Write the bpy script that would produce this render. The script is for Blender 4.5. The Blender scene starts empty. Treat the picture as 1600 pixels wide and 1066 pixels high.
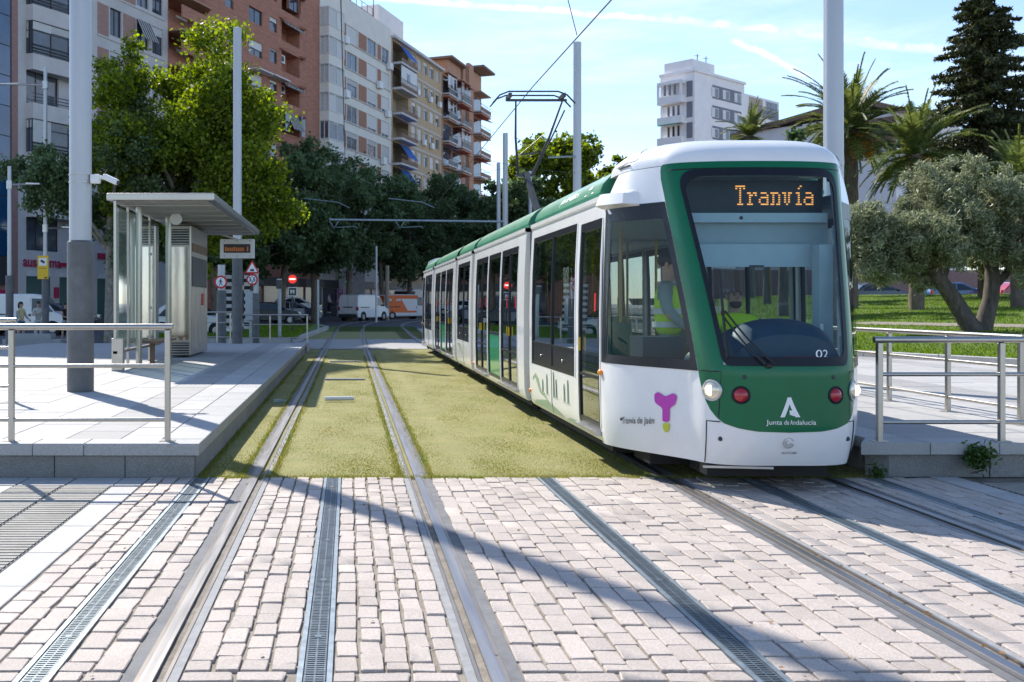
import bpy, math, random
import numpy as np
from mathutils import Vector, Matrix, Euler

C = bpy.context.scene
COL = C.collection
R = math.radians
rnd = random.Random(7)

# ------------------------------------------------------------------ camera
HC, FPX, CXP, HY = 1.6, 1600.0, 545.0, 474.0       # eye height, focal length in photo pixels, vanishing point of the tracks
cd = bpy.data.cameras.new('camera')
cam = bpy.data.objects.new('camera', cd); COL.objects.link(cam)
cam.location = (0, 0, HC); cam.rotation_euler = (R(90), 0, 0)
cd.sensor_width = 36; cd.lens = 36.0*FPX/1600
cd.shift_x = (800-CXP)/1600; cd.shift_y = -(533-HY)/1600
cd.clip_start = 0.1; cd.clip_end = 4000
cd.dof.use_dof = True; cd.dof.focus_distance = 9.3; cd.dof.aperture_fstop = 5.6
C.camera = cam

# ------------------------------------------------------------------ sky, sun, exposure
SUN_AZ = math.atan2(-0.50, 0.866)      # the sun stands ahead and to the left
SUN_EL = R(42)
W = bpy.data.worlds.new('World'); C.world = W; W.use_nodes = True
nt = W.node_tree; nt.nodes.clear()
def N(t, tree=None, **kw):
    n = (tree or nt).nodes.new(t)
    for k, v in kw.items(): setattr(n, k, v)
    return n
out = N('ShaderNodeOutputWorld'); bg = N('ShaderNodeBackground')
sky = N('ShaderNodeTexSky', sky_type='NISHITA', sun_disc=False)
sky.sun_elevation = SUN_EL; sky.sun_rotation = SUN_AZ
sky.air_density = 0.95; sky.dust_density = 0.5; sky.ozone_density = 4.5; sky.altitude = 600
bg.inputs['Strength'].default_value = 0.135
tc = N('ShaderNodeTexCoord')
L = nt.links.new
def vm(op, a, b=None):
    n = N('ShaderNodeVectorMath', operation=op)
    for i, q in enumerate((a, b)):
        if q is None: continue
        if isinstance(q, (tuple, list, Vector)): n.inputs[i].default_value = q
        else: L(q, n.inputs[i])
    return n.outputs['Value'] if op in ('DOT_PRODUCT', 'LENGTH') else n.outputs['Vector']
def mm(op, a, b=0.0, c=None, clamp=False):
    n = N('ShaderNodeMath', operation=op); n.use_clamp = clamp
    for i, q in enumerate((a, b, c)):
        if q is None: continue
        if isinstance(q, (int, float)): n.inputs[i].default_value = q
        else: L(q, n.inputs[i])
    return n.outputs[0]
def sstep(x, a, b):
    n = N('ShaderNodeMapRange', interpolation_type='SMOOTHSTEP'); L(x, n.inputs[0])
    n.inputs[1].default_value = a; n.inputs[2].default_value = b
    return n.outputs[0]
def noise(vec, scale, detail=5, rough=.55):
    n = N('ShaderNodeTexNoise'); n.inputs['Scale'].default_value = scale; n.inputs['Detail'].default_value = detail; n.inputs['Roughness'].default_value = rough
    L(vec, n.inputs['Vector']); return n.outputs['Fac']
dirv = vm('NORMALIZE', tc.outputs['Generated'])
def pdir(px, py): return Vector(((px-CXP)/FPX, 1, (HY-py)/FPX)).normalized()
nz1 = noise(dirv, 22); nz2 = noise(dirv, 75, 6)
cloud = None
def contrail(a, b, width, amt, wob):
    A, B = pdir(*a), pdir(*b); n = A.cross(B).normalized(); t = (B-A).normalized()
    d = vm('DOT_PRODUCT', dirv, n); l = vm('DOT_PRODUCT', dirv, t)
    d = mm('ADD', d, mm('MULTIPLY', mm('SUBTRACT', nz1, .5), wob))
    d = mm('ADD', d, mm('MULTIPLY', mm('SUBTRACT', nz2, .5), wob*.8))
    m = mm('SUBTRACT', 1.0, sstep(mm('ABSOLUTE', d), width*.15, width))
    la, lb = A.dot(t), B.dot(t); e = .12*(lb-la)
    m = mm('MULTIPLY', m, mm('MULTIPLY', sstep(l, la-e, la+e), mm('SUBTRACT', 1.0, sstep(l, lb-2*e, lb+e))))
    return mm('MULTIPLY', mm('MULTIPLY', m, mm('ADD', mm('MULTIPLY', sstep(nz2, .25, .65), .5), .45)), amt)
parts_c = [contrail((560, -6), (1130, 38), .0055, .8, .007), contrail((1020, 24), (1560, 92), .0070, .62, .010), contrail((1140, 60), (1275, 124), .0055, .75, .009),
           contrail((760, 112), (1520, 100), .006, .3, .012), contrail((1340, 142), (1425, 186), .004, .55, .008)]
# soft cirrus: noise stretched along the horizon, thicker at low elevation
st = vm('MULTIPLY', dirv, (3.0, 3.0, 14.0))
cir = mm('MULTIPLY', sstep(noise(st, 1.3, 8, .62), .38, .82), .72)
sep = N('ShaderNodeSeparateXYZ'); L(dirv, sep.inputs[0])
low = mm('SUBTRACT', 1.0, sstep(sep.outputs[2], .05, .5))
cir = mm('MULTIPLY', cir, mm('ADD', mm('MULTIPLY', low, .75), .22))
cloud = mm('ADD', cir, mm('MULTIPLY', low, .16))
for q in parts_c: cloud = mm('MAXIMUM', cloud, q)
cloud = mm('MINIMUM', cloud, .92)
mixc = N('ShaderNodeMix', data_type='RGBA')
L(cloud, mixc.inputs[0]); L(sky.outputs[0], mixc.inputs[6]); mixc.inputs[7].default_value = (5.6, 5.9, 6.4, 1)
L(mixc.outputs[2], bg.inputs['Color']); L(bg.outputs[0], out.inputs['Surface'])

sd = bpy.data.lights.new('sun', 'SUN'); sun = bpy.data.objects.new('sun', sd); COL.objects.link(sun)
sd.energy = 3.9; sd.angle = R(0.55); sd.color = (1.0, .945, .86)
sdir = Vector((math.sin(SUN_AZ)*math.cos(SUN_EL), math.cos(SUN_AZ)*math.cos(SUN_EL), math.sin(SUN_EL)))
sun.rotation_euler = sdir.to_track_quat('Z', 'Y').to_euler(); sun.location = (-20, 40, 40)

C.view_settings.view_transform = 'Standard'; C.view_settings.look = 'None'
C.view_settings.exposure = 0.86; C.view_settings.gamma = 1; C.view_settings.use_curve_mapping = False
C.render.engine = 'CYCLES'
cy = C.cycles
cy.use_denoising = True; cy.max_bounces = 7; cy.diffuse_bounces = 3; cy.glossy_bounces = 3; cy.transmission_bounces = 4
cy.transparent_max_bounces = 14; cy.sample_clamp_indirect = 6; cy.caustics_reflective = False; cy.caustics_refractive = False

# ------------------------------------------------------------------ materials
def mk(name, col, rough=.6, metal=0., var=.12, scale=5., bump=0., bscale=90., spec=.5, rand=0., island=0., coat=0., col2=None, stretch=None, dirt=0., dcol=(.09, .075, .06), world=False):
    m = bpy.data.materials.new(name); m.use_nodes = True; t = m.node_tree; p = t.nodes['Principled BSDF']; lk = t.links.new
    p.inputs['Roughness'].default_value = rough; p.inputs['Metallic'].default_value = metal
    p.inputs['Specular IOR Level'].default_value = spec
    if coat: p.inputs['Coat Weight'].default_value = coat; p.inputs['Coat Roughness'].default_value = .04
    tcn = t.nodes.new('ShaderNodeTexCoord'); vec = tcn.outputs['Object']
    if world: vec = t.nodes.new('ShaderNodeNewGeometry').outputs['Position']
    if stretch:
        mp = t.nodes.new('ShaderNodeMapping'); mp.inputs['Scale'].default_value = stretch; lk(vec, mp.inputs[0]); vec = mp.outputs[0]
    nz = t.nodes.new('ShaderNodeTexNoise'); nz.inputs['Scale'].default_value = scale; nz.inputs['Detail'].default_value = 6; nz.inputs['Roughness'].default_value = .6
    lk(vec, nz.inputs['Vector'])
    c2 = col2 or tuple(min(1, c*(1+var)) for c in col); c1 = col if col2 else tuple(c*(1-var) for c in col)
    rp = t.nodes.new('ShaderNodeValToRGB'); rp.color_ramp.elements[0].position = .32; rp.color_ramp.elements[1].position = .68
    rp.color_ramp.elements[0].color = (*c1, 1); rp.color_ramp.elements[1].color = (*c2, 1)
    lk(nz.outputs['Fac'], rp.inputs[0]); colr = rp.outputs[0]
    if dirt:
        d = t.nodes.new('ShaderNodeTexNoise'); d.inputs['Scale'].default_value = 1.7; d.inputs['Detail'].default_value = 9; d.inputs['Roughness'].default_value = .72
        lk(vec, d.inputs['Vector'])
        r2 = t.nodes.new('ShaderNodeMapRange'); r2.inputs[1].default_value = .48; r2.inputs[2].default_value = .72; r2.inputs[4].default_value = dirt; lk(d.outputs['Fac'], r2.inputs[0])
        mx = t.nodes.new('ShaderNodeMix'); mx.data_type = 'RGBA'; lk(r2.outputs[0], mx.inputs[0]); lk(colr, mx.inputs[6]); mx.inputs[7].default_value = (*dcol, 1); colr = mx.outputs[2]
    if rand or island:
        if island: g = t.nodes.new('ShaderNodeNewGeometry'); ro = g.outputs['Random Per Island']; amt = island
        else: g = t.nodes.new('ShaderNodeObjectInfo'); ro = g.outputs['Random']; amt = rand
        mr = t.nodes.new('ShaderNodeMapRange'); lk(ro, mr.inputs[0]); mr.inputs[3].default_value = 1-amt; mr.inputs[4].default_value = 1+amt
        h = t.nodes.new('ShaderNodeHueSaturation'); lk(colr, h.inputs['Color']); lk(mr.outputs[0], h.inputs['Value'])
        colr = h.outputs[0]
    lk(colr, p.inputs['Base Color'])
    mr = t.nodes.new('ShaderNodeMapRange'); lk(nz.outputs['Fac'], mr.inputs[0]); mr.inputs[3].default_value = max(0, rough*.82); mr.inputs[4].default_value = min(1, rough*1.18); lk(mr.outputs[0], p.inputs['Roughness'])
    if bump:
        b = t.nodes.new('ShaderNodeBump'); b.inputs['Strength'].default_value = bump; b.inputs['Distance'].default_value = .01
        n2 = t.nodes.new('ShaderNodeTexNoise'); n2.inputs['Scale'].default_value = bscale; n2.inputs['Detail'].default_value = 4; lk(tcn.outputs['Object'], n2.inputs['Vector'])
        lk(n2.outputs['Fac'], b.inputs['Height']); lk(b.outputs[0], p.inputs['Normal'])
    return m

def mk_glass(name, tint, refl=1.0, rough=.0, milk=0.):
    m = bpy.data.materials.new(name); m.use_nodes = True; t = m.node_tree; t.nodes.clear(); lk = t.links.new
    o = t.nodes.new('ShaderNodeOutputMaterial'); mx = t.nodes.new('ShaderNodeMixShader'); tr = t.nodes.new('ShaderNodeBsdfTransparent'); gl = t.nodes.new('ShaderNodeBsdfGlossy')
    lw_ = t.nodes.new('ShaderNodeLayerWeight'); lw_.inputs['Blend'].default_value = .5
    pw = t.nodes.new('ShaderNodeMath'); pw.operation = 'POWER'; pw.inputs[1].default_value = 4.6; lk(lw_.outputs['Facing'], pw.inputs[0])
    mu = t.nodes.new('ShaderNodeMath'); mu.operation = 'MULTIPLY_ADD'; mu.inputs[1].default_value = .9*refl; mu.inputs[2].default_value = .035*refl; mu.use_clamp = True
    lk(pw.outputs[0], mu.inputs[0]); lk(mu.outputs[0], mx.inputs[0])
    tr.inputs[0].default_value = (*tint, 1); gl.inputs['Roughness'].default_value = rough; gl.inputs['Color'].default_value = (.95, .97, 1, 1)
    if milk:
        m2 = t.nodes.new('ShaderNodeMixShader'); df = t.nodes.new('ShaderNodeBsdfDiffuse'); df.inputs[0].default_value = (.55, .64, .60, 1); tl = t.nodes.new('ShaderNodeBsdfTranslucent'); tl.inputs[0].default_value = (.55, .66, .60, 1); m3 = t.nodes.new('ShaderNodeMixShader'); lk(df.outputs[0], m3.inputs[1]); lk(tl.outputs[0], m3.inputs[2])
        n_ = t.nodes.new('ShaderNodeTexNoise'); n_.inputs['Scale'].default_value = 2.; n_.inputs['Detail'].default_value = 6; q_ = t.nodes.new('ShaderNodeMath'); q_.operation = 'MULTIPLY'; q_.inputs[1].default_value = 2*milk; lk(n_.outputs['Fac'], q_.inputs[0]); lk(q_.outputs[0], m2.inputs[0]); lk(tr.outputs[0], m2.inputs[1]); lk(m3.outputs[0], m2.inputs[2]); tr = m2
    lk(tr.outputs[0], mx.inputs[1]); lk(gl.outputs[0], mx.inputs[2]); lk(mx.outputs[0], o.inputs['Surface'])
    return m

def mk_emit(name, col, s):
    m = bpy.data.materials.new(name); m.use_nodes = True; p = m.node_tree.nodes['Principled BSDF']
    p.inputs['Base Color'].default_value = (*col, 1); p.inputs['Emission Color'].default_value = (*col, 1); p.inputs['Emission Strength'].default_value = s
    return m

def mk_leaf(name, col, trans=.35, island=.4, col2=None, rough=.5, patch=None):
    m = bpy.data.materials.new(name); m.use_nodes = True; t = m.node_tree; t.nodes.clear(); lk = t.links.new
    o = t.nodes.new('ShaderNodeOutputMaterial'); mx = t.nodes.new('ShaderNodeMixShader'); df = t.nodes.new('ShaderNodeBsdfPrincipled'); tl = t.nodes.new('ShaderNodeBsdfTranslucent')
    df.inputs['Roughness'].default_value = rough; df.inputs['Specular IOR Level'].default_value = .3
    g = t.nodes.new('ShaderNodeNewGeometry'); rp = t.nodes.new('ShaderNodeValToRGB')
    a = tuple(c*(1-island) for c in col); b = col2 or tuple(c*(1+island) for c in col)
    rp.color_ramp.elements[0].color = (*a, 1); rp.color_ramp.elements[1].color = (*b, 1)
    lk(g.outputs['Random Per Island'], rp.inputs[0])
    if patch:
        po = t.nodes.new('ShaderNodeNewGeometry'); n_ = t.nodes.new('ShaderNodeTexNoise'); n_.inputs['Scale'].default_value = 1.1; n_.inputs['Detail'].default_value = 7; n_.inputs['Roughness'].default_value = .65; lk(po.outputs['Position'], n_.inputs['Vector'])
        mr = t.nodes.new('ShaderNodeMapRange'); mr.inputs[1].default_value = .40; mr.inputs[2].default_value = .62; mr.inputs[4].default_value = .9; lk(n_.outputs['Fac'], mr.inputs[0])
        mp = t.nodes.new('ShaderNodeMix'); mp.data_type = 'RGBA'; lk(mr.outputs[0], mp.inputs[0]); lk(rp.outputs[0], mp.inputs[6]); mp.inputs[7].default_value = (*patch, 1)
        class _O: outputs = [mp.outputs[2]]
        rp = _O
    lk(rp.outputs[0], df.inputs['Base Color'])
    h = t.nodes.new('ShaderNodeHueSaturation'); h.inputs['Saturation'].default_value = 1.15; h.inputs['Value'].default_value = 1.6; lk(rp.outputs[0], h.inputs['Color']); lk(h.outputs[0], tl.inputs[0])
    mx.inputs[0].default_value = trans; lk(df.outputs[0], mx.inputs[1]); lk(tl.outputs[0], mx.inputs[2]); lk(mx.outputs[0], o.inputs['Surface'])
    return m

M = {}
M['cobble'] = mk('granite_cobble', (.475, .41, .36), .7, var=.22, scale=90, bump=.5, bscale=170, rand=.10, dirt=.38, dcol=(.25, .21, .17), world=True)
M['cobble_s'] = mk('granite_cobble_small', (.475, .41, .36), .7, var=.22, scale=90, bump=.5, bscale=170, island=.10, dirt=.38, dcol=(.25, .21, .17), world=True)
M['joint'] = mk('sand_joint', (.27, .235, .19), .95, var=.3, scale=9, bump=.8, bscale=120, dirt=.5, dcol=(.16, .14, .10))
M['slab'] = mk('pale_slab', (.43, .42, .40), .75, var=.1, scale=14, bump=.15, bscale=200, rand=.07, dirt=.35, dcol=(.27, .25, .23), world=True)
M['slab_grey'] = mk('grey_slab', (.34, .33, .315), .75, var=.12, scale=14, bump=.2, bscale=200, rand=.08, dirt=.3, dcol=(.19, .18, .17), world=True)
M['tactile'] = mk('tactile_tile', (.32, .30, .26), .8, var=.16, scale=10, bump=.25, bscale=150, rand=.07, dirt=.45, dcol=(.17, .16, .13), world=True)
M['granite'] = mk('speckled_granite', (.21, .21, .20), .6, var=.35, scale=75, bump=.2, bscale=180, rand=.10, dirt=.5, dcol=(.10, .09, .08), world=True)
M['granite_cap'] = mk('granite_cap', (.37, .37, .36), .6, var=.22, scale=75, bump=.15, bscale=180, rand=.06, dirt=.3, dcol=(.21, .20, .18), world=True)
M['asphalt'] = mk('asphalt', (.075, .078, .085), .9, var=.2, scale=.6, bump=.4, bscale=60)
M['pavement'] = mk('pavement_grey', (.27, .265, .26), .85, var=.15, scale=2.5, bump=.2, bscale=40, dirt=.2, dcol=(.17, .165, .16))
M['soil'] = mk('turf_soil', (.20, .205, .05), .95, var=.35, scale=2.2, bump=.5, bscale=55, col2=(.30, .265, .10), dirt=.45, dcol=(.225, .195, .10))
M['turf'] = mk_leaf('turf_blade', (.24, .22, .05), .38, .36, col2=(.40, .35, .12), rough=.8, patch=(.165, .205, .04))
M['lawn'] = mk('lawn_base', (.07, .12, .012), .95, var=.3, scale=.8, bump=.9, bscale=30, col2=(.13, .19, .025))
M['lawn_blade'] = mk_leaf('lawn_blade', (.13, .20, .018), .4, .4, rough=.6)
M['rail_steel'] = mk('rail_steel', (.34, .33, .33), .40, 1., var=.12, scale=25, stretch=(1, .04, 1))
M['rail_side'] = mk('rail_worn', (.24, .22, .205), .45, .7, var=.25, scale=14, stretch=(1, .08, 1), dirt=.3, dcol=(.22, .15, .10))
M['groove'] = mk('rail_groove_rust', (.16, .10, .07), .85, .2, var=.4, scale=20)
M['rail_pad'] = mk('rail_rubber', (.15, .15, .155), .8, var=.25, scale=9, bump=.3, dirt=.35, dcol=(.3, .28, .25))
M['rail_lip'] = mk('rail_concrete', (.28, .28, .28), .75, var=.2, scale=12, bump=.3, dirt=.2, dcol=(.25, .24, .23))
M['galv'] = mk('galvanised', (.33, .38, .41), .42, .75, var=.15, scale=14)
M['galv_bar'] = mk('galvanised_bar', (.20, .235, .26), .42, .75, var=.15, scale=14)
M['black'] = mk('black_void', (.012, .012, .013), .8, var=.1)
M['steel'] = mk('stainless', (.45, .425, .385), .33, 1., var=.06, scale=22, stretch=(1, 1, .2))
M['steel_m'] = mk('stainless_mirror', (.66, .62, .55), .12, 1., var=.1, scale=2.2, bump=.25, bscale=1.6, stretch=(3, 3, .4))
M['pole'] = mk('painted_pole', (.43, .445, .47), .38, .35, var=.07, scale=3, stretch=(1, 1, .15))
M['pole_dark'] = mk('grey_sleeve', (.125, .13, .135), .55, .2, var=.22, scale=4, dirt=.25, dcol=(.09, .085, .08))
M['white'] = mk('white_paint', (.80, .80, .79), .25, 0, var=.02, scale=2, coat=.35, dirt=.2, dcol=(.56, .54, .49))
M['white_flat'] = mk('white_plastic', (.76, .76, .75), .45, 0, var=.03)
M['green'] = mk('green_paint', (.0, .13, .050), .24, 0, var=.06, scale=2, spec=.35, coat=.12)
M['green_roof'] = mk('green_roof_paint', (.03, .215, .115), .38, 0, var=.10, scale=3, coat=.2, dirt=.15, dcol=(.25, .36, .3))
M['gasket'] = mk('black_gasket', (.010, .011, .016), .33, 0, var=.2, spec=.3)
M['rubber'] = mk('black_rubber', (.02, .02, .02), .7, var=.3)
M['dark_under'] = mk('dark_underframe', (.02, .02, .02), .8, var=.3)
M['bellows'] = mk('grey_bellows', (.07, .075, .08), .8, var=.2)
M['glass_front'] = mk_glass('windscreen_glass', (.70, .83, .85), .7)
M['glass_cab'] = mk_glass('cab_glass', (.72, .81, .79), .5)
M['glass_side'] = mk_glass('saloon_glass', (.58, .64, .61), 1.9)
M['glass_shelter'] = mk_glass('shelter_glass', (.70, .80, .77), 2.2, .04, .34)
M['glass_green'] = mk('green_film_glass', (.02, .33, .13), .12, var=.05, coat=.5)
M['grey_in'] = mk('interior_grey', (.36, .42, .45), .6, var=.05)
M['grey_in2'] = mk('interior_panel', (.44, .53, .57), .5, var=.05)
M['floor_in'] = mk('interior_floor', (.10, .11, .12), .8)
M['dash'] = mk('dashboard', (.022, .05, .085), .5, var=.15)
M['seat'] = mk('seat_shell', (.02, .16, .12), .6, var=.2)
M['yellow_pole'] = mk('yellow_pole', (.62, .36, .04), .4, var=.1)
M['led'] = mk_emit('orange_led', (1.0, .40, .10), .7)
M['lamp'] = mk_emit('warm_headlamp', (1.0, .76, .42), 1.5)
M['lens'] = mk('lamp_glass', (.72, .66, .52), .12, .5, var=.15, scale=9, coat=.8)
M['red_lens'] = mk('red_lens', (.36, .006, .02), .15, coat=.8)
M['amber'] = mk('amber_lens', (.85, .25, .01), .25, coat=.5)
M['magenta'] = mk('magenta_print', (.50, .04, .40), .4, var=.02)
M['lime'] = mk('lime_print', (.52, .56, .05), .4, var=.02)
M['ink'] = mk('dark_print', (.035, .035, .038), .5)
M['white_print'] = mk('white_print', (.82, .84, .83), .45, var=.02)
M['green_print'] = mk('green_print', (.26, .36, .22), .5)
M['chrome'] = mk('grey_metal', (.45, .45, .45), .35, .9)
M['dk_metal'] = mk('dark_metal', (.06, .065, .07), .45, .5)
M['wire'] = mk('wire', (.035, .037, .04), .5, .3)
M['red_sign'] = mk('sign_red', (.55, .01, .015), .4, var=.03)
M['yellow_sign'] = mk('sign_yellow', (.80, .50, .01), .45, var=.04)
M['bark'] = mk('bark', (.16, .125, .095), .95, var=.4, scale=9, bump=.9, bscale=25, stretch=(1, 1, .3))
M['bark_pale'] = mk('plane_bark', (.26, .235, .19), .9, var=.4, scale=5, bump=.4, bscale=20)
M['bark_olive'] = mk('olive_bark', (.115, .095, .078), .95, var=.45, scale=10, bump=1., bscale=22, stretch=(1, 1, .25))
M['lf_plane'] = mk_leaf('plane_leaf', (.085, .15, .025), .55, .5, col2=(.28, .34, .04))
M['lf_dark'] = mk_leaf('dark_leaf', (.10, .15, .065), .36, .5)
M['lf_light'] = mk_leaf('light_leaf', (.085, .145, .022), .5, .5, col2=(.25, .30, .04))
M['lf_olive'] = mk_leaf('olive_leaf', (.15, .18, .085), .28, .35, col2=(.42, .44, .28), rough=.45)
M['lf_fir'] = mk_leaf('fir_needle', (.030, .045, .018), .15, .45, col2=(.095, .105, .038))
M['lf_palm'] = mk_leaf('palm_leaflet', (.10, .14, .035), .35, .4, col2=(.24, .27, .09))
M['fruit'] = mk('palm_fruit', (.55, .20, .02), .6, var=.3)
M['weed'] = mk_leaf('weed_leaf', (.05, .10, .02), .3, .4)
M['tyre'] = mk('tyre', (.018, .018, .018), .8)
M['rim'] = mk('wheel_rim', (.4, .4, .41), .35, .8)
M['car_white'] = mk('car_white', (.76, .77, .78), .25, var=.03, coat=.6)
M['car_black'] = mk('car_black', (.015, .017, .022), .2, coat=.8)
M['car_blue'] = mk('car_blue', (.03, .12, .28), .25, coat=.7)
M['car_navy'] = mk('car_navy', (.03, .045, .09), .25, coat=.7)
M['car_red'] = mk('car_red', (.42, .01, .02), .25, coat=.7)
M['car_orange'] = mk('van_orange', (.90, .17, .02), .4, var=.05)
M['car_glass'] = mk('car_glass', (.02, .026, .03), .06, var=.1, coat=.3)
M['brick_red'] = mk('red_brick_wall', (.42, .185, .125), .9, var=.22, scale=1.6, bump=.4, bscale=30, stretch=(.6, 1, 3), dirt=.15, dcol=(.25, .10, .07))
M['brick_tan'] = mk('tan_brick_wall', (.50, .365, .22), .9, var=.16, scale=2, bump=.3, bscale=30, stretch=(.6, 1, 3), dirt=.12, dcol=(.3, .2, .11))
M['brick_brown'] = mk('orange_brick_wall', (.44, .25, .165), .9, var=.15, scale=2, stretch=(.6, 1, 3), dirt=.12, dcol=(.28, .16, .11))
M['brick_pink'] = mk('pink_brick_panel', (.36, .215, .18), .9, var=.12, scale=2, stretch=(.6, 1, 3))
M['brick_panel'] = mk('brick_panel', (.36, .18, .12), .9, var=.15, scale=2, stretch=(.6, 1, 3))
M['stone_pale'] = mk('pale_render', (.56, .53, .52), .85, var=.08, scale=.8, bump=.1, dirt=.22, dcol=(.33, .31, .30))
M['stone_cream'] = mk('cream_render', (.76, .72, .65), .85, var=.06, scale=.8, dirt=.15, dcol=(.45, .42, .37))
M['wall_white'] = mk('white_render', (.80, .765, .755), .85, var=.05, scale=.6, dirt=.12, dcol=(.5, .47, .46))
M['wall_grey'] = mk('grey_render', (.20, .20, .23), .85, var=.06, scale=.8)
M['wall_beige'] = mk('beige_wall', (.42, .35, .27), .9, var=.1, scale=.8)
M['roof_brown'] = mk('brown_roof', (.22, .14, .10), .9, var=.2, scale=3)
M['frame_dark'] = mk('dark_frame', (.03, .03, .034), .5)
M['frame_white'] = mk('white_frame', (.62, .62, .62), .5)
M['pane'] = mk('window_pane', (.085, .10, .125), .08, var=.3, scale=1.2, rand=.5, spec=.9)
M['pane_blue'] = mk('blue_pane', (.015, .07, .16), .06, var=.3, scale=.8, rand=.35, spec=1.)
M['blind'] = mk('roller_blind', (.58, .57, .55), .7, var=.06, rand=.2)
M['awning_blue'] = mk('blue_awning', (.02, .12, .42), .8)
M['awning_red'] = mk('red_awning', (.50, .07, .06), .8)
M['awning_green'] = mk('green_awning', (.05, .28, .19), .8)
M['awning_stripe'] = None
M['skin'] = mk('skin', (.50, .30, .22), .55, var=.08, scale=20)
M['hair'] = mk('dark_hair', (.02, .014, .01), .6)
M['beard'] = mk('short_beard', (.10, .065, .05), .8)
M['hivis'] = mk('hivis_yellow', (.58, .85, .02), .7, var=.06)
M['reflective'] = mk('reflective_band', (.62, .64, .62), .4, var=.05)
M['shirt_grey'] = mk('grey_shirt', (.24, .29, .28), .85, var=.12)
M['shirt_black'] = mk('black_shirt', (.02, .02, .022), .85)
M['shirt_pattern'] = mk('patterned_shirt', (.38, .37, .35), .85, var=.0, scale=14, col2=(.70, .68, .62))
M['shirt_yellow'] = mk('yellow_top', (.75, .70, .36), .85)
M['bag_teal'] = mk('teal_bag', (.06, .30, .33), .7)
M['denim'] = mk('blue_denim', (.06, .12, .22), .9)
M['trouser_white'] = mk('pale_trousers', (.55, .55, .50), .9)
M['trouser_dark'] = mk('dark_trousers', (.025, .027, .035), .9)
M['shorts_grey'] = mk('grey_shorts', (.35, .35, .36), .9)
M['shoe'] = mk('white_shoe', (.7, .7, .7), .6)
M['shop_green'] = mk('teal_shopfront', (.015, .085, .085), .3)
M['shop_red'] = mk('shop_red', (.42, .01, .07), .5)
M['stone_pink'] = mk('pink_stone', (.30, .17, .15), .6, var=.15)
M['graffiti'] = mk('graffiti_wall', (.45, .42, .40), .85, var=.2, scale=2)

def mk_stripe(name, a, b, sc, axis=0):
    m = mk(name, a, .8); t = m.node_tree; p = t.nodes['Principled BSDF']
    tcn = t.nodes.new('ShaderNodeTexCoord'); s = t.nodes.new('ShaderNodeSeparateXYZ'); t.links.new(tcn.outputs['Object'], s.inputs[0])
    mu = t.nodes.new('ShaderNodeMath'); mu.operation = 'MULTIPLY'; mu.inputs[1].default_value = sc; t.links.new(s.outputs[axis], mu.inputs[0])
    fr = t.nodes.new('ShaderNodeMath'); fr.operation = 'FRACT'; t.links.new(mu.outputs[0], fr.inputs[0])
    gt = t.nodes.new('ShaderNodeMath'); gt.operation = 'GREATER_THAN'; gt.inputs[1].default_value = .5; t.links.new(fr.outputs[0], gt.inputs[0])
    mx = t.nodes.new('ShaderNodeMix'); mx.data_type = 'RGBA'; t.links.new(gt.outputs[0], mx.inputs[0]); mx.inputs[6].default_value = (*a, 1); mx.inputs[7].default_value = (*b, 1)
    t.links.new(mx.outputs[2], p.inputs['Base Color']); return m
M['awning_stripe'] = mk_stripe('striped_awning', (.03, .03, .035), (.45, .43, .40), 3.3)
M['bw_stripe'] = mk_stripe('black_white_stripe', (.02, .02, .02), (.6, .6, .6), 3.2, 2)

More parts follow.
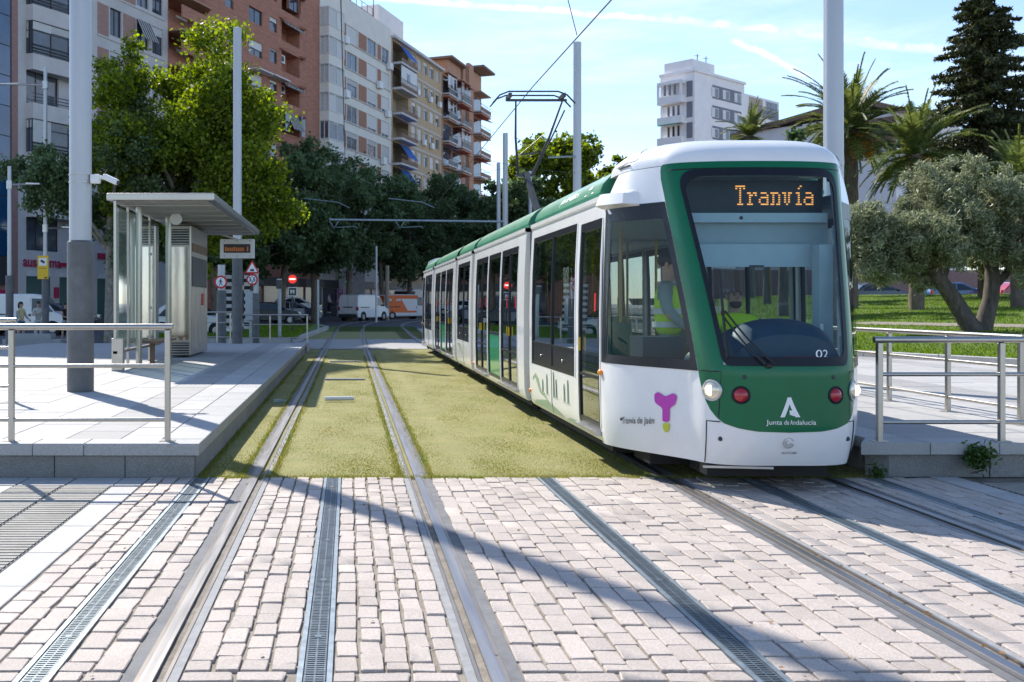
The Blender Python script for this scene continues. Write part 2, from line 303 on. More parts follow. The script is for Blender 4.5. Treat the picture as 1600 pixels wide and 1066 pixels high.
# ------------------------------------------------------------------ mesh helpers
class MB:
    def __init__(s): s.v = []; s.f = []; s.m = []
    def add(s, vs, fs, mi=0):
        o = len(s.v); s.v.extend([tuple(q) for q in vs])
        for f in fs: s.f.append(tuple(i+o for i in f)); s.m.append(mi)
        return s
    def box(s, x0, y0, z0, x1, y1, z1, mi=0):
        x0, x1 = min(x0, x1), max(x0, x1); y0, y1 = min(y0, y1), max(y0, y1); z0, z1 = min(z0, z1), max(z0, z1)
        return s.add([(x0, y0, z0), (x1, y0, z0), (x1, y1, z0), (x0, y1, z0), (x0, y0, z1), (x1, y0, z1), (x1, y1, z1), (x0, y1, z1)],
                     [(0, 3, 2, 1), (4, 5, 6, 7), (0, 1, 5, 4), (1, 2, 6, 5), (2, 3, 7, 6), (3, 0, 4, 7)], mi)
    def bar(s, p0, p1, w, h, mi=0, up=(0, 0, 1)):
        p0, p1 = Vector(p0), Vector(p1); d = (p1-p0).normalized(); u = Vector(up)
        if abs(d.dot(u)) > .98: u = Vector((0, 1, 0))
        a = d.cross(u).normalized(); b = a.cross(d).normalized(); vs = []
        for p in (p0, p1):
            for i, j in ((-1, -1), (1, -1), (1, 1), (-1, 1)): vs.append(p+a*(i*w/2)+b*(j*h/2))
        return s.add(vs, [(0, 1, 2, 3)[::-1], (4, 5, 6, 7), (0, 1, 5, 4), (1, 2, 6, 5), (2, 3, 7, 6), (3, 0, 4, 7)], mi)
    def cyl(s, p0, p1, r0, r1=None, n=12, mi=0, caps=True):
        return s.tube([p0, p1], [r0, r0 if r1 is None else r1], n, mi, caps)
    def tube(s, pts, r, n=8, mi=0, caps=True):
        pts = [Vector(p) for p in pts]; rs = r if isinstance(r, (list, tuple)) else [r]*len(pts)
        vs = []; fs = []; a = None
        for i, p in enumerate(pts):
            d = (pts[min(i+1, len(pts)-1)]-pts[max(i-1, 0)]).normalized()
            if a is None: a = d.cross(Vector((0, 0, 1)) if abs(d.z) < .9 else Vector((0, 1, 0))).normalized()
            else: a = (a-d*a.dot(d)).normalized()
            b = d.cross(a)
            for k in range(n):
                t = 2*math.pi*k/n; vs.append(p+a*(rs[i]*math.cos(t))+b*(rs[i]*math.sin(t)))
        for i in range(len(pts)-1):
            for k in range(n):
                k2 = (k+1) % n; fs.append((i*n+k, i*n+k2, (i+1)*n+k2, (i+1)*n+k))
        if caps: fs.append(tuple(range(n))[::-1]); fs.append(tuple(range((len(pts)-1)*n, len(pts)*n)))
        return s.add(vs, fs, mi)
    def ball(s, c, rx, ry=None, rz=None, nu=12, nv=8, mi=0):
        ry = rx if ry is None else ry; rz = rx if rz is None else rz; vs = [(c[0], c[1], c[2]-rz)]; fs = []
        for j in range(1, nv):
            t = math.pi*j/nv-math.pi/2
            for i in range(nu):
                p = 2*math.pi*i/nu; vs.append((c[0]+rx*math.cos(t)*math.cos(p), c[1]+ry*math.cos(t)*math.sin(p), c[2]+rz*math.sin(t)))
        vs.append((c[0], c[1], c[2]+rz)); l = len(vs)-1
        for i in range(nu):
            i2 = (i+1) % nu; fs.append((0, 1+i2, 1+i)); fs.append((l, 1+(nv-2)*nu+i, 1+(nv-2)*nu+i2))
            for j in range(nv-2): fs.append((1+j*nu+i, 1+j*nu+i2, 1+(j+1)*nu+i2, 1+(j+1)*nu+i))
        return s.add(vs, fs, mi)
    def extrude(s, poly, vec, mi=0):
        n = len(poly); v = Vector(vec); P = [Vector(p) for p in poly]
        return s.add(P+[p+v for p in P], [tuple(range(n))[::-1], tuple(range(n, 2*n))]+[(i, (i+1) % n, n+(i+1) % n, n+i) for i in range(n)], mi)
    def disc(s, c, nrm, r, n=16, th=.01, mi=0):
        c = Vector(c); nr = Vector(nrm).normalized(); return s.cyl(c, c+nr*th, r, r, n, mi)
    def grid(s, fn, us, vs_, mi=0, skip=None, flip=False):
        nu, nv = len(us), len(vs_); pts = [fn(u, v) for v in vs_ for u in us]; fs = []
        for j in range(nv-1):
            for i in range(nu-1):
                if skip and skip((us[i]+us[i+1])/2, (vs_[j]+vs_[j+1])/2): continue
                q = (j*nu+i, j*nu+i+1, (j+1)*nu+i+1, (j+1)*nu+i); fs.append(q[::-1] if flip else q)
        return s.add(pts, fs, mi)
    def mesh(s, name, mats, smooth=None):
        me = bpy.data.meshes.new(name); me.from_pydata([tuple(q) for q in s.v], [], s.f)
        for m in (mats if isinstance(mats, (list, tuple)) else [mats]): me.materials.append(m)
        if any(s.m): me.polygons.foreach_set('material_index', s.m)
        if smooth:
            me.polygons.foreach_set('use_smooth', [True]*len(s.f)); me.set_sharp_from_angle(angle=R(smooth))
        me.update(); return me

def mat_of(o): return Matrix.LocRotScale(o.location, o.rotation_euler, o.scale)
def link(name, me, parent=None, local=False):
    o = bpy.data.objects.new(name, me); COL.objects.link(o)
    if parent is not None:
        o.parent = parent
        if not local:
            mw = mat_of(parent)
            if parent.parent is not None: mw = mat_of(parent.parent) @ (parent.matrix_parent_inverse @ mw)
            o.matrix_parent_inverse = mw.inverted()
    return o
def obj(name, mb, mats, parent=None, local=False, smooth=None, bevel=0., seg=2):
    o = link(name, mb.mesh(name, mats, smooth), parent, local)
    if bevel:
        b = o.modifiers.new('bevel', 'BEVEL'); b.width = bevel; b.segments = seg; b.limit_method = 'ANGLE'; b.angle_limit = R(40)
    return o
def tag(o, label=None, cat=None, group=None, kind=None):
    if label: o['label'] = label
    if cat: o['category'] = cat
    if group: o['group'] = group
    if kind: o['kind'] = kind
    return o
def empty(name, loc=(0, 0, 0), rz=0., label=None, cat=None, group=None):
    o = bpy.data.objects.new(name, None); COL.objects.link(o); o.location = loc; o.rotation_euler = (0, 0, rz); o.empty_display_size = .2
    return tag(o, label, cat, group)
CH = {}
def copy_tree(o, loc=None, rz=None, label=None, group=None, parent=None):
    c = o.copy(); COL.objects.link(c)
    if parent is not None: c.parent = parent
    if loc is not None: c.location = loc
    if rz is not None: c.rotation_euler = (0, 0, rz)
    if label: c['label'] = label
    if group: c['group'] = group
    for ch in list(o.children): copy_tree(ch, parent=c)
    return c
def np_mesh(name, co, quads, mats, tri=False):
    k = 3 if tri else 4
    quads = np.asarray(quads, np.int32).ravel(); me = bpy.data.meshes.new(name); n = len(co); m = len(quads)//k
    me.vertices.add(n); me.vertices.foreach_set('co', np.asarray(co, np.float32).ravel())
    me.loops.add(m*k); me.loops.foreach_set('vertex_index', quads)
    me.polygons.add(m); me.polygons.foreach_set('loop_start', np.arange(0, m*k, k, dtype=np.int32))
    for q in (mats if isinstance(mats, (list, tuple)) else [mats]): me.materials.append(q)
    me.update(calc_edges=True); return me
def catmull(nodes, s):
    n = len(nodes)-1; s = max(0., min(n-1e-6, s)); i = int(s); t = s-i
    g = lambda k: nodes[max(0, min(n, k))]
    p0, p1, p2, p3 = g(i-1), g(i), g(i+1), g(i+2)
    return tuple(.5*((2*b)+(c-a)*t+(2*a-5*b+4*c-d)*t*t+(3*b-a-3*c+d)*t**3) for a, b, c, d in zip(p0, p1, p2, p3))
def text_geo(s, size=1., align='CENTER', sx=1., bold=0.):
    cu = bpy.data.curves.new('t', 'FONT'); cu.body = s; cu.size = size; cu.align_x = align; cu.offset = bold; cu.resolution_u = 3
    o = bpy.data.objects.new('t', cu); COL.objects.link(o)
    dg = bpy.context.evaluated_depsgraph_get(); ev = o.evaluated_get(dg); me = ev.to_mesh()
    vs = [(v.co.x*sx, v.co.y) for v in me.vertices]; fs = [tuple(p.vertices) for p in me.polygons]
    ev.to_mesh_clear(); bpy.data.objects.remove(o); bpy.data.curves.remove(cu)
    return vs, fs
def text_mb(s, size, fn, **kw):
    vs, fs = text_geo(s, size, **kw); mb = MB(); mb.add([fn(x, y) for x, y in vs], fs); return mb
def px(x, y, Y): return ((x-CXP)/FPX*Y, Y, HC+(HY-y)/FPX*Y)
# ------------------------------------------------------------------ the setting: ground, road, track bed, platforms, lawn
def sm(t): t = max(0., min(1., t)); return t*t*(3-2*t)
def gz(Y): return .30*sm((Y-38)/40)
def shift(Y):
    d = max(0., Y-36); return d*d/2300 + max(0., Y-62)**2/120
LT, RT, G = -.112, 3.66, .7175       # track centres, half gauge
Y0C, YE = 9.42, 36.0                  # far edge of the cobbles, far end of the turf track
def ys_list(a, b, n): return [a+(b-a)*i/n for i in range(n+1)]
gys = [-30, 0, 20, 36]+[36+i*2 for i in range(1, 24)]+[100, 140, 200, 400, 1500]
mb = MB(); mb.grid(lambda u, v: (u, v, gz(v)-.03), [-900, -200, -60, -20, 0, 20, 60, 200, 900], gys)
tag(obj('ground', mb, M['pavement']), kind='structure')
mb = MB(); mb.grid(lambda u, v: (u, v, gz(v)-.012), [-120, -60, -20, 0, 20, 40, 80], [58+i*3 for i in range(20)]+[130, 200, 300])
tag(obj('road', mb, M['asphalt']), kind='structure')
mb = MB(); mb.grid(lambda u, v: (u, v, gz(v)-.012), [-80, -30, -9.5], [34+i*3 for i in range(9)])
tag(obj('street', mb, M['asphalt']), kind='structure')

# --- cobbled crossing ------------------------------------------------
paving = empty('cobble_paving', (0, 4, 0)); tag(paving, kind='structure')
mb = MB(); mb.grid(lambda u, v: (u, v, -.0115+.0025*math.sin(u*37)*math.sin(v*29)), ys_list(-1.83, 5.35, 60), ys_list(1.5, Y0C, 60))
obj('sand_bed', mb, M['joint'], paving)
RW = []                               # zones between the rails and drains: (x0, x1)
def rail_zone(c):  # outer / inner faces of the two rail assemblies of a track
    return (c-G-.145, c-G+.105, c+G-.105, c+G+.145)
a, b, c_, d = rail_zone(LT); e, f, g, h = rail_zone(RT)
DR = [-1.345, LT-.035, 1.80, RT-.03, 4.78]; DW = .078
zones = [(-1.82, DR[0]-DW), (DR[0]+DW, a), (b, DR[1]-DW), (DR[1]+DW, c_), (d, DR[2]-DW), (DR[2]+DW, e), (f, DR[3]-DW), (DR[3]+DW, g), (h, DR[4]-DW), (DR[4]+DW, 5.33)]
def cobble_geo(w, l, r, h=.045):
    ring = []
    for sx, sy in ((-1, -1), (1, -1), (1, 1), (-1, 1)):
        cxx, cyy = sx*w/2+r.uniform(-.005, .005), sy*l/2+r.uniform(-.003, .003); k = r.uniform(.002, .009)
        e1 = (cxx-sx*k, cyy); e2 = (cxx, cyy-sy*k)
        ring += [e1, e2] if sx*sy < 0 else [e2, e1]
    cx0 = [(x, y, -h) for x, y in ring]; c1 = [(x, y, -.0035+r.uniform(-.001, .001)) for x, y in ring]
    c2 = [(x*(1-.006/w), y*(1-.005/l), r.uniform(-.0012, .0012)) for x, y in ring]
    n = 8; fs = []
    for q in range(2):
        for i in range(n): fs.append((q*n+i, q*n+(i+1) % n, (q+1)*n+(i+1) % n, (q+1)*n+i))
    return cx0+c1+c2, fs+[tuple(range(2*n, 3*n))]
spots = []
for zi, (x0, x1) in enumerate(zones):
    right = zi >= 4
    n = max(2, round((x1-x0)/.124)); w = (x1-x0)/n
    for i in range(n):
        y = 4.455; l0 = rnd.uniform(.08, .2)
        while y < Y0C-.05:
            l = rnd.choice((.165, .18, .19, .2, .21)) if not right else rnd.uniform(.18, .26)
            if y < 4.46: l = l0
            if rnd.random() < .06: l *= 1.4
            l = min(l, Y0C-.004-y)
            if l > .05: spots.append((x0+w*(i+.5)+rnd.uniform(-.004, .004), y+l/2, w-(.018 if not right else .010), l-.013, rnd.uniform(-.035, .035)))
            y += l
    # transverse courses nearest the camera
    y = 4.44
    while y > 3.2:
        x = x0+rnd.uniform(-.1, 0)
        while x < x1-.03:
            l = rnd.uniform(.17, .24); xa = max(x, x0); xb = min(x+l, x1)
            if xb-xa > .06: spots.append(((xa+xb)/2, y-.055, xb-xa-.012, .098, rnd.uniform(-.02, .02)))
            x += l
        y -= .118
def vis(s): return (s[0]/s[1]) < .68 and (s[0]/s[1]) > -.37 and s[1] > 4.25
vs_ = sorted([s for s in spots if vis(s)], key=lambda s: s[1]*(1 if s[2] > .05 else 2))
near = vs_[:298]; rest = vs_[298:]+[s for s in spots if not vis(s)]
protos = []
for k in range(10):
    r = random.Random(100+k); v, f_ = cobble_geo(.105, .17, r); m_ = MB(); m_.add(v, f_); protos.append(m_.mesh('cobblestone', M['cobble'], 35))
for s in near:
    o = link('cobblestone', rnd.choice(protos), paving, local=True)
    o.location = (s[0], s[1]-4, rnd.uniform(-.003, .006)); o.scale = (s[2]/.105, s[3]/.17, 1); o.rotation_euler = (rnd.uniform(-.012, .012), rnd.uniform(-.016, .016), s[4])
mb = MB()
for s in rest:
    v, f_ = cobble_geo(s[2], s[3], rnd); ca, sa = math.cos(s[4]), math.sin(s[4]); dz = rnd.uniform(-.003, .006); tx, ty = rnd.uniform(-.012, .012), rnd.uniform(-.016, .016)
    mb.add([(s[0]+x*ca-y*sa, s[1]+x*sa+y*ca, z+dz+x*ty+y*tx) for x, y, z in v], f_)
tag(obj('cobblestones', mb, M['cobble_s'], paving, smooth=35), kind='stuff')

# --- slabs, ribbed tactile tiles beside the cobbles -------------------
def slab_geo(w, l, t=.03, ch=.004):
    x, y = w/2, l/2
    v = [(-x, -y, -t), (x, -y, -t), (x, y, -t), (-x, y, -t), (-x, -y, -ch), (x, -y, -ch), (x, y, -ch), (-x, y, -ch), (-x+ch, -y+ch, 0), (x-ch, -y+ch, 0), (x-ch, y-ch, 0), (-x+ch, y-ch, 0)]
    f = []
    for q in (0, 4): f += [(q+i, q+(i+1) % 4, q+4+(i+1) % 4, q+4+i) for i in range(4)]
    return v, f+[(8, 9, 10, 11)]
def slab_mesh(w, l, m, name='slab'):
    b_ = MB(); b_.add(*slab_geo(w, l)); return b_.mesh(name, m)
def ribbed(w, l, m):
    b_ = MB(); b_.add(*slab_geo(w, l)); n = round(l/.075)
    for i in range(n):
        y = -l/2+l*(i+.5)/n; b_.add([(-w/2+.008, y-.028, 0), (w/2-.008, y-.028, 0), (w/2-.008, y-.024, .008), (-w/2+.008, y-.024, .008), (w/2-.008, y+.024, .008), (-w/2+.008, y+.024, .008), (w/2-.008, y+.028, 0), (-w/2+.008, y+.028, 0)],
                                    [(0, 1, 2, 3), (3, 2, 4, 5), (5, 4, 6, 7)])
    return b_.mesh('tactile_tile', m)
crossing = empty('crossing_pavement', (0, 4, 0)); tag(crossing, kind='structure')
mb = MB(); mb.box(-14, 1.5, -.035, -1.832, Y0C, -.026); mb.box(5.352, 1.5, -.035, 16, Y0C+.12, -.026); obj('bedding', mb, M['joint'], crossing)
def lay(me, x, y, z=0., parent=crossing, name=None):
    o = link(name or me.name.split('.')[0], me, parent, local=True); pl = parent.location
    o.location = (x-pl[0], y-pl[1], z-pl[2]+rnd.uniform(-.0015, .0015)); return o
tt = ribbed(.415, .60, M['tactile']); sl6 = slab_mesh(.415, .385, M['slab']); st = slab_mesh(.236, .78, M['slab']); sq = slab_mesh(.80, .595, M['slab'])
for i in range(11):
    y = 8.95-.30-i*.604
    if y < 2.4: break
    for k in range(2):
        lay(tt, -2.283-.432*k, y)
for k in range(3): lay(sl6, -2.283-.432*k, 9.20)
lay(slab_mesh(.236, .385, M['slab']), -1.95, 9.2)
for i in range(9): lay(st, -1.952, 8.96-.42-i*.785)
for i in range(11):
    for k in range(4): lay(sq, -3.34-.805*k, 8.68-.6*i)
for k in range(4): lay(sl6, -3.58-.43*k, 9.20)
ss = slab_mesh(.246, .78, M['slab'])
for i in range(9): lay(ss, 5.477, 9.05-i*.785)
for i in range(11):
    for k in range(2): lay(tt, 5.81+.43*k, 9.1-.3-i*.604)
sq2 = slab_mesh(.80, .595, M['slab_grey'])
for i in range(11):
    for k in range(5): lay(sq2, 6.86+.805*k, 9.1-.3-.6*i)

# --- turf between the platforms ---------------------------------------
rng = np.random.default_rng(3)
def trk(u, v): return u+shift(v)
mb = MB()
mb.grid(lambda u, v: (u, v, -.018+.003*math.sin(u*5.1+v*.7)*math.sin(v*2.3)), ys_list(-1.40, 5.0, 40), ys_list(Y0C, YE, 110))
tag(obj('turf_ground', mb, M['soil']), kind='structure')
def blades(n, xf, yf, zf, hmin, hmax, wid, seed, keep=None):
    g_ = np.random.default_rng(seed); x, y = xf(g_, n), yf(g_, n)
    if keep is not None:
        k = keep(x, y, g_); x, y = x[k], y[k]
    n = len(x); z = zf(x, y); hh = g_.uniform(hmin, hmax, n); a = g_.uniform(0, 6.283, n); ln = g_.normal(0, .55, (n, 2))*hh[:, None]
    co = np.zeros((n, 3, 3)); dx, dy = np.cos(a)*wid/2, np.sin(a)*wid/2
    co[:, 0] = np.stack([x-dx, y-dy, z], 1); co[:, 1] = np.stack([x+dx, y+dy, z], 1); co[:, 2] = np.stack([x+ln[:, 0], y+ln[:, 1], z+hh], 1)
    return co.reshape(-1, 3), np.arange(3*n)
def patchy(x, y): return np.sin(x*2.1+1.3*np.sin(y*.9))*np.sin(y*.8+np.sin(x*1.7)) + .6*np.sin(x*5.3+y*2.1)*np.sin(y*3.1-x*2.2)
def kt(x, y, g_):
    rail = np.zeros(len(x), bool)
    for c in (LT-G, LT+G, RT-G, RT+G): rail |= np.abs(x-c) < .13
    worn = np.exp(-((x-1.15)/.16)**2)*.75 + np.exp(-((x-LT+.42)/.14)**2)*.55
    return (~rail) & (g_.random(len(x)) > .12+worn)
co, ix = blades(260000, lambda g_, n: g_.uniform(-1.36, 4.9, n), lambda g_, n: Y0C-.02+(YE-Y0C-.1)*g_.random(n)**1.9, lambda x, y: np.full(len(x), -.022), .006, .015, .011, 5, kt)
co2, _ = blades(9000, lambda g_, n: g_.uniform(-1.36, 4.9, n), lambda g_, n: Y0C+g_.normal(0, .035, n), lambda x, y: np.full(len(x), -.022), .02, .045, .012, 6)
co3, _ = blades(26000, lambda g_, n: g_.choice([LT-G-.15, LT-G+.11, LT+G-.11, LT+G+.15, RT-G-.15, -1.38], n)+g_.normal(0, .025, n), lambda g_, n: Y0C+22*g_.random(n)**1.6, lambda x, y: np.full(len(x), -.022), .02, .045, .012, 7)
co = np.concatenate([co, co2, co3]); ix = np.arange(len(co))
me = np_mesh('grass', co, ix, M['turf'], tri=True); tag(link('grass', me), kind='stuff')

# --- rails ---------------------------------------------------------------
RY = [1.5, 20, 34]+[36+i*2 for i in range(28)]
def sweep(mb, xa, xb, za, zb, mi, c):
    def base(y): return c+shift(y)
    n = len(RY); v = []
    for y in RY:
        o_, z = base(y), gz(y); v += [(o_+xa, y, z+za), (o_+xb, y, z+za), (o_+xb, y, z+zb), (o_+xa, y, z+zb)]
    f_ = []
    for i in range(n-1):
        for k in range(4): f_.append((i*4+k, i*4+(k+1) % 4, (i+1)*4+(k+1) % 4, (i+1)*4+k))
    mb.add(v, f_+[(0, 1, 2, 3)], mi)
for ci, c in enumerate((LT, RT)):
    tr = empty('tram_track', (c, 4, 0)); tag(tr, kind='structure')
    for s in (-1, 1):
        mb = MB(); rc = c+s*G
        def SW(a_, b_, za, zb, mi): sweep(mb, *(sorted((s*a_, s*b_))), za, zb, mi, rc)
        SW(0, .057, -.05, .006, 0); SW(.059, .082, -.05, .0, 1); SW(.084, .142, -.05, -.004, 2)      # head, shoulder, pad outside
        SW(-.040, -.001, -.05, -.030, 3); SW(-.058, -.041, -.05, .002, 1); SW(-.103, -.059, -.05, -.002, 4)   # groove, guard lip, inner pad
        obj('rail', mb, [M['rail_steel'], M['rail_side'], M['rail_pad'], M['groove'], M['rail_lip']], tr)

# --- fallen leaves in the grooves and joints
g_ = np.random.default_rng(44); nl = 420; lx = np.where(g_.random(nl) < .5, g_.choice([LT-G+.022, LT+G-.022, RT-G+.022], nl)+g_.normal(0, .012, nl), g_.uniform(-1.8, 5.2, nl)); ly = g_.uniform(4.2, 16, nl); lz = np.where(np.abs(np.abs(lx-LT)-G+.022) < .04, -.024, .008); k = (ly < Y0C) | (np.abs(np.abs(lx-LT)-G+.022) < .04); lx, ly, lz = lx[k], ly[k], lz[k]; a_ = g_.uniform(0, 6.28, len(lx)); r_ = g_.uniform(.007, .018, len(lx))
qd = np.stack([np.stack([lx+np.cos(a_+i*1.5708)*r_*(1 if i % 2 else .55), ly+np.sin(a_+i*1.5708)*r_*(1 if i % 2 else .55), lz+.004*(i % 3)], 1) for i in range(4)], 1)
tag(link('fallen_leaves', np_mesh('fallen_leaves', qd.reshape(-1, 3), np.arange(4*len(lx)), mk_leaf('dry_leaf', (.20, .10, .03), .1, .5))), kind='stuff')

# --- drains with metal gratings ------------------------------------------
dl = ['slotted metal drain left of the left track beside the pale strip', 'slotted metal drain in the middle of the empty left track', 'slotted metal drain between the two tracks', 'slotted metal drain in the middle of the track in front of the tram', 'slotted metal drain right of the tram track']
for k, xd in enumerate(DR):
    dr = empty('drain', (xd, 6, 0), label=dl[k], cat='drain', group='drains across the cobbles')
    mb = MB(); mb.box(xd-.05, 3.2, -.06, xd+.05, Y0C, -.05); obj('channel', mb, M['black'], dr)
    mb = MB()
    for s in (-1, 1): mb.box(xd+s*.076, 3.2, -.05, xd+s*.052, Y0C, .003)
    obj('edge_rail', mb, M['galv'], dr)
    y = Y0C
    while y > 3.3:
        mb = MB(); L1 = .995
        n = int(L1/.026)
        for i in range(n):
            yy = y-.005-L1*(i+.5)/n; mb.box(xd-.046, yy-.006, -.03, xd+.046, yy+.006, -.001)
        for s in (-1, 0, 1): mb.box(xd+s*.043-.004, y-L1, -.03, xd+s*.043+.004, y, -.002)
        mb.box(xd-.016, y-L1/2-.016, -.02, xd+.016, y-L1/2+.016, .001)
        obj('grate', mb, M['galv_bar'], dr); y -= 1.0

# --- left platform -------------------------------------------------------
PZ = .31
plat = empty('platform', (-4, 9.4, 0)); tag(plat, kind='structure')
XL = -1.37
mb = MB(); mb.box(-14, 9.47, -.02, XL-.03, 33.2, PZ-.035); obj('platform_core', mb, M['pavement'], plat)
mb = MB()  # ramp at the far end
mb.add([(-8, 33.2, PZ-.008), (XL, 33.2, PZ-.008), (XL, 38, .02), (-8, 38, .02), (-8, 33.2, -.02), (XL, 33.2, -.02), (XL, 38, -.02), (-8, 38, -.02)], [(0, 1, 2, 3), (1, 5, 6, 2), (4, 0, 3, 7)]); obj('platform_ramp', mb, M['slab'], plat)
def stone(name, x0, y0, z0, x1, y1, z1, m, parent):
    b_ = MB(); j = .003; sh = rnd.uniform(-.003, .003)
    b_.box(x0+j, y0+j+sh, z0+.002, x1-j, y1-j+sh, z1-.001+rnd.uniform(-.001, .001)); return obj(name, b_, m, parent, bevel=.006, seg=1)
# end face
xs = [XL, -2.43, -2.9, -3.9, -4.9, -5.9, -6.9, -7.9]
for xa, xb in zip(xs, xs[1:]): stone('cap_stone', xb, 9.38, .2, xa, 9.72, PZ+.003, M['granite_cap'], plat)
xs = [XL-.05, -2.06, -2.71, -3.36, -4.0, -4.7, -5.4, -6.1]
for xa, xb in zip(xs, xs[1:]): stone('base_stone', xb, 9.42, -.02, xa, 9.5, .199, M['granite'], plat)
y = 9.725
while y < 33:
    stone('cap_stone', XL-.40, y, .2, XL, y+1.0, PZ+.003, M['granite_cap'], plat)
    stone('base_stone', XL-.06, y, -.02, XL-.045, y+1.0, .199, M['granite'], plat); y += 1.0
# paving slabs: nearest as single parts
def pave(parent, cols, y0, y1, dl_, z, cap_n, xlim=None):
    cells = []
    for (xa, xb, m) in cols:
        y = y0; k = 0
        while y < y1:
            l = min(dl_*(1 if k or (round(xa*10) % 2) else .5), y1-y); k += 1
            if l > .06: cells.append(((xa+xb)/2, y+l/2, xb-xa-.006, l-.006, m))
            y += l
    cells.sort(key=lambda s: math.hypot(s[0], s[1])+(100 if abs((s[0]/s[1])) > .70 or s[0]/s[1] < -.36 else 0))
    ml = {}
    for s in cells[:cap_n]:
        key = (round(s[2], 3), round(s[3], 3), s[4].name)
        if key not in ml: ml[key] = slab_mesh(s[2], s[3], s[4])
        lay(ml[key], s[0], s[1], z, parent, 'slab')
    b_ = MB(); ms = []
    for s in cells[cap_n:]:
        if s[4] not in ms: ms.append(s[4])
        v, f_ = slab_geo(s[2], s[3]); b_.add([(x+s[0], y+s[1], zz+z+rnd.uniform(-.001, .001)) for x, y, zz in v], f_, ms.index(s[4]))
    if b_.f: tag(obj('slabs', b_, ms, parent), kind='stuff')
cols = [(-2.17, -1.775, M['slab']), (-2.69, -2.17, M['slab_grey'])]; x = -2.69
while x > -9.5: cols.append((x-.6, x, M['slab'])); x -= .6
pave(plat, cols, 9.725, 33.1, .60, PZ, 210)

# --- right platform and plaza --------------------------------------------
XR = 4.95
plaza = empty('plaza', (6, 9.5, 0)); tag(plaza, kind='structure')
mb = MB(); mb.box(XR+.03, 10.0, -.02, 30, 40, PZ-.035); mb.box(5.02, 9.66, -.02, 30, 10.0, PZ-.036); obj('plaza_core', mb, M['slab_grey'], plaza)
mb = MB(); mb.extrude([(4.72, 9.44, .2), (5.36, 9.44, .2), (5.36, 9.82, .2), (4.95, 9.82, .2)], (0, 0, PZ+.002-.2)); obj('cap_stone', mb, M['granite_cap'], plaza, bevel=.006, seg=1)
xs = [5.365, 6.0, 6.62, 7.25, 7.9, 8.6, 9.3, 10.0, 11., 12.]
for xa, xb in zip(xs, xs[1:]): stone('cap_stone', xa, 9.44, .2, xb, 9.82, PZ+.003, M['granite_cap'], plaza)
mb = MB(); mb.extrude([(4.85, 9.62, -.02), (5.0, 9.50, -.02), (5.0, 9.60, -.02), (4.96, 9.8, -.02)], (0, 0, .219)); obj('base_stone', mb, M['granite'], plaza)
xs = [5.003, 5.95, 7.1, 8.2, 9.3, 10.4, 11.5]
for xa, xb in zip(xs, xs[1:]): stone('base_stone', xa, 9.50, -.02, xb, 9.60, .199, M['granite'], plaza)
y = 9.83
while y < 36: stone('cap_stone', XR, y, .2, XR+.4, y+1.0, PZ+.003, M['granite_cap'], plaza); y += 1.0
cols = []; x = XR+.405
for k in range(26): cols.append((x+k*.8, x+k*.8+.8, M['slab'] if k % 4 else M['slab_grey']))
pave(plaza, cols, 9.83, 34, .8, PZ, 240)

# --- lawn ----------------------------------------------------------------
KO = Vector((13.9, 21)); KD = Vector((-.371, .928)); KN = Vector((.928, .371))
def lawn_z(b_): return .44+.033*b_+.0005*b_*b_
def lawn_pt(a_, b_, dz=0.):
    p = KO+KD*a_+KN*b_; return (p.x, p.y, (lawn_z(b_) if b_ < 55 else lawn_z(55))+dz)
mb = MB(); mb.grid(lambda a_, b_: lawn_pt(a_, b_, .01*math.sin(a_*2.3)*math.sin(b_*1.9)), ys_list(-16, 60, 60), ys_list(.16, 34, 60), flip=True, skip=lambda a_, b_: (lambda p: p[0] < .36*p[1])(lawn_pt(a_, b_)))
tag(obj('lawn', mb, M['lawn']), kind='structure')
mb = MB(); mb.grid(lambda a_, b_: (*lawn_pt(a_, b_)[:2], 2.0 if b_ < 34.05 else 1.45), ys_list(-30, 66, 12), [33.9, 34.3, 42, 60, 80], flip=True, skip=lambda a_, b_: (lambda p: p[0] < .30*p[1])(lawn_pt(a_, b_)))
tag(obj('side_road', mb, M['asphalt']), kind='structure')
mb = MB(); mb.grid(lambda a_, b_: lawn_pt(a_, b_+.5*math.sin(a_*.3)+.10*a_, .016), ys_list(-12, 14, 26), [9.2, 10.0, 10.8], flip=True)
tag(obj('footpath', mb, M['joint']), kind='structure')
def kl(n_, seed):
    g_ = np.random.default_rng(seed); a_ = g_.uniform(-13, 60, n_); b_ = .2+33*g_.random(n_)**1.3
    return a_, b_
aa, bb = kl(330000, 9)
x = KO.x+KD.x*aa+KN.x*bb; y = KO.y+KD.y*aa+KN.y*bb; k = (x/y > .37) & (x/y < .95); x, y, bb, aa = x[k], y[k], bb[k], aa[k]
onp = np.abs(bb-(10+.5*np.sin(aa*.3)+.10*aa)) < .75; k = ~onp; x, y, bb = x[k], y[k], bb[k]
g_ = np.random.default_rng(2); it = iter((x, y))
co, ix = blades(len(x), lambda g_, n: x, lambda g_, n: y, lambda X_, Y_: .44+.033*bb+.0005*bb*bb-.01, .04, .10, .03, 12)
tag(link('lawn_grass', np_mesh('lawn_grass', co, ix, M['lawn_blade'], tri=True)), kind='stuff')
for i in range(22):
    a0 = -16+i*2.0; b_ = MB()
    P = [KO+KD*(a0+.004), KO+KD*(a0+1.992)]; v = []
    for p in P:
        for bo in (0, .15): q = p+KN*bo; v += [(q.x, q.y, .25), (q.x, q.y, .455)]
    b_.add(v, [(0, 1, 3, 2), (4, 6, 7, 5), (0, 4, 5, 1), (2, 3, 7, 6), (1, 5, 7, 3)])
    if i == 0: kerb = empty('lawn_kerb', (KO.x, KO.y, .3)); tag(kerb, kind='structure')
    obj('kerb_stone', b_, M['granite_cap'], kerb, bevel=.012, seg=1)

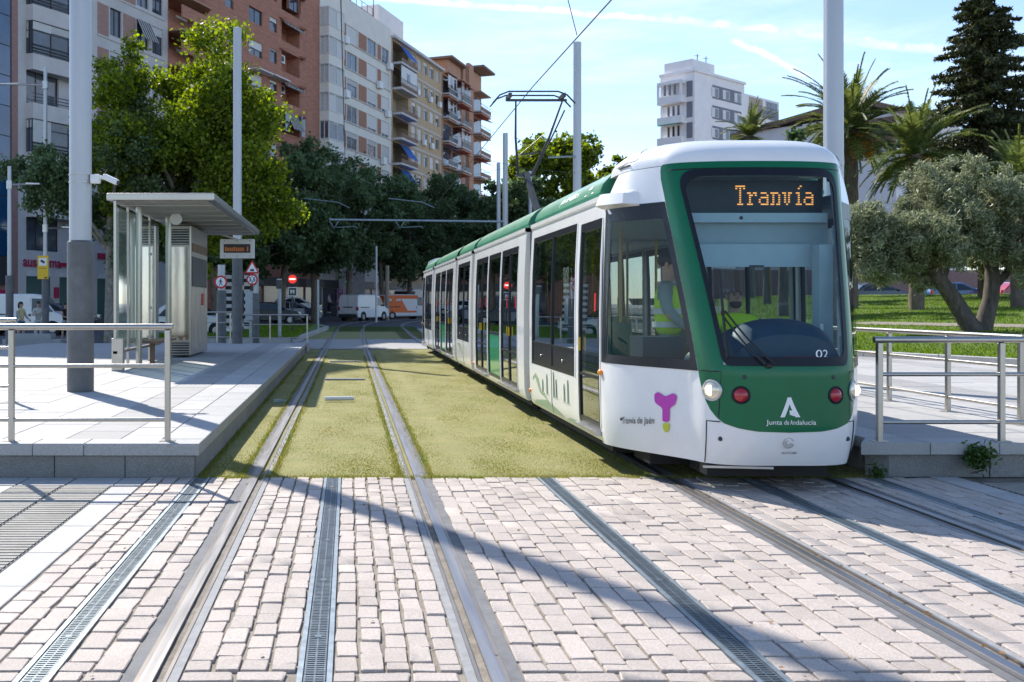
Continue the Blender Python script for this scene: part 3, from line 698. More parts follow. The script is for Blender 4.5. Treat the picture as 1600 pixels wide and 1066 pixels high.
# --- pavers and turf bands where the tracks bend ---------------------------
def band(name, ya, yb, xa, xb, m, dz=0., kind='structure'):
    n = 8; b_ = MB(); b_.grid(lambda u, v: (u+shift(v), v, gz(v)+dz), [xa, LT, 2, RT, xb], ys_list(ya, yb, n)); return tag(obj(name, b_, m), kind=kind)
band('track_pavement', YE, 45, -1.9, 6.5, M['slab_grey'], -.004)
band('track_turf', 45, 54, -2.6, 2.3, M['soil'], -.003); band('track_path', 45, 54, 2.3, 8, M['slab_grey'], -.004)
band('track_pavement', 54, 58.5, -1.0, 7, M['slab_grey'], -.003)
band('track_turf', 54, 62, -6, -1.0, M['lawn'], -.002)
# grass island left of the tracks with its kerb
isl = [(-9.8, 41), (-2.3, 41), (-1.9, 47), (-1.2, 57), (-2.0, 61), (-10.5, 56)]
mb = MB(); mb.extrude([(x, y, gz(y)-.03) for x, y in isl], (0, 0, .20)); tag(obj('grass_island', mb, M['lawn']), kind='structure')
kerb2 = empty('island_kerb', (-2, 47, 0)); tag(kerb2, kind='structure')
for (p, q) in list(zip(isl, isl[1:]))[:4]:
    P, Q = Vector(p), Vector(q); n = max(1, int((Q-P).length/1.5))
    for i in range(n):
        a_ = P+(Q-P)*(i/n+.003); b_ = P+(Q-P)*((i+1)/n-.003); m_ = MB(); m_.bar((a_.x, a_.y, gz(a_.y)+.08), (b_.x, b_.y, gz(b_.y)+.08), .16, .22); obj('kerb_stone', m_, M['slab'], kerb2)
g_ = np.random.default_rng(21); nb = 26000; xx = g_.uniform(-10, -1.4, nb); yy = g_.uniform(41, 60, nb)
k = xx < -2.1+.0*(yy); xx, yy = xx[k], yy[k]
co, ix = blades(len(xx), lambda g_, n: xx, lambda g_, n: yy, lambda X_, Y_: .155+.30*np.clip((Y_-38)/40, 0, 1)**2*(3-2*np.clip((Y_-38)/40, 0, 1)), .05, .12, .04, 33)
tag(link('island_grass', np_mesh('island_grass', co, ix, M['lawn_blade'], tri=True)), kind='stuff')
# ------------------------------------------------------------------ buildings along the avenue on the left
BP = Vector((-18.3, 63.)); BD = Vector((.3907, .9205)); BROT = math.atan2(BD.y, BD.x)
def bu(x):                          # distance along the building line of what stands in the photo column x
    k = (x-CXP)/FPX; return (k*BP.y-BP.x)/(BD.x-k*BD.y)
def bz(x, y): return HC+(HY-y)/FPX*(BP.y+bu(x)*BD.y)
class Facade:
    """a building whose street wall lies on the line; children use local coordinates: x along the wall, y into the building, z up"""
    def __init__(s, name, xa, xb, ztop, wall, label, depth=12, side=True):
        s.u0 = bu(xa); s.u1 = bu(xb); p = BP+BD*s.u0
        s.root = empty(name, (p.x, p.y, 0), BROT, label, 'building'); s.ztop = ztop; s.wall = wall; s.depth = depth; s.holes = []; s.items = []
    def u(s, x): return bu(x)-s.u0
    def add(s, nm, mb, m, parent=None, **k): return obj(nm, mb, m, parent or s.root, local=True, **k)
    def win(s, u0, u1, z0, z1, kind='win', blind=0., frame='frame_dark', pane='pane', mull=1): s.holes.append((u0, u1, z0, z1)); s.items.append((u0, u1, z0, z1, kind, blind, frame, pane, mull))
    def build(s, z0=0.):
        W_ = s.u1-s.u0; us = sorted({0., W_, *[h[0] for h in s.holes], *[h[1] for h in s.holes]}); zs = sorted({z0, s.ztop, *[h[2] for h in s.holes], *[h[3] for h in s.holes]})
        mb = MB()
        import bisect
        taken = set()
        for h in s.holes:
            for i in range(bisect.bisect_left(us, h[0]), bisect.bisect_left(us, h[1])):
                for j in range(bisect.bisect_left(zs, h[2]), bisect.bisect_left(zs, h[3])): taken.add((i, j))
        for i in range(len(us)-1):
            for j in range(len(zs)-1):
                if (i, j) in taken: continue
                mb.add([(us[i], 0, zs[j]), (us[i+1], 0, zs[j]), (us[i+1], 0, zs[j+1]), (us[i], 0, zs[j+1])], [(0, 1, 2, 3)])
        for (a, b, c, d) in s.holes:
            t = .9 if False else .28
            mb.add([(a, 0, c), (b, 0, c), (b, t, c), (a, t, c), (a, 0, d), (b, 0, d), (b, t, d), (a, t, d)], [(0, 1, 2, 3), (7, 6, 5, 4), (0, 3, 7, 4), (1, 5, 6, 2)])
        D = s.depth
        mb.add([(0, 0, z0), (0, D, z0), (W_, D, z0), (W_, 0, z0), (0, 0, s.ztop), (0, D, s.ztop), (W_, D, s.ztop), (W_, 0, s.ztop)], [(0, 4, 5, 1), (1, 5, 6, 2), (2, 6, 7, 3), (4, 7, 6, 5)])
        s.add('wall', mb, s.wall)
        for (a, b, c, d, kind, bl, fr, pn, mu) in s.items: window(s, a, b, c, d, kind, bl, fr, pn, mu)
def window(F, a, b, c, d, kind='win', bl=0., fr='frame_dark', pn='pane', mu=1, y=.12, parent=None, sm_=False):
    mb = MB(); f = .06
    mb.box(a, y, c, b, y+.06, c+f); mb.box(a, y, d-f, b, y+.06, d); mb.box(a, y+.002, c, a+f, y+.058, d); mb.box(b-f, y+.002, c, b, y+.058, d)
    for k in range(1, mu+1): q = a+(b-a)*k/(mu+1); mb.box(q-.03, y+.004, c, q+.03, y+.056, d)
    w = F.add('window', mb, M[fr], parent)
    sub = parent is None
    m2 = MB(); m2.add([(a, y+.035, c), (b, y+.035, c), (b, y+.035, d), (a, y+.035, d)], [(0, 1, 2, 3)])
    o = link('pane', m2.mesh('pane', M[pn]), w if sub else parent, local=True)
    if bl > 0:
        m3 = MB(); z = d-(d-c)*bl; m3.box(a+.02, y-.05, z, b-.02, y-.01, d-.01); link('blind', m3.mesh('blind', M['blind']), w if sub else parent, local=True)
    return w
def rail_mb(mb, u0, u1, y, z, h=.9, step=.12, posts=True):
    mb.box(u0, y-.02, z+h-.04, u1, y+.02, z+h); mb.box(u0, y-.015, z+.05, u1, y+.015, z+.08); n = max(2, int((u1-u0)/step))
    for i in range(n+1): q = u0+(u1-u0)*i/n; mb.box(q-.008, y-.008, z+.08, q+.008, y+.008, z+h-.04)

# 1 blue glass tower at the picture's edge
F = Facade('glass_office', -60, 27, 36, M['frame_dark'], 'dark blue glass office block at the end of the row of flats', 14)
z0 = bz(12, 402); pitch = 1.75; cw = 1.55; W_ = F.u1-F.u0
mb = MB(); mb.box(0, .06, z0, W_, F.depth, 36); mb.box(0, 0, z0-.5, W_, .3, z0); F.add('frame', mb, M['frame_dark'])
i = 0
u = W_-.55
while u-cw > 0:
    z = z0+.05
    while z < 33:
        m2 = MB(); m2.add([(u-cw, .0, z), (u-.05, .0, z), (u-.05, .0, z+pitch-.05), (u-cw, .0, z+pitch-.05)], [(0, 1, 2, 3)]); F.add('pane', m2, M['pane_blue']); z += pitch
    u -= cw
mb = MB(); mb.box(W_-.5, -.05, 0, W_, .2, 36); F.add('pilaster', mb, M['stone_pink'])
mb = MB(); mb.box(0, .05, 0, W_-.5, F.depth, z0-.5); F.add('base_wall', mb, M['stone_pink'])
mb = MB(); mb.box(0, -.12, z0-1.6, W_-.7, .05, z0-.5); F.add('fascia', mb, M['frame_dark'])
mb = MB(); mb.box(W_-3.2, -.1, z0-2.6, W_-1, .05, z0-1.9); F.add('shop_sign', mb, M['shop_red'])

# 2 pale block with a bay window column and brick panels
F = Facade('apartment_building', 28, 262, bz(80, -185), M['stone_pale'], 'pale grey apartment block with brick panels and a glazed bay over a red-lettered shop', 14)
P = F.u
levels = [bz(80, y) for y in (382, 318, 243, 169, 98, 21, -56, -130)]     # undersides of the glazed storeys
fl = 2.92; zb = [levels[1]+fl*k for k in range(-1, 8)]
for k, z in enumerate(zb):
    b0, b1, b2 = P(41), P(92), P(118)
    if k < 8: 
        F.win(P(152), P(196), z+.75, z+2.05, 'brick', 0) if False else None
    F.win(P(172), P(190), z+.15, z+2.0, blind=(.25, .0, .5, 0, .15, 0, 0, .3, 0)[k], mull=1)
    F.win(P(214), P(232), z+.05, z+2.0, blind=0, mull=1)
    F.win(P(238), P(254), z+.05, z+2.0, blind=.3 if k % 2 else 0)
    F.win(b0, b1, z-.05, z+2.05, mull=2, frame='frame_dark')
F.build()
for k, z in enumerate(zb):
    # angled bay: parapet, railing, roof slab
    if k == 0: continue
    poly = [(P(41), 0), (P(41), -.5), (P(90), -.95), (P(117), -.25), (P(117), 0)]
    mb = MB(); mb.extrude([(x, y, z-1.0) for x, y in poly], (0, 0, .95)); F.add('bay_parapet', mb, M['stone_pale'])
    mb = MB()
    for (p, q) in zip(poly[1:4], poly[2:5]):
        for hz in (.12, .3, .5): mb.bar((p[0], p[1], z+hz), (q[0], q[1], z+hz), .04, .05)
    F.add('railing', mb, M['dk_metal'])
    if k in (2, 4, 5, 6, 7, 0):
        mb = MB(); pts = [(poly[1][0]+.05, .05), (poly[1][0]+.05, -.42), (poly[2][0], -.82), (poly[3][0]-.05, -.2)]
        fr = MB()
        for (p, q) in zip(pts, pts[1:]):
            n = 2 if p is pts[0] else 2
            for j in range(n):
                a_ = (p[0]+(q[0]-p[0])*j/n, p[1]+(q[1]-p[1])*j/n); b_ = (p[0]+(q[0]-p[0])*(j+1)/n, p[1]+(q[1]-p[1])*(j+1)/n)
                fr.bar((*a_, z+.0), (*a_, z+1.95), .07, .07); m2 = MB(); m2.add([(*a_, z), (*b_, z), (*b_, z+1.9), (*a_, z+1.9)], [(0, 1, 2, 3)]); F.add('pane', m2, M['pane'])
                bh = (0, .5, 1.35, .45, 0, 1.0, .5)[(k*3+j*2+(3 if p is pts[1] else 0)) % 7]
                if bh: m3 = MB(); m3.bar((a_[0], a_[1]-.03, z+1.9-bh/2), (b_[0], b_[1]-.03, z+1.9-bh/2), .02, bh); F.add('blind', m3, M['blind'])
            fr.bar((p[0], p[1], z+1.92), (q[0], q[1], z+1.92), .08, .1); fr.bar((p[0], p[1], z+1.35), (q[0], q[1], z+1.35), .06, .06)
        F.add('window_frame', fr, M['frame_dark'])
    elif k == 1:
        mb = MB(); mb.extrude([(P(88), -.8, z+1.9), (P(88), -1.5, z+1.5), (P(88), -1.5, z+1.25)], (P(116)-P(88), 0, 0)); F.add('awning', mb, M['awning_stripe'])
    # brick infill panels, proud of nothing: set 3 mm out
    for (xa, xb) in ((152, 170), (192, 212)):
        mb = MB(); mb.box(P(xa), -.003, z-.1, P(xb), .05, z+2.0); F.add('brick_panel', mb, M['brick_pink'])
    mb = MB(); mb.box(P(152), -.06, z-.22, P(257), .02, z-.1); F.add('sill_band', mb, M['stone_pale'])
    if k in (2, 3, 5):
        a_, b_ = P(213), P(234); mb = MB(); mb.add([(a_, -.05, z+2.0), (b_, -.05, z+2.0), (b_, -.75, z+.55), (a_, -.75, z+.55), (a_, -.09, z+2.0), (b_, -.09, z+2.0), (b_, -.79, z+.55), (a_, -.79, z+.55)], [(0, 1, 2, 3), (7, 6, 5, 4), (3, 2, 6, 7)]); F.add('awning', mb, M['awning_stripe'])
    mb = MB(); mb.box(P(100), -1.15, z+.4, P(108), -.85, z+1.1); 
    if k in (1, 3): F.add('air_conditioner', mb, M['white_flat'])
# shop at street level
zs = bz(80, 420)
for (xa, xb) in ((41, 78), (93, 128), (152, 168)):
    mb = MB(); mb.box(P(xa), -.02, .15, P(xb), .1, zs-.2); F.add('shop_window', mb, M['shop_green'])
    mb = MB(); mb.box(P(xa), -.06, zs-.5, P(xb), .0, zs-.2); F.add('shutter_box', mb, M['frame_white'])
def fac_text(s, size, u, z, y, m, sx=1.): return F.add('lettering', text_mb(s, size, lambda a, b: (u+a, y, z+b), align='LEFT', sx=sx, bold=.02), m)
hh = (bz(60, 402)-bz(60, 417))
fac_text('ausa', hh*1.5, P(35), bz(60, 417), -.06, M['shop_red'], 1.05); fac_text('ma', hh*1.5, P(76), bz(60, 417), -.06, M['shop_red'], 1.05)
mb = MB(); mb.box(P(92), -.08, bz(100, 417), P(114), -.01, bz(100, 411)); F.add('shop_sign', mb, M['shop_red'])
mb = MB(); mb.box(P(152), -.08, bz(160, 405), P(172), -.01, bz(160, 396)); F.add('shop_sign', mb, M['shop_red'])
mb = MB(); mb.box(P(84), -.08, bz(88, 466), P(91), -.01, bz(88, 449)); F.add('poster', mb, M['shop_red'])

# 3 red brick tower block with recessed balconies
F = Facade('apartment_building', 262, 499, bz(480, -120), M['brick_red'], 'red brick apartment tower with recessed balconies and dark windows', 13)
P = F.u
def rows(x, y0, y1, yb, yc, n, n2=4):    # first row (top, bottom), second row top -> pitch
    pit = bz(x, y0)-bz(x, yb); zt, zl = bz(x, y0), bz(x, y1); return [(zl-pit*k, zt-pit*k) for k in range(-2, n)]
for k, (zl, zt) in enumerate(rows(358, 44, 65, 97, 0, 7)): F.win(P(352), P(365), zl, zt, blind=(.6, .3, .2, .8, .3, 0, .5, 0, 0)[k], mull=0)
for k, (zl, zt) in enumerate(rows(400, 14, 37, 65, 0, 7)): F.win(P(389), P(410), zl, zt, blind=(0, .1, 0, .5, .8, .3, 0, 0, 0)[k], mull=1, frame='frame_dark')
for k, (zl, zt) in enumerate(rows(427, 28, 49, 77, 0, 8)): F.win(P(421.6), P(433), zl, zt, blind=(0, .2, .3, .1, .2, 1, .4, 0, 0, 0)[k], mull=0)
for k, (zl, zt) in enumerate(rows(460, -8, 18, 38, 0, 1)): F.win(P(452), P(470), zl, zt, mull=1)
brow = []
for k in range(-2, 6):
    pit = bz(454, 37)-bz(454, 84); zt, zl = bz(454, 37)-pit*k, bz(454, 66)-pit*k; brow.append((zl, zt))
for (zl, zt) in brow: F.holes.append((P(440), P(468), zl-.2, zt))
lrow = []
for k in range(-2, 5): zt, zl = bz(290, 8)-2.55*k, bz(290, 34)-2.55*k; lrow.append((zl, zt)); F.holes.append((P(263), P(322), zl, zt))
F.build()
for k, (zl, zt) in enumerate(brow):
    a, b = P(440), P(468); mb = MB()
    t = .28; mb.add([(a, t, zl-.2), (b, t, zl-.2), (b, 1.3, zl-.2), (a, 1.3, zl-.2), (a, t, zt), (b, t, zt), (b, 1.3, zt), (a, 1.3, zt)], [(0, 1, 2, 3), (7, 6, 5, 4), (0, 3, 7, 4), (1, 5, 6, 2), (3, 2, 6, 7)]); F.add('balcony', mb, M['brick_red'])
    mb = MB(); mb.box(a+.4, 1.2, zl-.1, a+1.9, 1.28, zt-.35); F.add('balcony_door', mb, M['pane'])
    for (ua, ub) in ((a-.5, a+.0), (b, b+1.0)):
        mb = MB(); mb.extrude([(ua, 0, zt+.02), (ub, 0, zt+.02), (ub if ua < a else ua, -.7, zt-.25)], (0, 0, .22)); F.add('corner_fin', mb, M['brick_red'])
    if k in (2, 4): mb = MB(); mb.extrude([(a, .0, zt-.05), (a, -.55, zt-.38), (a, -.55, zt-.6)], (b-a, 0, 0)); F.add('awning', mb, M['awning_stripe'])
    if k in (3, 4): mb = MB(); mb.box(a+.7, .5, zl+.75, a+1.7, .85, zl+1.5); mb.cyl((a+1.2, .5, zl+1.12), (a+1.2, .47, zl+1.12), .27, n=12, mi=1); F.add('air_conditioner', mb, [M['white_flat'], M['dk_metal']])
    if k == 5:
        mb = MB()
        mb.box(a-.2, -.5, zl-.2, a+.7, -.45, zt); F.add('balcony_glazing', mb, M['pane']); mb = MB(); mb.box(b-.6, -.5, zl-.2, b+.2, -.45, zt); F.add('balcony_glazing', mb, M['pane'])
        mb = MB(); mb.add([(a+.7, -.1, zt), (b-.6, -.1, zt), (b-.6, -.9, zl+.1), (a+.7, -.9, zl+.1)], [(0, 1, 2, 3)]); F.add('awning', mb, M['awning_stripe'])
for k, (zl, zt) in enumerate(lrow):
    a, b = P(263), P(322); mb = MB(); t = .28
    mb.add([(a, t, zl), (b, t, zl), (b, 1.6, zl), (a, 1.6, zl), (a, t, zt), (b, t, zt), (b, 1.6, zt), (a, 1.6, zt)], [(0, 1, 2, 3), (7, 6, 5, 4), (0, 3, 7, 4), (1, 5, 6, 2), (3, 2, 6, 7)]); F.add('balcony', mb, M['brick_red'])
    for j in range(2): mb = MB(); mb.box(a+.8+j*2.6, 1.5, zl+.3, a+2.4+j*2.6, 1.58, zt-.3); F.add('balcony_window', mb, M['blind'])
    mb = MB(); mb.extrude([(a, 0, zt), (b-.8, 0, zt), (b, -.0, zt), (b-1.2, -1.2, zt), (a, -1.2, zt)], (0, 0, .12)); F.add('canopy', mb, M['brick_brown'])
    mb = MB(); mb.box(a, -1.2, zl-.35, b-1.2, -1.1, zl+.55); F.add('balcony_parapet', mb, M['brick_red'])
    if k in (3, 5): mb = MB(); mb.extrude([(a, -1.1, zt-.05), (a, -1.7, zt-.5), (a, -1.7, zt-.75)], (b-a-1, 0, 0)); F.add('awning', mb, M['awning_stripe'])
for (x, yq) in ((400, 113), (427, 124)):
    mb = MB(); mb.box(P(x-11), -.9, bz(x, yq), P(x+13), -.02, bz(x, yq)+.12); F.add('awning_case', mb, M['frame_white'])

# 4 cream block with brick panels between the windows and angled bays at its corner
F = Facade('apartment_building', 500, 611.5, bz(505, -28), M['stone_cream'], 'cream apartment block with long white parapets and an angled corner bay', 13)
P = F.u; pit = bz(505, 62)-bz(505, 106); W_ = F.u1-F.u0
z_first = bz(505, 42)     # underside of the top window row
cols4 = [(542, 559, 1), (574, 588.5, 1), (596.5, 608, 1)]
rowsz = [z_first-pit*k for k in range(0, 9)]
for k, z in enumerate(rowsz):
    for j, (xa, xb, q) in enumerate(cols4): F.win(P(xa), P(xb), z, z+1.75, blind=rnd.choice((0, .3, .8, 1, .95)), frame='frame_white', mull=1)
F.build()
for k, z in enumerate(rowsz):
    for (xa, xb) in ((535.5, 541), (560, 573), (589.5, 595.5)):
        mb = MB(); mb.box(P(xa), -.004, z-.0, P(xb), .05, z+1.75); F.add('brick_panel', mb, M['brick_panel'])
    mb = MB(); mb.box(P(535), -.1, z-.12, W_, .02, z-.003); F.add('sill_band', mb, M['stone_pale'])
    poly = [(P(500.5), 0), (P(500.5), -.9), (P(521), -1.15), (P(534.5), -.02), (P(534.5), 0)]
    mb = MB(); mb.extrude([(x, y, z-1.25) for x, y in poly], (0, 0, 1.2)); F.add('bay_parapet', mb, M['stone_cream'])
    fr = MB()
    for pi, (p, q) in enumerate(zip(poly[0:3], poly[1:4])):
        for j in range(2):
            a_ = (p[0]+(q[0]-p[0])*j/2, p[1]+(q[1]-p[1])*j/2); b_ = (p[0]+(q[0]-p[0])*(j+1)/2, p[1]+(q[1]-p[1])*(j+1)/2)
            fr.bar((*a_, z-.06), (*a_, z+1.75), .1, .1); m2 = MB(); m2.add([(*a_, z-.05), (*b_, z-.05), (*b_, z+1.7), (*a_, z+1.7)], [(0, 1, 2, 3)])
            F.add('bay_shutter' if k != 4 else 'pane', m2, M['blind'] if k != 4 else M['pane'])
        fr.bar((p[0], p[1], z+1.72), (q[0], q[1], z+1.72), .12, .1)
        fr.bar((p[0], p[1], z-.02), (q[0], q[1], z-.02), .1, .08)
    F.add('window_frame', fr, M['frame_white'])
    for xx in ((606, 590, 603, 0, 596, 0, 0, 0, 0)[k], (537, 0, 538, 0, 0, 0, 0, 0, 0)[k]):
        if xx: mb = MB(); mb.box(P(xx)-.5, -.5, z-.5, P(xx)+.5, -.1, z+.25); F.add('air_conditioner', mb, M['white_flat'])
mb = MB(); mb.box(P(552), 3, F.ztop, P(580), 8, F.ztop+2.6); F.add('roof_hut', mb, M['brick_red'])
mb = MB()
for i in range(10): q = 2+i*1.6; mb.bar((q, 1.0, F.ztop), (q, 1.0, F.ztop+1.6), .05, .05)
for h in (.8, 1.6): mb.bar((2, 1, F.ztop+h), (16.4, 1, F.ztop+h), .04, .04)
for (a_, b_) in (((P(530), 2), (P(565), 6)), ((P(565), 2), (P(530), 6))): mb.bar((*a_, F.ztop), (*b_, F.ztop+6.5), .09, .09)
for xx in (528, 540, 552, 566): mb.bar((P(xx), 4, F.ztop), (P(xx), 4, F.ztop+6), .1, .1)
for h in (2, 4, 6): mb.bar((P(528), 4, F.ztop+h), (P(566), 4, F.ztop+h), .08, .08)
F.add('roof_frame', mb, M['dk_metal'])
mb = MB(); q = P(609); mb.bar((q, 2, F.ztop), (q, 2, F.ztop+6), .07, .07); mb.bar((q-1.3, 2, F.ztop+5.7), (q+.4, 2, F.ztop+5.9), .05, .05); mb.bar((q-.5, 2, F.ztop+4.5), (q+.6, 2, F.ztop+4.5), .05, .05); F.add('antenna', mb, M['dk_metal'])

# 5 tan brick block: balcony column with blue awnings, five columns of white windows
F = Facade('apartment_building', 612, 690, bz(645, 82), M['brick_tan'], 'tan brick apartment block with blue awnings on its balcony column', 13)
P = F.u; W_ = F.u1-F.u0; pit = bz(645, 140)-bz(645, 177.3)
zr = [bz(648, 106)-pit*k for k in range(9)]
for k, z in enumerate(zr):
    for xx in (646, 655.5, 665, 674.5, 683.5): F.win(P(xx)-.75, P(xx)+.75, z, z+1.5, blind=rnd.choice((.2, 1, .6, .95, .3)), frame='frame_white', mull=0)
    F.holes.append((P(613.5), P(638), z-1.0, z+1.55))
F.build()
for k, z in enumerate(zr):
    a, b = P(613.5), P(638); t = .28; mb = MB()
    mb.add([(a, t, z-1), (b, t, z-1), (b, 1.5, z-1), (a, 1.5, z-1), (a, t, z+1.55), (b, t, z+1.55), (b, 1.5, z+1.55), (a, 1.5, z+1.55)], [(0, 1, 2, 3), (7, 6, 5, 4), (0, 3, 7, 4), (1, 5, 6, 2), (3, 2, 6, 7)]); F.add('balcony', mb, M['wall_beige'])
    mb = MB(); mb.box(a+.6, 1.42, z-.9, a+2.4, 1.48, z+1.2); F.add('balcony_door', mb, M['pane'])
    mb = MB(); mb.box(a-.15, -1.2, z-1.25, b+.15, -.002, z-1.0); F.add('balcony_slab', mb, M['stone_pale'])
    mb = MB(); mb.box(a-.1, -1.18, z-.95, b+.1, -1.1, z-.55); rail_mb(mb, a-.1, b+.1, -1.14, z-.9, .9, .25); F.add('balcony_railing', mb, M['roof_brown'])
    if k in (0, 4, 5): mb = MB(); mb.add([(a+2.2, -.1, z+1.5), (b, -.1, z+1.5), (b, -1.3, z-.2), (a+2.2, -1.3, z-.2)], [(0, 1, 2, 3)]); F.add('awning', mb, M['awning_blue'])
    elif k == 3: mb = MB(); mb.add([(a+.5, -.1, z+1.5), (b, -.1, z+1.5), (b, -1.3, z+.8), (a+.5, -1.3, z+.8)], [(0, 1, 2, 3)]); F.add('awning', mb, M['awning_blue'])
    elif k == 1: mb = MB(); mb.box(a, -1.1, z-.95, b, -1.05, z+1.5); F.add('balcony_glazing', mb, M['frame_white']); mb = MB(); mb.box(a+1.8, -1.12, z-.1, a+2.9, -1.1, z+.9); F.add('pane', mb, M['pane'])
    mb = MB(); mb.box(P(640), -.05, z-1.2, W_, .01, z-1.0); F.add('string_course', mb, M['stone_pale'])
    for xx in ((), (650, 670, 684), (), (660, 672), (), (669, 684), ())[k] if k < 7 else (): mb = MB(); mb.box(P(xx)-.4, -.45, z-.4, P(xx)+.4, -.1, z+.3); F.add('air_conditioner', mb, M['white_flat'])
mb = MB(); mb.box(-.2, -.5, F.ztop, W_, .1, F.ztop+.3); F.add('cornice', mb, M['stone_pale'])
mb = MB(); mb.box(P(640), 4, F.ztop, P(676), 11, F.ztop+6); F.add('roof_hut', mb, M['wall_white'])
mb = MB(); rail_mb(mb, 1, W_-.5, .8, F.ztop+.3, 1.0, .8); F.add('roof_railing', mb, M['stone_pale'])

# 6 orange brick block at the far end: glazed balconies, red awnings
F = Facade('apartment_building', 690.5, 752, bz(705, 134), M['brick_brown'], 'orange brick block with jutting balconies and red awnings at the far end of the row', 13)
P = F.u; W_ = F.u1-F.u0
zr = [bz(700, 140)-3.15*k for k in range(9)]
for z in zr: F.win(P(726), P(730), z, z+1.6, blind=.9, frame='frame_white', mull=0)
F.build()
for k, z in enumerate(zr):
    for j, (xa, xb, dep) in enumerate(((691.5, 705.5, .9), (706.5, 721, 1.5), (735.5, 751, 1.6))):
        a, b = P(xa), P(xb); zz = z-(0, .25, .1)[j]
        mb = MB(); mb.box(a, -dep, zz-1.1, b, -.002, zz-.9); F.add('balcony_slab', mb, M['stone_pale'])
        mb = MB(); mb.box(a+.2, .0-.01, zz-.85, b-.2, .05, zz+1.5); F.add('balcony_door', mb, M['pane'])
        mb = MB(); mb.box(a+.02, -dep, zz-.85, b-.02, -dep+.06, zz-.35); rail_mb(mb, a, b, -dep+.03, zz-.85, .95, .3); F.add('balcony_railing', mb, M['roof_brown'] if j == 2 else M['dk_metal'])
        if j < 2 and (k+j) % 3 != 2 and k < 3: 
            mb = MB(); mb.box(a+.05, -dep+.1, zz-.2, b-.05, -dep+.15, zz+1.5); F.add('balcony_glazing', mb, M['blind'])
            for q in range(2): mb = MB(); u_ = a+(b-a)*(.25+.4*q); mb.box(u_, -dep+.07, zz-.1, u_+.9, -dep+.09, zz+1.3); F.add('pane', mb, M['pane'])
        if (k+2*j) % 2 == 1 or j == 1: mb = MB(); mb.add([(a, -.3, zz+1.75), (b, -.3, zz+1.75), (b, -dep-.5, zz+1.1), (a, -dep-.5, zz+1.1)], [(0, 1, 2, 3)]); F.add('awning', mb, M['awning_blue'] if (j == 0 and k > 2) else M['awning_red'])
        mb = MB(); mb.box(a, -dep, zz+1.75, b, -.003, zz+1.9); F.add('balcony_roof', mb, M['brick_brown'])
mb = MB(); mb.box(P(728), -.5, 0, P(735), -.003, bz(731, 101)); F.add('brick_pier', mb, M['brick_brown']); mb = MB(); mb.box(P(724), .0, F.ztop, W_, 10, bz(740, 112)); F.add('upper_wall', mb, M['brick_brown'])
mb = MB(); mb.box(P(703), .3, F.ztop, P(723), 9, bz(712, 99)); F.add('roof_hut', mb, M['brick_brown'])
mb = MB(); mb.box(P(700), -.6, bz(712, 99), P(724), 9, bz(712, 99)+.3); mb.box(P(735), -2, bz(744, 113), P(753.5), 9, bz(744, 113)+.3); F.add('roof_slab', mb, M['roof_brown'])

# shop fronts under the trees
shops = empty('shop_row', (*(BP+BD*bu(330)), 0), BROT, 'row of dim shop fronts under the dark trees', 'shops')
u = 0.; k = 0
for k in range(18):
    mb = MB(); a = u+.25; b = u+3.9
    mb.box(a, -.12, .3, b, -.05, 3.1); o = obj('shop_window', mb, M['pane'], shops, local=True)
    mb = MB(); mb.box(u, -.3, 3.15, u+4.15, -.03, 3.9); obj('shop_fascia', mb, [M['frame_dark'], M['pole_dark'], M['dk_metal']][k % 3], shops, local=True); u += 4.2

# ------------------------------------------------------------------ white and grey block behind the tram
hp = Vector(px(1085, 474, 150)[:2]); hd = Vector((.757, .653)); hrot = math.atan2(hd.y, hd.x)
B = empty('apartment_building', (hp.x, hp.y, 0), hrot, 'white apartment block with grey panels rising behind the tram', 'building')
def hb(nm, mb, m): return obj(nm, mb, m, B, local=True)
def hu(x): k = (x-CXP)/FPX; return (k*hp.y-hp.x)/(hd.x-k*hd.y)
HT = 35.6; fh = 3.05; D1 = hu(1163); D2 = hu(1217); Wl = 14
def lw(x):   # distance along the left flank
    k = (x-CXP)/FPX; ld = Vector((-hd.y, hd.x)); return (k*hp.y-hp.x)/(ld.x-k*ld.y)
mb = MB(); mb.box(0, 0, 0, D1, lw(1032), HT); mb.box(D1, 0, 0, D2, 12, HT-1.3); hb('wall', mb, M['wall_white'])
mb = MB(); mb.box(.4, .6, HT, hu(1122), 5.2, HT+2.0); hb('roof_hut', mb, M['wall_white'])
mb = MB(); mb.box(-.25, -.25, HT-.02, D1+.1, lw(1031), HT+.35); hb('parapet', mb, M['wall_white'])
FB = Facade.__new__(Facade); FB.root = B
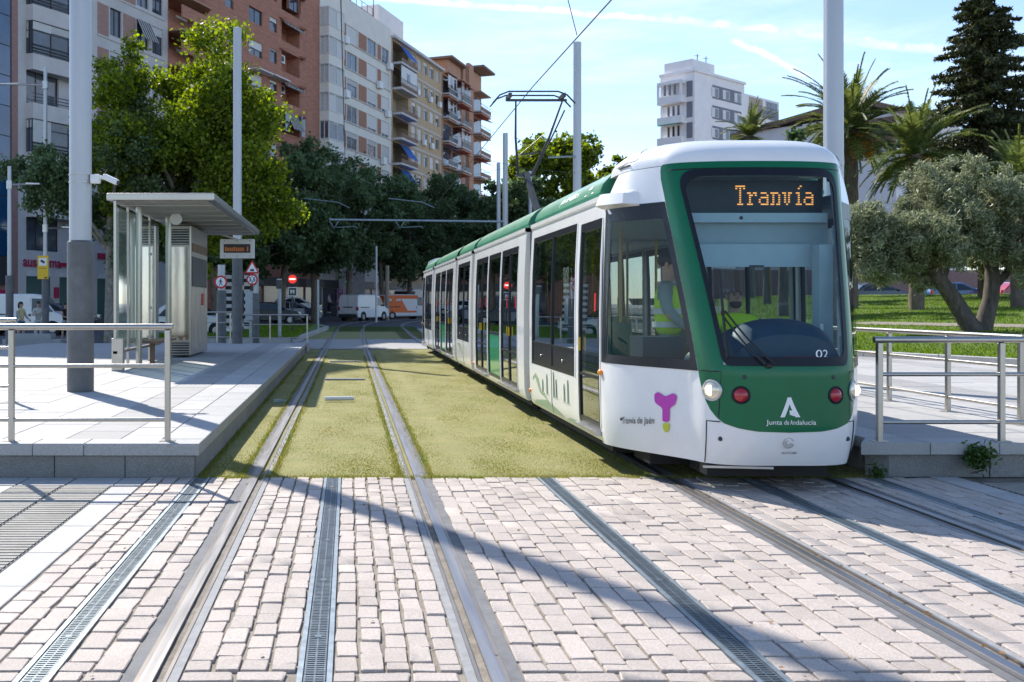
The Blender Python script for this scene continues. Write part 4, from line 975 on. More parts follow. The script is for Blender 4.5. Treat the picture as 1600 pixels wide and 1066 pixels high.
for k in range(10):
    zt = HT-1.3-fh*k
    if zt < 3: break
    mb = MB(); mb.box(hu(1113), -.05, zt-2.0, hu(1158), .02, zt); hb('grey_panel', mb, M['wall_grey'])
    for i, xx in enumerate((1117, 1134, 1152)):
        u_ = hu(xx); mb = MB(); mb.box(u_-1.0, -.09, zt-1.75, u_+1.0, -.03, zt-.35); w = hb('window', mb, M['frame_white']); m2 = MB(); m2.box(u_-.1, -.10, zt-1.7, u_+.85, -.092, zt-.45); link('pane', m2.mesh('pane', M['pane']), w, local=True)
    # right part: balconies with grey parapets
    a, b = hu(1169), hu(1216); mb = MB(); mb.box(a, -.06, zt-3.2, b, .02, zt-1.9); hb('grey_panel', mb, M['wall_grey'])
    mb = MB(); mb.box(a+.3, -.05, zt-1.85, a+4.5, .02, zt-.3); hb('loggia', mb, M['wall_beige'])
    mb = MB(); mb.box(a+5.5, -.08, zt-1.85, b-.3, .02, zt-.25); w = hb('window', mb, M['frame_white'] if k < 1 else M['wall_white'])
    if k < 1:
        for j in range(4): m2 = MB(); q = a+5.6+j*((b-a-6.0)/4); m2.box(q+.05, -.1, zt-1.75, q+(b-a-6.0)/4-.08, -.082, zt-.4); link('pane', m2.mesh('pane', M['pane']), w, local=True)
    mb = MB(); rail_mb(mb, a, b, -.1, zt-1.9, .5, .6); hb('balcony_railing', mb, M['dk_metal'])
    # left flank facing the avenue: grey panel, bays and balconies
    y0_, y1_ = .3, lw(1073)
    mb = MB(); mb.box(-.05, y0_, zt-2.3, .02, y1_, zt); hb('grey_panel', mb, M['wall_grey'])
    c0, c1 = lw(1072), lw(1034)
    mb = MB(); mb.box(-1.3, c0, zt-3.1, -.002, c1, zt-2.0); hb('balcony_parapet', mb, M['wall_white'])
    mb = MB(); mb.box(-.12, c0+.6, zt-2.0, -.003, c1-.4, zt-.2); hb('loggia', mb, M['wall_white'])
    for j in range(3):
        q = c0+1.0+j*(c1-c0-1.6)/3; mb = MB(); mb.box((-1.2 if k == 0 else -.15), q, zt-1.9, (-1.1 if k == 0 else -.1), q+(c1-c0)/3-1.0, zt-.3); hb('pane', mb, M['pane'])
    if k == 0:
        mb = MB(); mb.box(-1.3, c0, zt-.3, -.002, c1, zt+.2); mb.box(-1.32, c0, zt-2, -1.05, c0+.3, zt); mb.box(-1.32, c1-.3, zt-2, -1.05, c1, zt); hb('bay_frame', mb, M['wall_white'])
    if k == 2: mb = MB(); mb.add([(-.2, c0, zt+.1), (-1.9, c0, zt-.35), (-1.9, c1, zt-.35), (-.2, c1, zt+.1)], [(0, 1, 2, 3)]); hb('awning', mb, M['awning_green'])
mb = MB(); q = hu(1118)
for s in (0, 2.5): mb.bar((q+s, 3, HT), (q+s, 3, HT+4), .09, .09); mb.bar((q+s-.9, 3, HT+3.6), (q+s+.6, 3, HT+3.8), .06, .06); mb.bar((q+s-.5, 3, HT+2.8), (q+s+.5, 3, HT+2.8), .06, .06)
hb('antenna', mb, M['dk_metal'])

# low hall with letters on its wall, behind the palms
c = px(1150, 474, 120); e = px(1400, 474, 105)
hv = Vector((e[0]-c[0], e[1]-c[1])); hr = math.atan2(hv.y, hv.x); Lh = hv.length
Hh = empty('hall', (c[0], c[1], 0), hr, 'low pale hall with letters on its wall behind the palms', 'building')
zt = HC+(HY-210)/FPX*120
mb = MB(); mb.box(0, 0, 0, Lh, 14, zt); obj('wall', mb, M['wall_white'], Hh, local=True)
mb = MB(); mb.extrude([(-.5, -.5, zt), (Lh*.8, -.5, zt+1.9), (Lh+.5, -.5, zt+.2), (Lh+.5, -.5, zt-.3), (Lh*.8, -.5, zt+1.3), (-.5, -.5, zt-.5)], (0, 14, 0)); obj('roof', mb, M['roof_brown'], Hh, local=True)
uL = lambda x: (lambda k: (k*c[1]-c[0])/(hv.x/Lh-k*hv.y/Lh))((x-CXP)/FPX)
obj('lettering', text_mb('FA', 2.9, lambda a, b: (uL(1233)+a, -.06, HC+(HY-214)/FPX*115+b), align='LEFT', sx=1.25), M['ink'], Hh, local=True)
mb = MB(); mb.box(uL(1348), -.4, zt-3.5, Lh, .0, zt-.6); obj('brown_wall', mb, M['roof_brown'], Hh, local=True)
# ------------------------------------------------------------------ trees
def leaves(centres, l, w, g_, up=.35, jitter=.35):
    n = len(centres); a = g_.normal(size=(n, 3)); a /= np.linalg.norm(a, axis=1)[:, None]
    nrm = g_.normal(size=(n, 3)); nrm[:, 2] = np.abs(nrm[:, 2])+up; b = np.cross(nrm, a); b /= np.linalg.norm(b, axis=1)[:, None]
    s = g_.uniform(1-jitter, 1+jitter, n)[:, None]; a = a*s*l/2; b = b*s*w/2
    co = np.stack([centres-a, centres-b+a*.15, centres+a, centres+b+a*.15], 1).reshape(-1, 3)
    return co, np.arange(4*n)
def crown_points(n, c, rx, ry, rz, g_, ncl, clr, shell=.55, flat=.0, gaps=.0):
    """leaf positions: boughs in an uneven ellipsoid, each bough a spray of smaller tufts reaching outward"""
    nb = max(10, ncl//3); R3 = np.array([rx, ry, rz])
    d = g_.normal(size=(nb, 3)); d /= np.linalg.norm(d, axis=1)[:, None]; r = g_.uniform(shell**3, .80, nb)**(1/3)*g_.uniform(.78, 1.0, nb)
    cl = d*r[:, None]*R3
    if flat: cl[:, 2] = np.where(cl[:, 2] < -flat*rz, -flat*rz+g_.normal(0, .08*rz, nb), cl[:, 2])
    k = 11; ib = np.repeat(np.arange(nb), k); t = g_.normal(size=(nb*k, 3)); t /= np.linalg.norm(t, axis=1)[:, None]; out_ = d[ib]*.75+np.array([0, 0, .35]); t = t+out_*g_.uniform(.2, 1.1, nb*k)[:, None]
    tc_ = cl[ib]+t*(clr*1.0*g_.uniform(.35, 1.15, nb*k))[:, None]
    tr = clr*g_.uniform(.20, .52, nb*k); w = tr**2.2*g_.uniform(.4, 1.3, nb*k); w /= w.sum(); i = g_.choice(nb*k, n, p=w)
    e = g_.normal(size=(n, 3)); p = tc_[i]+e*(tr[i]*.58)[:, None]*np.array([1, 1, .85])
    return p+np.array(c), cl+np.array(c)
def tree(name, label, base, h, crown, trunk_r, leaf, bark, n, l, w, seed, ncl=70, clr=.26, limbs=9, group=None, lean=(0, 0), shell=.5, flat=0., cat='tree', split=False):
    g_ = np.random.default_rng(seed); rx, ry, rz, cz = crown
    root = empty(name, base, 0, label, cat, group)
    P, cl = crown_points(n, (lean[0], lean[1], cz), rx, ry, rz, g_, ncl, clr*min(rx, rz), shell, flat)
    co, ix = leaves(P, l, w, g_)
    link('crown', np_mesh('crown', co, ix, leaf), root, local=True)
    mb = MB(); top = (lean[0]*.8, lean[1]*.8, cz-rz*.35)
    mb.tube([(0, 0, -.2), (lean[0]*.1, lean[1]*.1, top[2]*.35), (lean[0]*.4, lean[1]*.4, top[2]*.7), top], [trunk_r*1.35, trunk_r, trunk_r*.85, trunk_r*.6], 9)
    order = g_.permutation(len(cl))[:limbs]
    for i in order:
        q = cl[i]; t = g_.uniform(.6, 1.); s = Vector((lean[0]*.7*t, lean[1]*.7*t, top[2]*t)); e = Vector(q); m_ = s.lerp(e, .5)+Vector((0, 0, .12*(e-s).length))
        mb.tube([s, m_, e], [trunk_r*.5, trunk_r*.3, trunk_r*.1], 6)
    obj('trunk', mb, bark, root, local=True, smooth=50)
    return root
def gp(x, Y): return ((x-CXP)/FPX*Y, Y, gz(Y))
# big sunlit plane tree behind the shelter
tree('plane_tree', 'big yellow-green plane tree behind the tram shelter', gp(292, 42), 12, (4.2, 4.3, 4.3, 7.5), .28, M['lf_plane'], M['bark_pale'], 120000, .155, .125, 11, 110, .30, 14, shell=.25)
tree('plane_tree', 'smaller dark green plane tree between the pale flats and the big yellow-green tree', gp(172, 41), 8, (3.3, 2.8, 3.5, 6.7), .2, M['lf_dark'], M['bark_pale'], 42000, .15, .12, 12, 60, .27, 9)
# dark avenue trees in the shade of the flats
spec = [(338, 60, 8.5, 3.2), (392, 63, 9.0, 3.2), (440, 66, 11.2, 3.4), (492, 70, 11.8, 4.0), (545, 76, 12.4, 4.2), (598, 84, 12.4, 4.2), (640, 92, 12.2, 4.3), (684, 100, 13.4, 4.6), (722, 108, 13.0, 4.6), (752, 116, 14, 4.4), (778, 122, 15.5, 4.6)]
where = ['behind the shelter roof end', 'behind the information display', 'nearest the big yellow-green tree', 'above the parked black car', 'left of the green traffic light', 'behind the small white van', 'above the orange van', 'below the tan brick flats', 'below the orange brick flats', 'beside the far end of the flats', 'just left of the tall poles by the tram']
for i, (x, Y, h, r) in enumerate(spec):
    b = gp(x, Y); tree('avenue_tree', 'dark leafy avenue tree '+where[i], b, h, (r, r, (h-3.2)/2+.4, 3.2+(h-3.2)/2), .22, M['lf_dark'], M['bark'], 30000, .25, .18, 40+i, 60, .27, 8, 'dark avenue trees', lean=(rnd.uniform(-.6, .6), 0))
# bright trees beyond the tram
for i, (x, Y, h, r, lab) in enumerate(((862, 92, 17.2, 4.9, 'tall yellow-green tree beyond the tram, behind the pole on the roof line'), (925, 98, 15.6, 4.2, 'smaller yellow-green tree beyond the tram next to its white roof dome'), (800, 108, 13.5, 3.6, 'dull green tree showing between the pantograph and the thin poles'), (815, 84, 11.5, 3.6, 'dark green tree low behind the tram roof'))):
    tree('street_tree', lab, gp(x, Y), h, (r, r, h*.36, h*.62), .3, M['lf_light'] if i < 2 else M['lf_dark'], M['bark'], 34000 if i < 2 else 18000, .34, .26, 60+i, 75, .27, 9, 'trees beyond the tram')
for i, (x, y, lab) in enumerate(((19.5, 46, 'tree added for its shadow on the lawn, hidden behind the tram cab'), (24.5, 60, 'second tree added for its shadow on the lawn, behind the tram cab'))):  # trees added, nearly hidden by the tram, to cast shadow bands on the lawn
    v = Vector((x, y))-KO; tree('shadow_tree', lab, (x, y, .44+.033*v.dot(KN)+.0005*v.dot(KN)**2), 7.5, (2.6, 2.6, 2.2, 5.2), .2, M['lf_dark'], M['bark'], 16000, .26, .2, 160+i, 50, .3, 7, 'trees added to shade the lawn')
# olives on the lawn
def on_lawn(x, y_, db=0.):
    X, Y = x, y_; v = Vector((X, Y))-KO; b = v.dot(KN); return (X, Y, lawn_z(b))
def olive(base, label, trunks, crowns, n, seed):
    g_ = np.random.default_rng(seed); root = empty('olive_tree', base, 0, label, 'olive tree', 'olive trees on the lawn')
    mb = MB(); pts = []; centres = []
    for (c, rx, ry, rz, m) in crowns:
        P, cl = crown_points(int(n*m), c, rx, ry, rz, g_, 60, .34*rz, .3, .75); pts.append(P); centres.append(cl)
    for path, r in trunks: mb.tube(path, r, 10)
    P = np.concatenate(pts); co, ix = leaves(P, .135, .035, g_, .2)
    link('crown', np_mesh('crown', co, ix, M['lf_olive']), root, local=True)
    C_ = np.concatenate(centres)
    tips = [Vector(p[-1]) for p, r in trunks]
    for i in g_.permutation(len(C_))[:26]:
        e = Vector(C_[i]); s = min(tips, key=lambda t: (t-e).length); m_ = s.lerp(e, .5)+Vector((0, 0, .1)); mb.tube([s, m_, e], [.085, .05, .02], 6)
    obj('trunk', mb, M['bark_olive'], root, local=True, smooth=60); return root
ob = on_lawn(18.75, 31.0)
olive(ob, 'grey-green olive tree with a thick forked trunk on the lawn', [
    ([(.25, 0, -.2), (.0, 0, .25), (-.45, 0, 1.0), (-.85, 0, 1.55), (-1.1, -.05, 1.95)], [.34, .27, .235, .21, .17]),
    ([(.35, 0, -.2), (.50, 0, .3), (.72, .05, 1.0), (.78, .05, 1.6), (.75, .1, 2.1)], [.30, .25, .22, .21, .18]),
    ([(.76, .05, 1.3), (1.15, 0, 1.75), (1.5, 0, 2.3)], [.13, .11, .08]), ([(-.8, 0, 1.5), (-.6, .1, 2.0), (-.4, .2, 2.5)], [.13, .11, .08])],
    [((-1.5, -.1, 2.65), 1.7, 1.7, 1.35, .42), ((-.2, .3, 3.55), 1.7, 1.7, 1.3, .40), ((1.25, -.1, 3.0), 1.6, 1.7, 1.45, .44), ((-2.8, .3, 2.45), 1.1, 1.2, 1.35, .28)], 110000, 71)
olive(on_lawn(21.3, 30.2), 'olive tree at the picture edge, only its crown in view', [([(0, 0, -.2), (.1, 0, 1), (.0, 0, 1.9)], [.25, .2, .16])], [((0, 0, 2.9), 1.4, 1.5, 1.2, .5)], 50000, 72)
# conifer
def conifer(base, h, label, seed):
    g_ = np.random.default_rng(seed); root = empty('fir_tree', base, 0, label, 'conifer'); mb = MB(); mb.tube([(0, 0, -.3), (0, 0, h*.5), (0, 0, h)], [.4, .25, .03], 9); P = []
    z = 2.2
    while z < h-.2:
        f = 1-z/h; rad = .5+5.2*f**.85; nb = int(6+7*f)
        for i in range(nb):
            a = g_.uniform(0, 6.283); L_ = rad*g_.uniform(.62, 1.12); d = Vector((math.cos(a), math.sin(a), 0)); tip = d*L_+Vector((0, 0, z-.22*L_+.10*L_*g_.uniform(0, 1)))
            s = Vector((0, 0, z)); mid = s.lerp(tip, .6)+Vector((0, 0, -.06*L_))
            mb.tube([s, mid, tip], [.06, .035, .01], 4)
            n = int(170*L_/2.5)+25; t = g_.random(n)**.75; pos = np.array(s)*(1-t)[:, None]+np.array(tip)*t[:, None]; wd = (.10+.36*(1-t))*min(1.2, L_*.5)
            off = g_.normal(size=(n, 3))*wd[:, None]*.62; off[:, 2] *= .55; off[:, 2] -= .08; P.append(pos+off)
        z += .26+.30*f
    P = np.concatenate(P); co, ix = leaves(P, .34, .10, g_, .1)
    link('crown', np_mesh('crown', co, ix, M['lf_fir']), root, local=True); obj('trunk', mb, M['bark'], root, local=True); return root
conifer(on_lawn(33.6, 54), 17.6, 'tall dark fir tree rising above the olives', 81)
# palms
def palm(base, h, label, seed, nfr=46, L_=3.4, fruit=True):
    g_ = np.random.default_rng(seed); root = empty('palm_tree', base, 0, label, 'palm tree', 'palm trees in the park')
    mb = MB(); zz = [0]+[h*k/14 for k in range(1, 15)]; mb.tube([(0, 0, z-.2 if z == 0 else z) for z in zz], [.30+.03*(k % 2) for k in range(15)], 10); mb.ball((0, 0, h), .42, .42, .55); obj('trunk', mb, M['bark'], root, local=True, smooth=50)
    Q = []; st = MB()
    for i in range(nfr):
        a = g_.uniform(0, 6.283); el = g_.uniform(-.45, 1.45) if i > 8 else g_.uniform(.9, 1.5); d = Vector((math.cos(a), math.sin(a), 0)); p = Vector((0, 0, h+.3)); dirn = d*math.cos(el)+Vector((0, 0, math.sin(el))); seg = 12; pts = [p.copy()]
        LL = L_*g_.uniform(.75, 1.1)
        for k in range(seg): dirn = (dirn+Vector((0, 0, -.085-.03*max(0, math.cos(el))))).normalized(); p = p+dirn*LL/seg; pts.append(p.copy())
        st.tube(pts, [.035]*6+[.02]*6+[.008], 4)
        side = d.cross(Vector((0, 0, 1)))
        for k in range(3, seg*5):
            t = k/5; j = int(t); q = pts[j].lerp(pts[min(seg, j+1)], t-j); dr = (pts[min(seg, j+1)]-pts[max(0, j-1)]).normalized(); ll = .55*math.sin(min(1, t/seg*1.15+.12)*math.pi)**.6+.08
            for s in (-1, 1):
                e = (side*s*.75+dr*.65+Vector((0, 0, .28+g_.normal()*.12))).normalized()*ll*g_.uniform(.8, 1.15)+Vector((0, 0, -.08)); w = dr*.042
                Q += [q-w, q+w, q+e*.6+w*.6, q+e]
    link('fronds', np_mesh('fronds', np.array([tuple(v) for v in Q]), np.arange(len(Q)), M['lf_palm']), root, local=True); obj('stalks', st, M['lf_palm'], root, local=True)
    if fruit:
        for i in range(5):
            a = g_.uniform(3.4, 6.0); f_ = MB(); c = Vector((math.cos(a)*.75, math.sin(a)*.75, h-.35+g_.uniform(-.3, .2)))
            for k in range(46): o_ = Vector(g_.normal(size=3)*.17); o_.z = o_.z*1.3-.2; f_.ball(c+o_, .05, nu=5, nv=4)
            f_.tube([(0, 0, h+.2), c+Vector((0, 0, .35)), c], [.03, .025, .02], 5); obj('fruit_cluster', f_, M['fruit'], root, local=True)
    return root
def pbase(x, Y): q = (x-CXP)/FPX*Y; return on_lawn(q, Y)
b1 = pbase(1330, 50); palm(b1, HC+(HY-205)/FPX*50-b1[2]-.3, 'tall palm with orange fruit right of the white pole', 91, 80, 4.0)
b2 = pbase(1432, 46); palm(b2, HC+(HY-245)/FPX*46-b2[2]-.3, 'lower palm left of the fir with orange fruit and a thick trunk behind the olive', 92, 56, 3.3)
b3 = (24, 62, .3); palm((px(1172, 474, 70)[0], 70, .3), HC+(HY-222)/FPX*70-.3, 'small palm crown just above the tram roof', 93, 30, 2.7, False)
b4 = pbase(1592, 44); palm(b4, HC+(HY-300)/FPX*44-b4[2], 'palm behind the olive crown at the picture edge', 94, 36, 2.8)
# weeds at the foot of the right platform
for (x, y, z, n, r, lab, seed) in ((5.78, 9.40, .19, 260, .10, 'leafy weed growing over the platform cap stone', 101), (4.86, 9.40, .06, 50, .05, 'small weed at the platform corner beside the tram', 102)):
    g_ = np.random.default_rng(seed); P = g_.normal(size=(n, 3))*np.array([r*.62, .035, r*.6])+np.array([x, y-.01, z]); P[:, 2] = np.maximum(P[:, 2], .0)
    co, ix = leaves(P, .055, .035, g_); o = link('weed', np_mesh('weed', co, ix, M['weed'])); tag(o, lab, 'weed', 'weeds by the platform')
# ------------------------------------------------------------------ the tram
FY = 8.5; TLEN = 2*(22.075-FY)
NL = [(0, 0), (.31, .012), (.50, .075), (.62, .19), (.71, .40), (.86, .66), (1.02, .93), (1.13, 1.15), (1.19, 1.34), (1.2, 1.48)]
NT = [(0, .60), (.32, .615), (.57, .67), (.74, .76), (.84, .90), (.95, 1.04), (1.05, 1.17), (1.11, 1.29), (1.15, 1.40), (1.16, 1.48)]
def S(s, z, off=0.):
    """a point of the nose skin: s runs round the nose (0 middle, +-9 where the straight side begins), z is height"""
    def raw(s, z):
        a = abs(s); lo, hi = catmull(NL, a), catmull(NT, a); t = (z-1.03)/1.8
        if t <= 0:
            w, d = lo; k = max(0., (.62-z)/.38); d = d+.10*k*k*(1-.6*a/9); w = w*(1-.022*k*k)
            k2 = max(0., (z-.62)/.41); d = d-.0*k2
        else:
            t = min(1.15, t); tt = t**1.12
            w = lo[0]+(hi[0]-lo[0])*t; d = lo[1]+(hi[1]-lo[1])*tt
        if z > 2.5: w *= 1-.115*((z-2.5)/.355)**1.3*max(0., min(1., (a-4)/4.))
        return Vector((TX_+math.copysign(w, s), FY+d, z))
    p = raw(s, z)
    if off:
        e = .02; a = raw(s+e, z)-raw(s-e, z); b = raw(s, z+e)-raw(s, z-e); n = a.cross(b).normalized(); p = p+n*off
    return p
TX_ = RT
def clip_cell(poly, x0, x1, y0, y1):
    def cl(P, f, ip):
        o = []
        for i in range(len(P)):
            a, b = P[i-1], P[i]; fa, fb = f(a), f(b)
            if fb >= 0:
                if fa < 0: o.append(ip(a, b, fa, fb))
                o.append(b)
            elif fa >= 0: o.append(ip(a, b, fa, fb))
        return o
    ip = lambda a, b, fa, fb: (a[0]+(b[0]-a[0])*fa/(fa-fb), a[1]+(b[1]-a[1])*fa/(fa-fb))
    for f in (lambda p: p[0]-x0, lambda p: x1-p[0], lambda p: p[1]-y0, lambda p: y1-p[1]):
        poly = cl(poly, f, ip)
        if len(poly) < 3: return None
    return poly
def patch(poly, fn, nx=24, ny=24):
    xs = [p[0] for p in poly]; ysv = [p[1] for p in poly]; X0, X1, Y0, Y1 = min(xs), max(xs), min(ysv), max(ysv); mb = MB(); idx = {}
    def vid(p):
        k = (round(p[0], 5), round(p[1], 5))
        if k not in idx: idx[k] = len(mb.v); mb.v.append(tuple(fn(*p)))
        return idx[k]
    for i in range(nx):
        for j in range(ny):
            c = clip_cell(poly, X0+(X1-X0)*i/nx, X0+(X1-X0)*(i+1)/nx, Y0+(Y1-Y0)*j/ny, Y0+(Y1-Y0)*(j+1)/ny)
            if c:
                f = []
                for p in c:
                    q = vid(p)
                    if not f or (f[-1] != q and f[0] != q): f.append(q)
                if len(f) > 2: mb.f.append(tuple(f)); mb.m.append(0)
    return mb
def rounded(pts, r, n=6, rs=None):
    """round the corners of a polygon in a 2-d parameter plane; r = (rx, ry)"""
    o = []
    for i in range(len(pts)):
        a, b, c = Vector(pts[i-1]), Vector(pts[i]), Vector(pts[(i+1) % len(pts)]); rr = r if rs is None else rs[i]
        if rr == 0: o.append(tuple(b)); continue
        sc = Vector((1/rr[0], 1/rr[1])) if isinstance(rr, tuple) else Vector((1/rr, 1/rr))
        def unit(v): return v/Vector((v.x*sc.x, v.y*sc.y)).length
        p0 = b+unit(a-b)*min(1, .95*Vector(((a-b).x*sc.x, (a-b).y*sc.y)).length/2); p2 = b+unit(c-b)*min(1, .95*Vector(((c-b).x*sc.x, (c-b).y*sc.y)).length/2)
        for k in range(n+1): t = k/n; q = p0*(1-t)**2+b*2*t*(1-t)+p2*t*t; o.append(tuple(q))
    return o
def resample(poly, n):
    P = [Vector(p) for p in poly]+[Vector(poly[0])]; d = [0]
    for a, b in zip(P, P[1:]): d.append(d[-1]+Vector(((b-a).x*.16, (b-a).y)).length)
    o = []; j = 0
    for k in range(n):
        t = d[-1]*k/n
        while d[j+1] < t: j += 1
        o.append(tuple(P[j].lerp(P[j+1], (t-d[j])/max(1e-9, d[j+1]-d[j]))))
    return o
def ring(outer, inner, fn, n=160):
    """a frame between two closed outlines that correspond corner by corner"""
    mb = MB(); N_ = len(outer); k = max(1, n//N_)
    o = []; i_ = []
    for q in range(N_):
        for t in range(k):
            o.append(tuple(Vector(outer[q]).lerp(Vector(outer[(q+1) % N_]), t/k))); i_.append(tuple(Vector(inner[q]).lerp(Vector(inner[(q+1) % N_]), t/k)))
    m = len(o); mb.v = [tuple(fn(*p)) for p in o]+[tuple(fn(*p)) for p in i_]
    for q in range(m): mb.f.append((q, (q+1) % m, m+(q+1) % m, m+q)); mb.m.append(0)
    return mb
tram = empty('tram', (TX_, 22.075, 0), 0, 'white and green articulated tram with a lit destination sign stopped between the platforms', 'tram')
BOTH = []                              # parts that the rear half repeats
def tp(name, mb, m, rear=True, parent=None, smooth=35, **k):
    o = obj(name, mb, m, parent or tram, smooth=smooth, **k)
    if parent is None:
        if rear: BOTH.append(o)
    return o
def inside(poly, x, y):
    c = False; j = len(poly)-1
    for i in range(len(poly)):
        if (poly[i][1] > y) != (poly[j][1] > y) and x < (poly[j][0]-poly[i][0])*(y-poly[i][1])/(poly[j][1]-poly[i][1])+poly[i][0]: c = not c
        j = i
    return c
# outlines on the nose skin ------------------------------------------------
def ws(z, g=0.): t = (z-1.05)/1.72; return 2.12+.26*t+.30*t*t+g
WOUT = rounded([(-ws(1.075), 1.075), (ws(1.075), 1.075), (ws(2.78, .12), 2.79), (-ws(2.78, .12), 2.79)], 0, rs=[(.35, .12), (.35, .12), (.85, .20), (.85, .20)], n=8)
WIN_ = rounded([(-ws(1.15, -.22), 1.15), (ws(1.15, -.22), 1.15), (ws(2.73, -.10), 2.725), (-ws(2.73, -.10), 2.725)], 0, rs=[(.3, .10), (.3, .10), (.8, .17), (.8, .17)], n=8)
WMID = [tuple(Vector(a).lerp(Vector(b), .5)) for a, b in zip(WOUT, WIN_)]
def so(z): return 3.47+.30*(z-1.03)/1.6     # outer edge of the green pillars
SIDE_O = [(3.50, 1.02), (8.8, 1.03), (8.35, 2.52), (3.78, 2.52)]
SIDE_I = rounded([(3.80, 1.11), (7.95, 1.11), (7.45, 2.37), (4.06, 2.37)], (.15, .05), n=3)
SIDE_OR = rounded(SIDE_O, (.02, .008), n=3)
SIDE_M = [tuple(Vector(a).lerp(Vector(b), .5)) for a, b in zip(SIDE_OR, SIDE_I)]
mir = lambda P: [(-x, z) for x, z in P]
holes = [WMID, SIDE_M, mir(SIDE_M)]
ss_ = [-9+18*i/180 for i in range(181)]; zz_ = [.235+.02*0, .25, .27, .30]+[.30+2.55*i/110 for i in range(1, 111)]
mb = MB(); mb.grid(lambda s, z: S(s, z), ss_, zz_, skip=lambda s, z: any(inside(h, s, z) for h in holes))
tp('cab_shell', mb, M['white'])
# inner lining just behind the skin so the cab reads as grey inside
mb = MB(); mb.grid(lambda s, z: S(s, z, -.035), [-9+18*i/90 for i in range(91)], [.36+2.42*i/60 for i in range(61)], skip=lambda s, z: any(inside(h, s, z) for h in holes), flip=True)
tp('cab_lining', mb, M['grey_in'])
# windscreen: frame, pane
w = tp('windscreen', ring(WOUT, WIN_, lambda s, z: S(s, z, .013), 360), M['gasket'])
tp('pane', patch(WMID, lambda s, z: S(s, z, .004), 26, 22), M['glass_front'], parent=w)
for sg in (-1, 1):
    f = (lambda P: P) if sg > 0 else mir
    w = tp('cab_side_window', ring(f(SIDE_OR), f(SIDE_I), lambda s, z: S(s, z, .006), 120), M['gasket'])
    tp('pane', patch(f(SIDE_M), lambda s, z: S(s, z, .003), 20, 16), M['glass_cab'], parent=w)
# green fairing: pillars with the strip over the windscreen, nose panel, lamp panels
def U(s):    # lower edge of the green, as height over s
    a = abs(s); P = [(0, .525), (.8, .533), (1.5, .56), (2.1, .595), (2.5, .645), (2.8, .70), (3.05, .775), (3.27, .88), (3.41, .97), (3.46, 1.03)]
    for (x0, y0), (x1, y1) in zip(P, P[1:]):
        if a <= x1: return y0+(y1-y0)*(a-x0)/(x1-x0)
    return 1.03
top = 2.865
outer = [(so(1.03+1.7*i/12), 1.03+1.70*i/12) for i in range(13)]+rounded([(so(2.73), 2.74), (3.66, top), (3.0, top)], (.6, .06), n=5)[5:11]
outl = outer+[(2.8-5.6*i/20, top) for i in range(21)]+mir(outer)[::-1]
inn = [(ws(1.03, .0), 1.03)]+[(ws(z, -.05), z) for z in [1.1+1.5*i/10 for i in range(11)]]+[(ws(2.78, -.12), 2.74), (1.8, 2.765), (-1.8, 2.765), (-ws(2.78, -.12), 2.74)]+[(-ws(z, -.05), z) for z in [2.6-1.5*i/10 for i in range(11)]]+[(-ws(1.03), 1.03)]
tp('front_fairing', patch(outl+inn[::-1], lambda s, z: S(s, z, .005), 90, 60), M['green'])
tp('nose_panel', patch([(s, U(s)) for s in [-2.33+4.66*i/40 for i in range(41)]]+[(2.2, 1.085), (-2.2, 1.085)], lambda s, z: S(s, z, .006), 36, 16), M['green'])
for sg in (-1, 1):
    q = [(s, U(s)) for s in [2.39+1.06*i/20 for i in range(21)]]+[(3.45, 1.02), (2.24, 1.02)]
    tp('lamp_panel', patch(q if sg > 0 else mir(q), lambda s, z: S(s, z, .006), 16, 14), M['green'])
# dark joints
jm = MB()
for sg in (-1, 1):
    for P in ([(sg*(2.36-.13*i/10), .625+.40*i/10) for i in range(11)], [(sg*(2.25+1.21*i/10), 1.025) for i in range(11)], [(sg*3.02, .245+.36*i/8) for i in range(9)], [(sg*(3.02-.75*i/8), .605) for i in range(9)]):
        jm.tube([S(s, z, .003) for s, z in P], .0045, 5)
jm.tube([S(s, 2.80, .004) for s in [-3.2+6.4*i/30 for i in range(31)]], .006, 5)
tp('panel_joint', jm, M['gasket'])
# lamps
def lamp_on(s, z, r, m, name, bulge=.035, ringm=None, mats=None, rear=True):
    c = S(s, z, .004); n = (S(s, z, .1)-S(s, z, 0)).normalized(); a = n.cross(Vector((0, 0, 1))).normalized(); b = a.cross(n); mb = MB()
    def disc(R_, k, mi, nn=20):
        v = [c+n*k]; 
        for rr, h in ((.5, bulge*.75), (.85, bulge*.35), (1, 0)): v += [c+n*(k-bulge+h)+a*(R_*rr*math.cos(t))+b*(R_*rr*math.sin(t)) for t in [2*math.pi*i/nn for i in range(nn)]]
        f = [(0, 1+i, 1+(i+1) % nn) for i in range(nn)]
        for q in range(2): f += [(1+q*nn+i, 1+(q+1)*nn+i, 1+(q+1)*nn+(i+1) % nn, 1+q*nn+(i+1) % nn) for i in range(nn)]
        mb.add(v, f, mi)
    if ringm:
        pts = [c+a*((r+.008)*math.cos(t))+b*((r+.008)*math.sin(t)) for t in [2*math.pi*i/24 for i in range(25)]]; mb.tube(pts, .011, 6, 1)
    disc(r, bulge+.004, 0); return tp(name, mb, [m, ringm or m], rear)
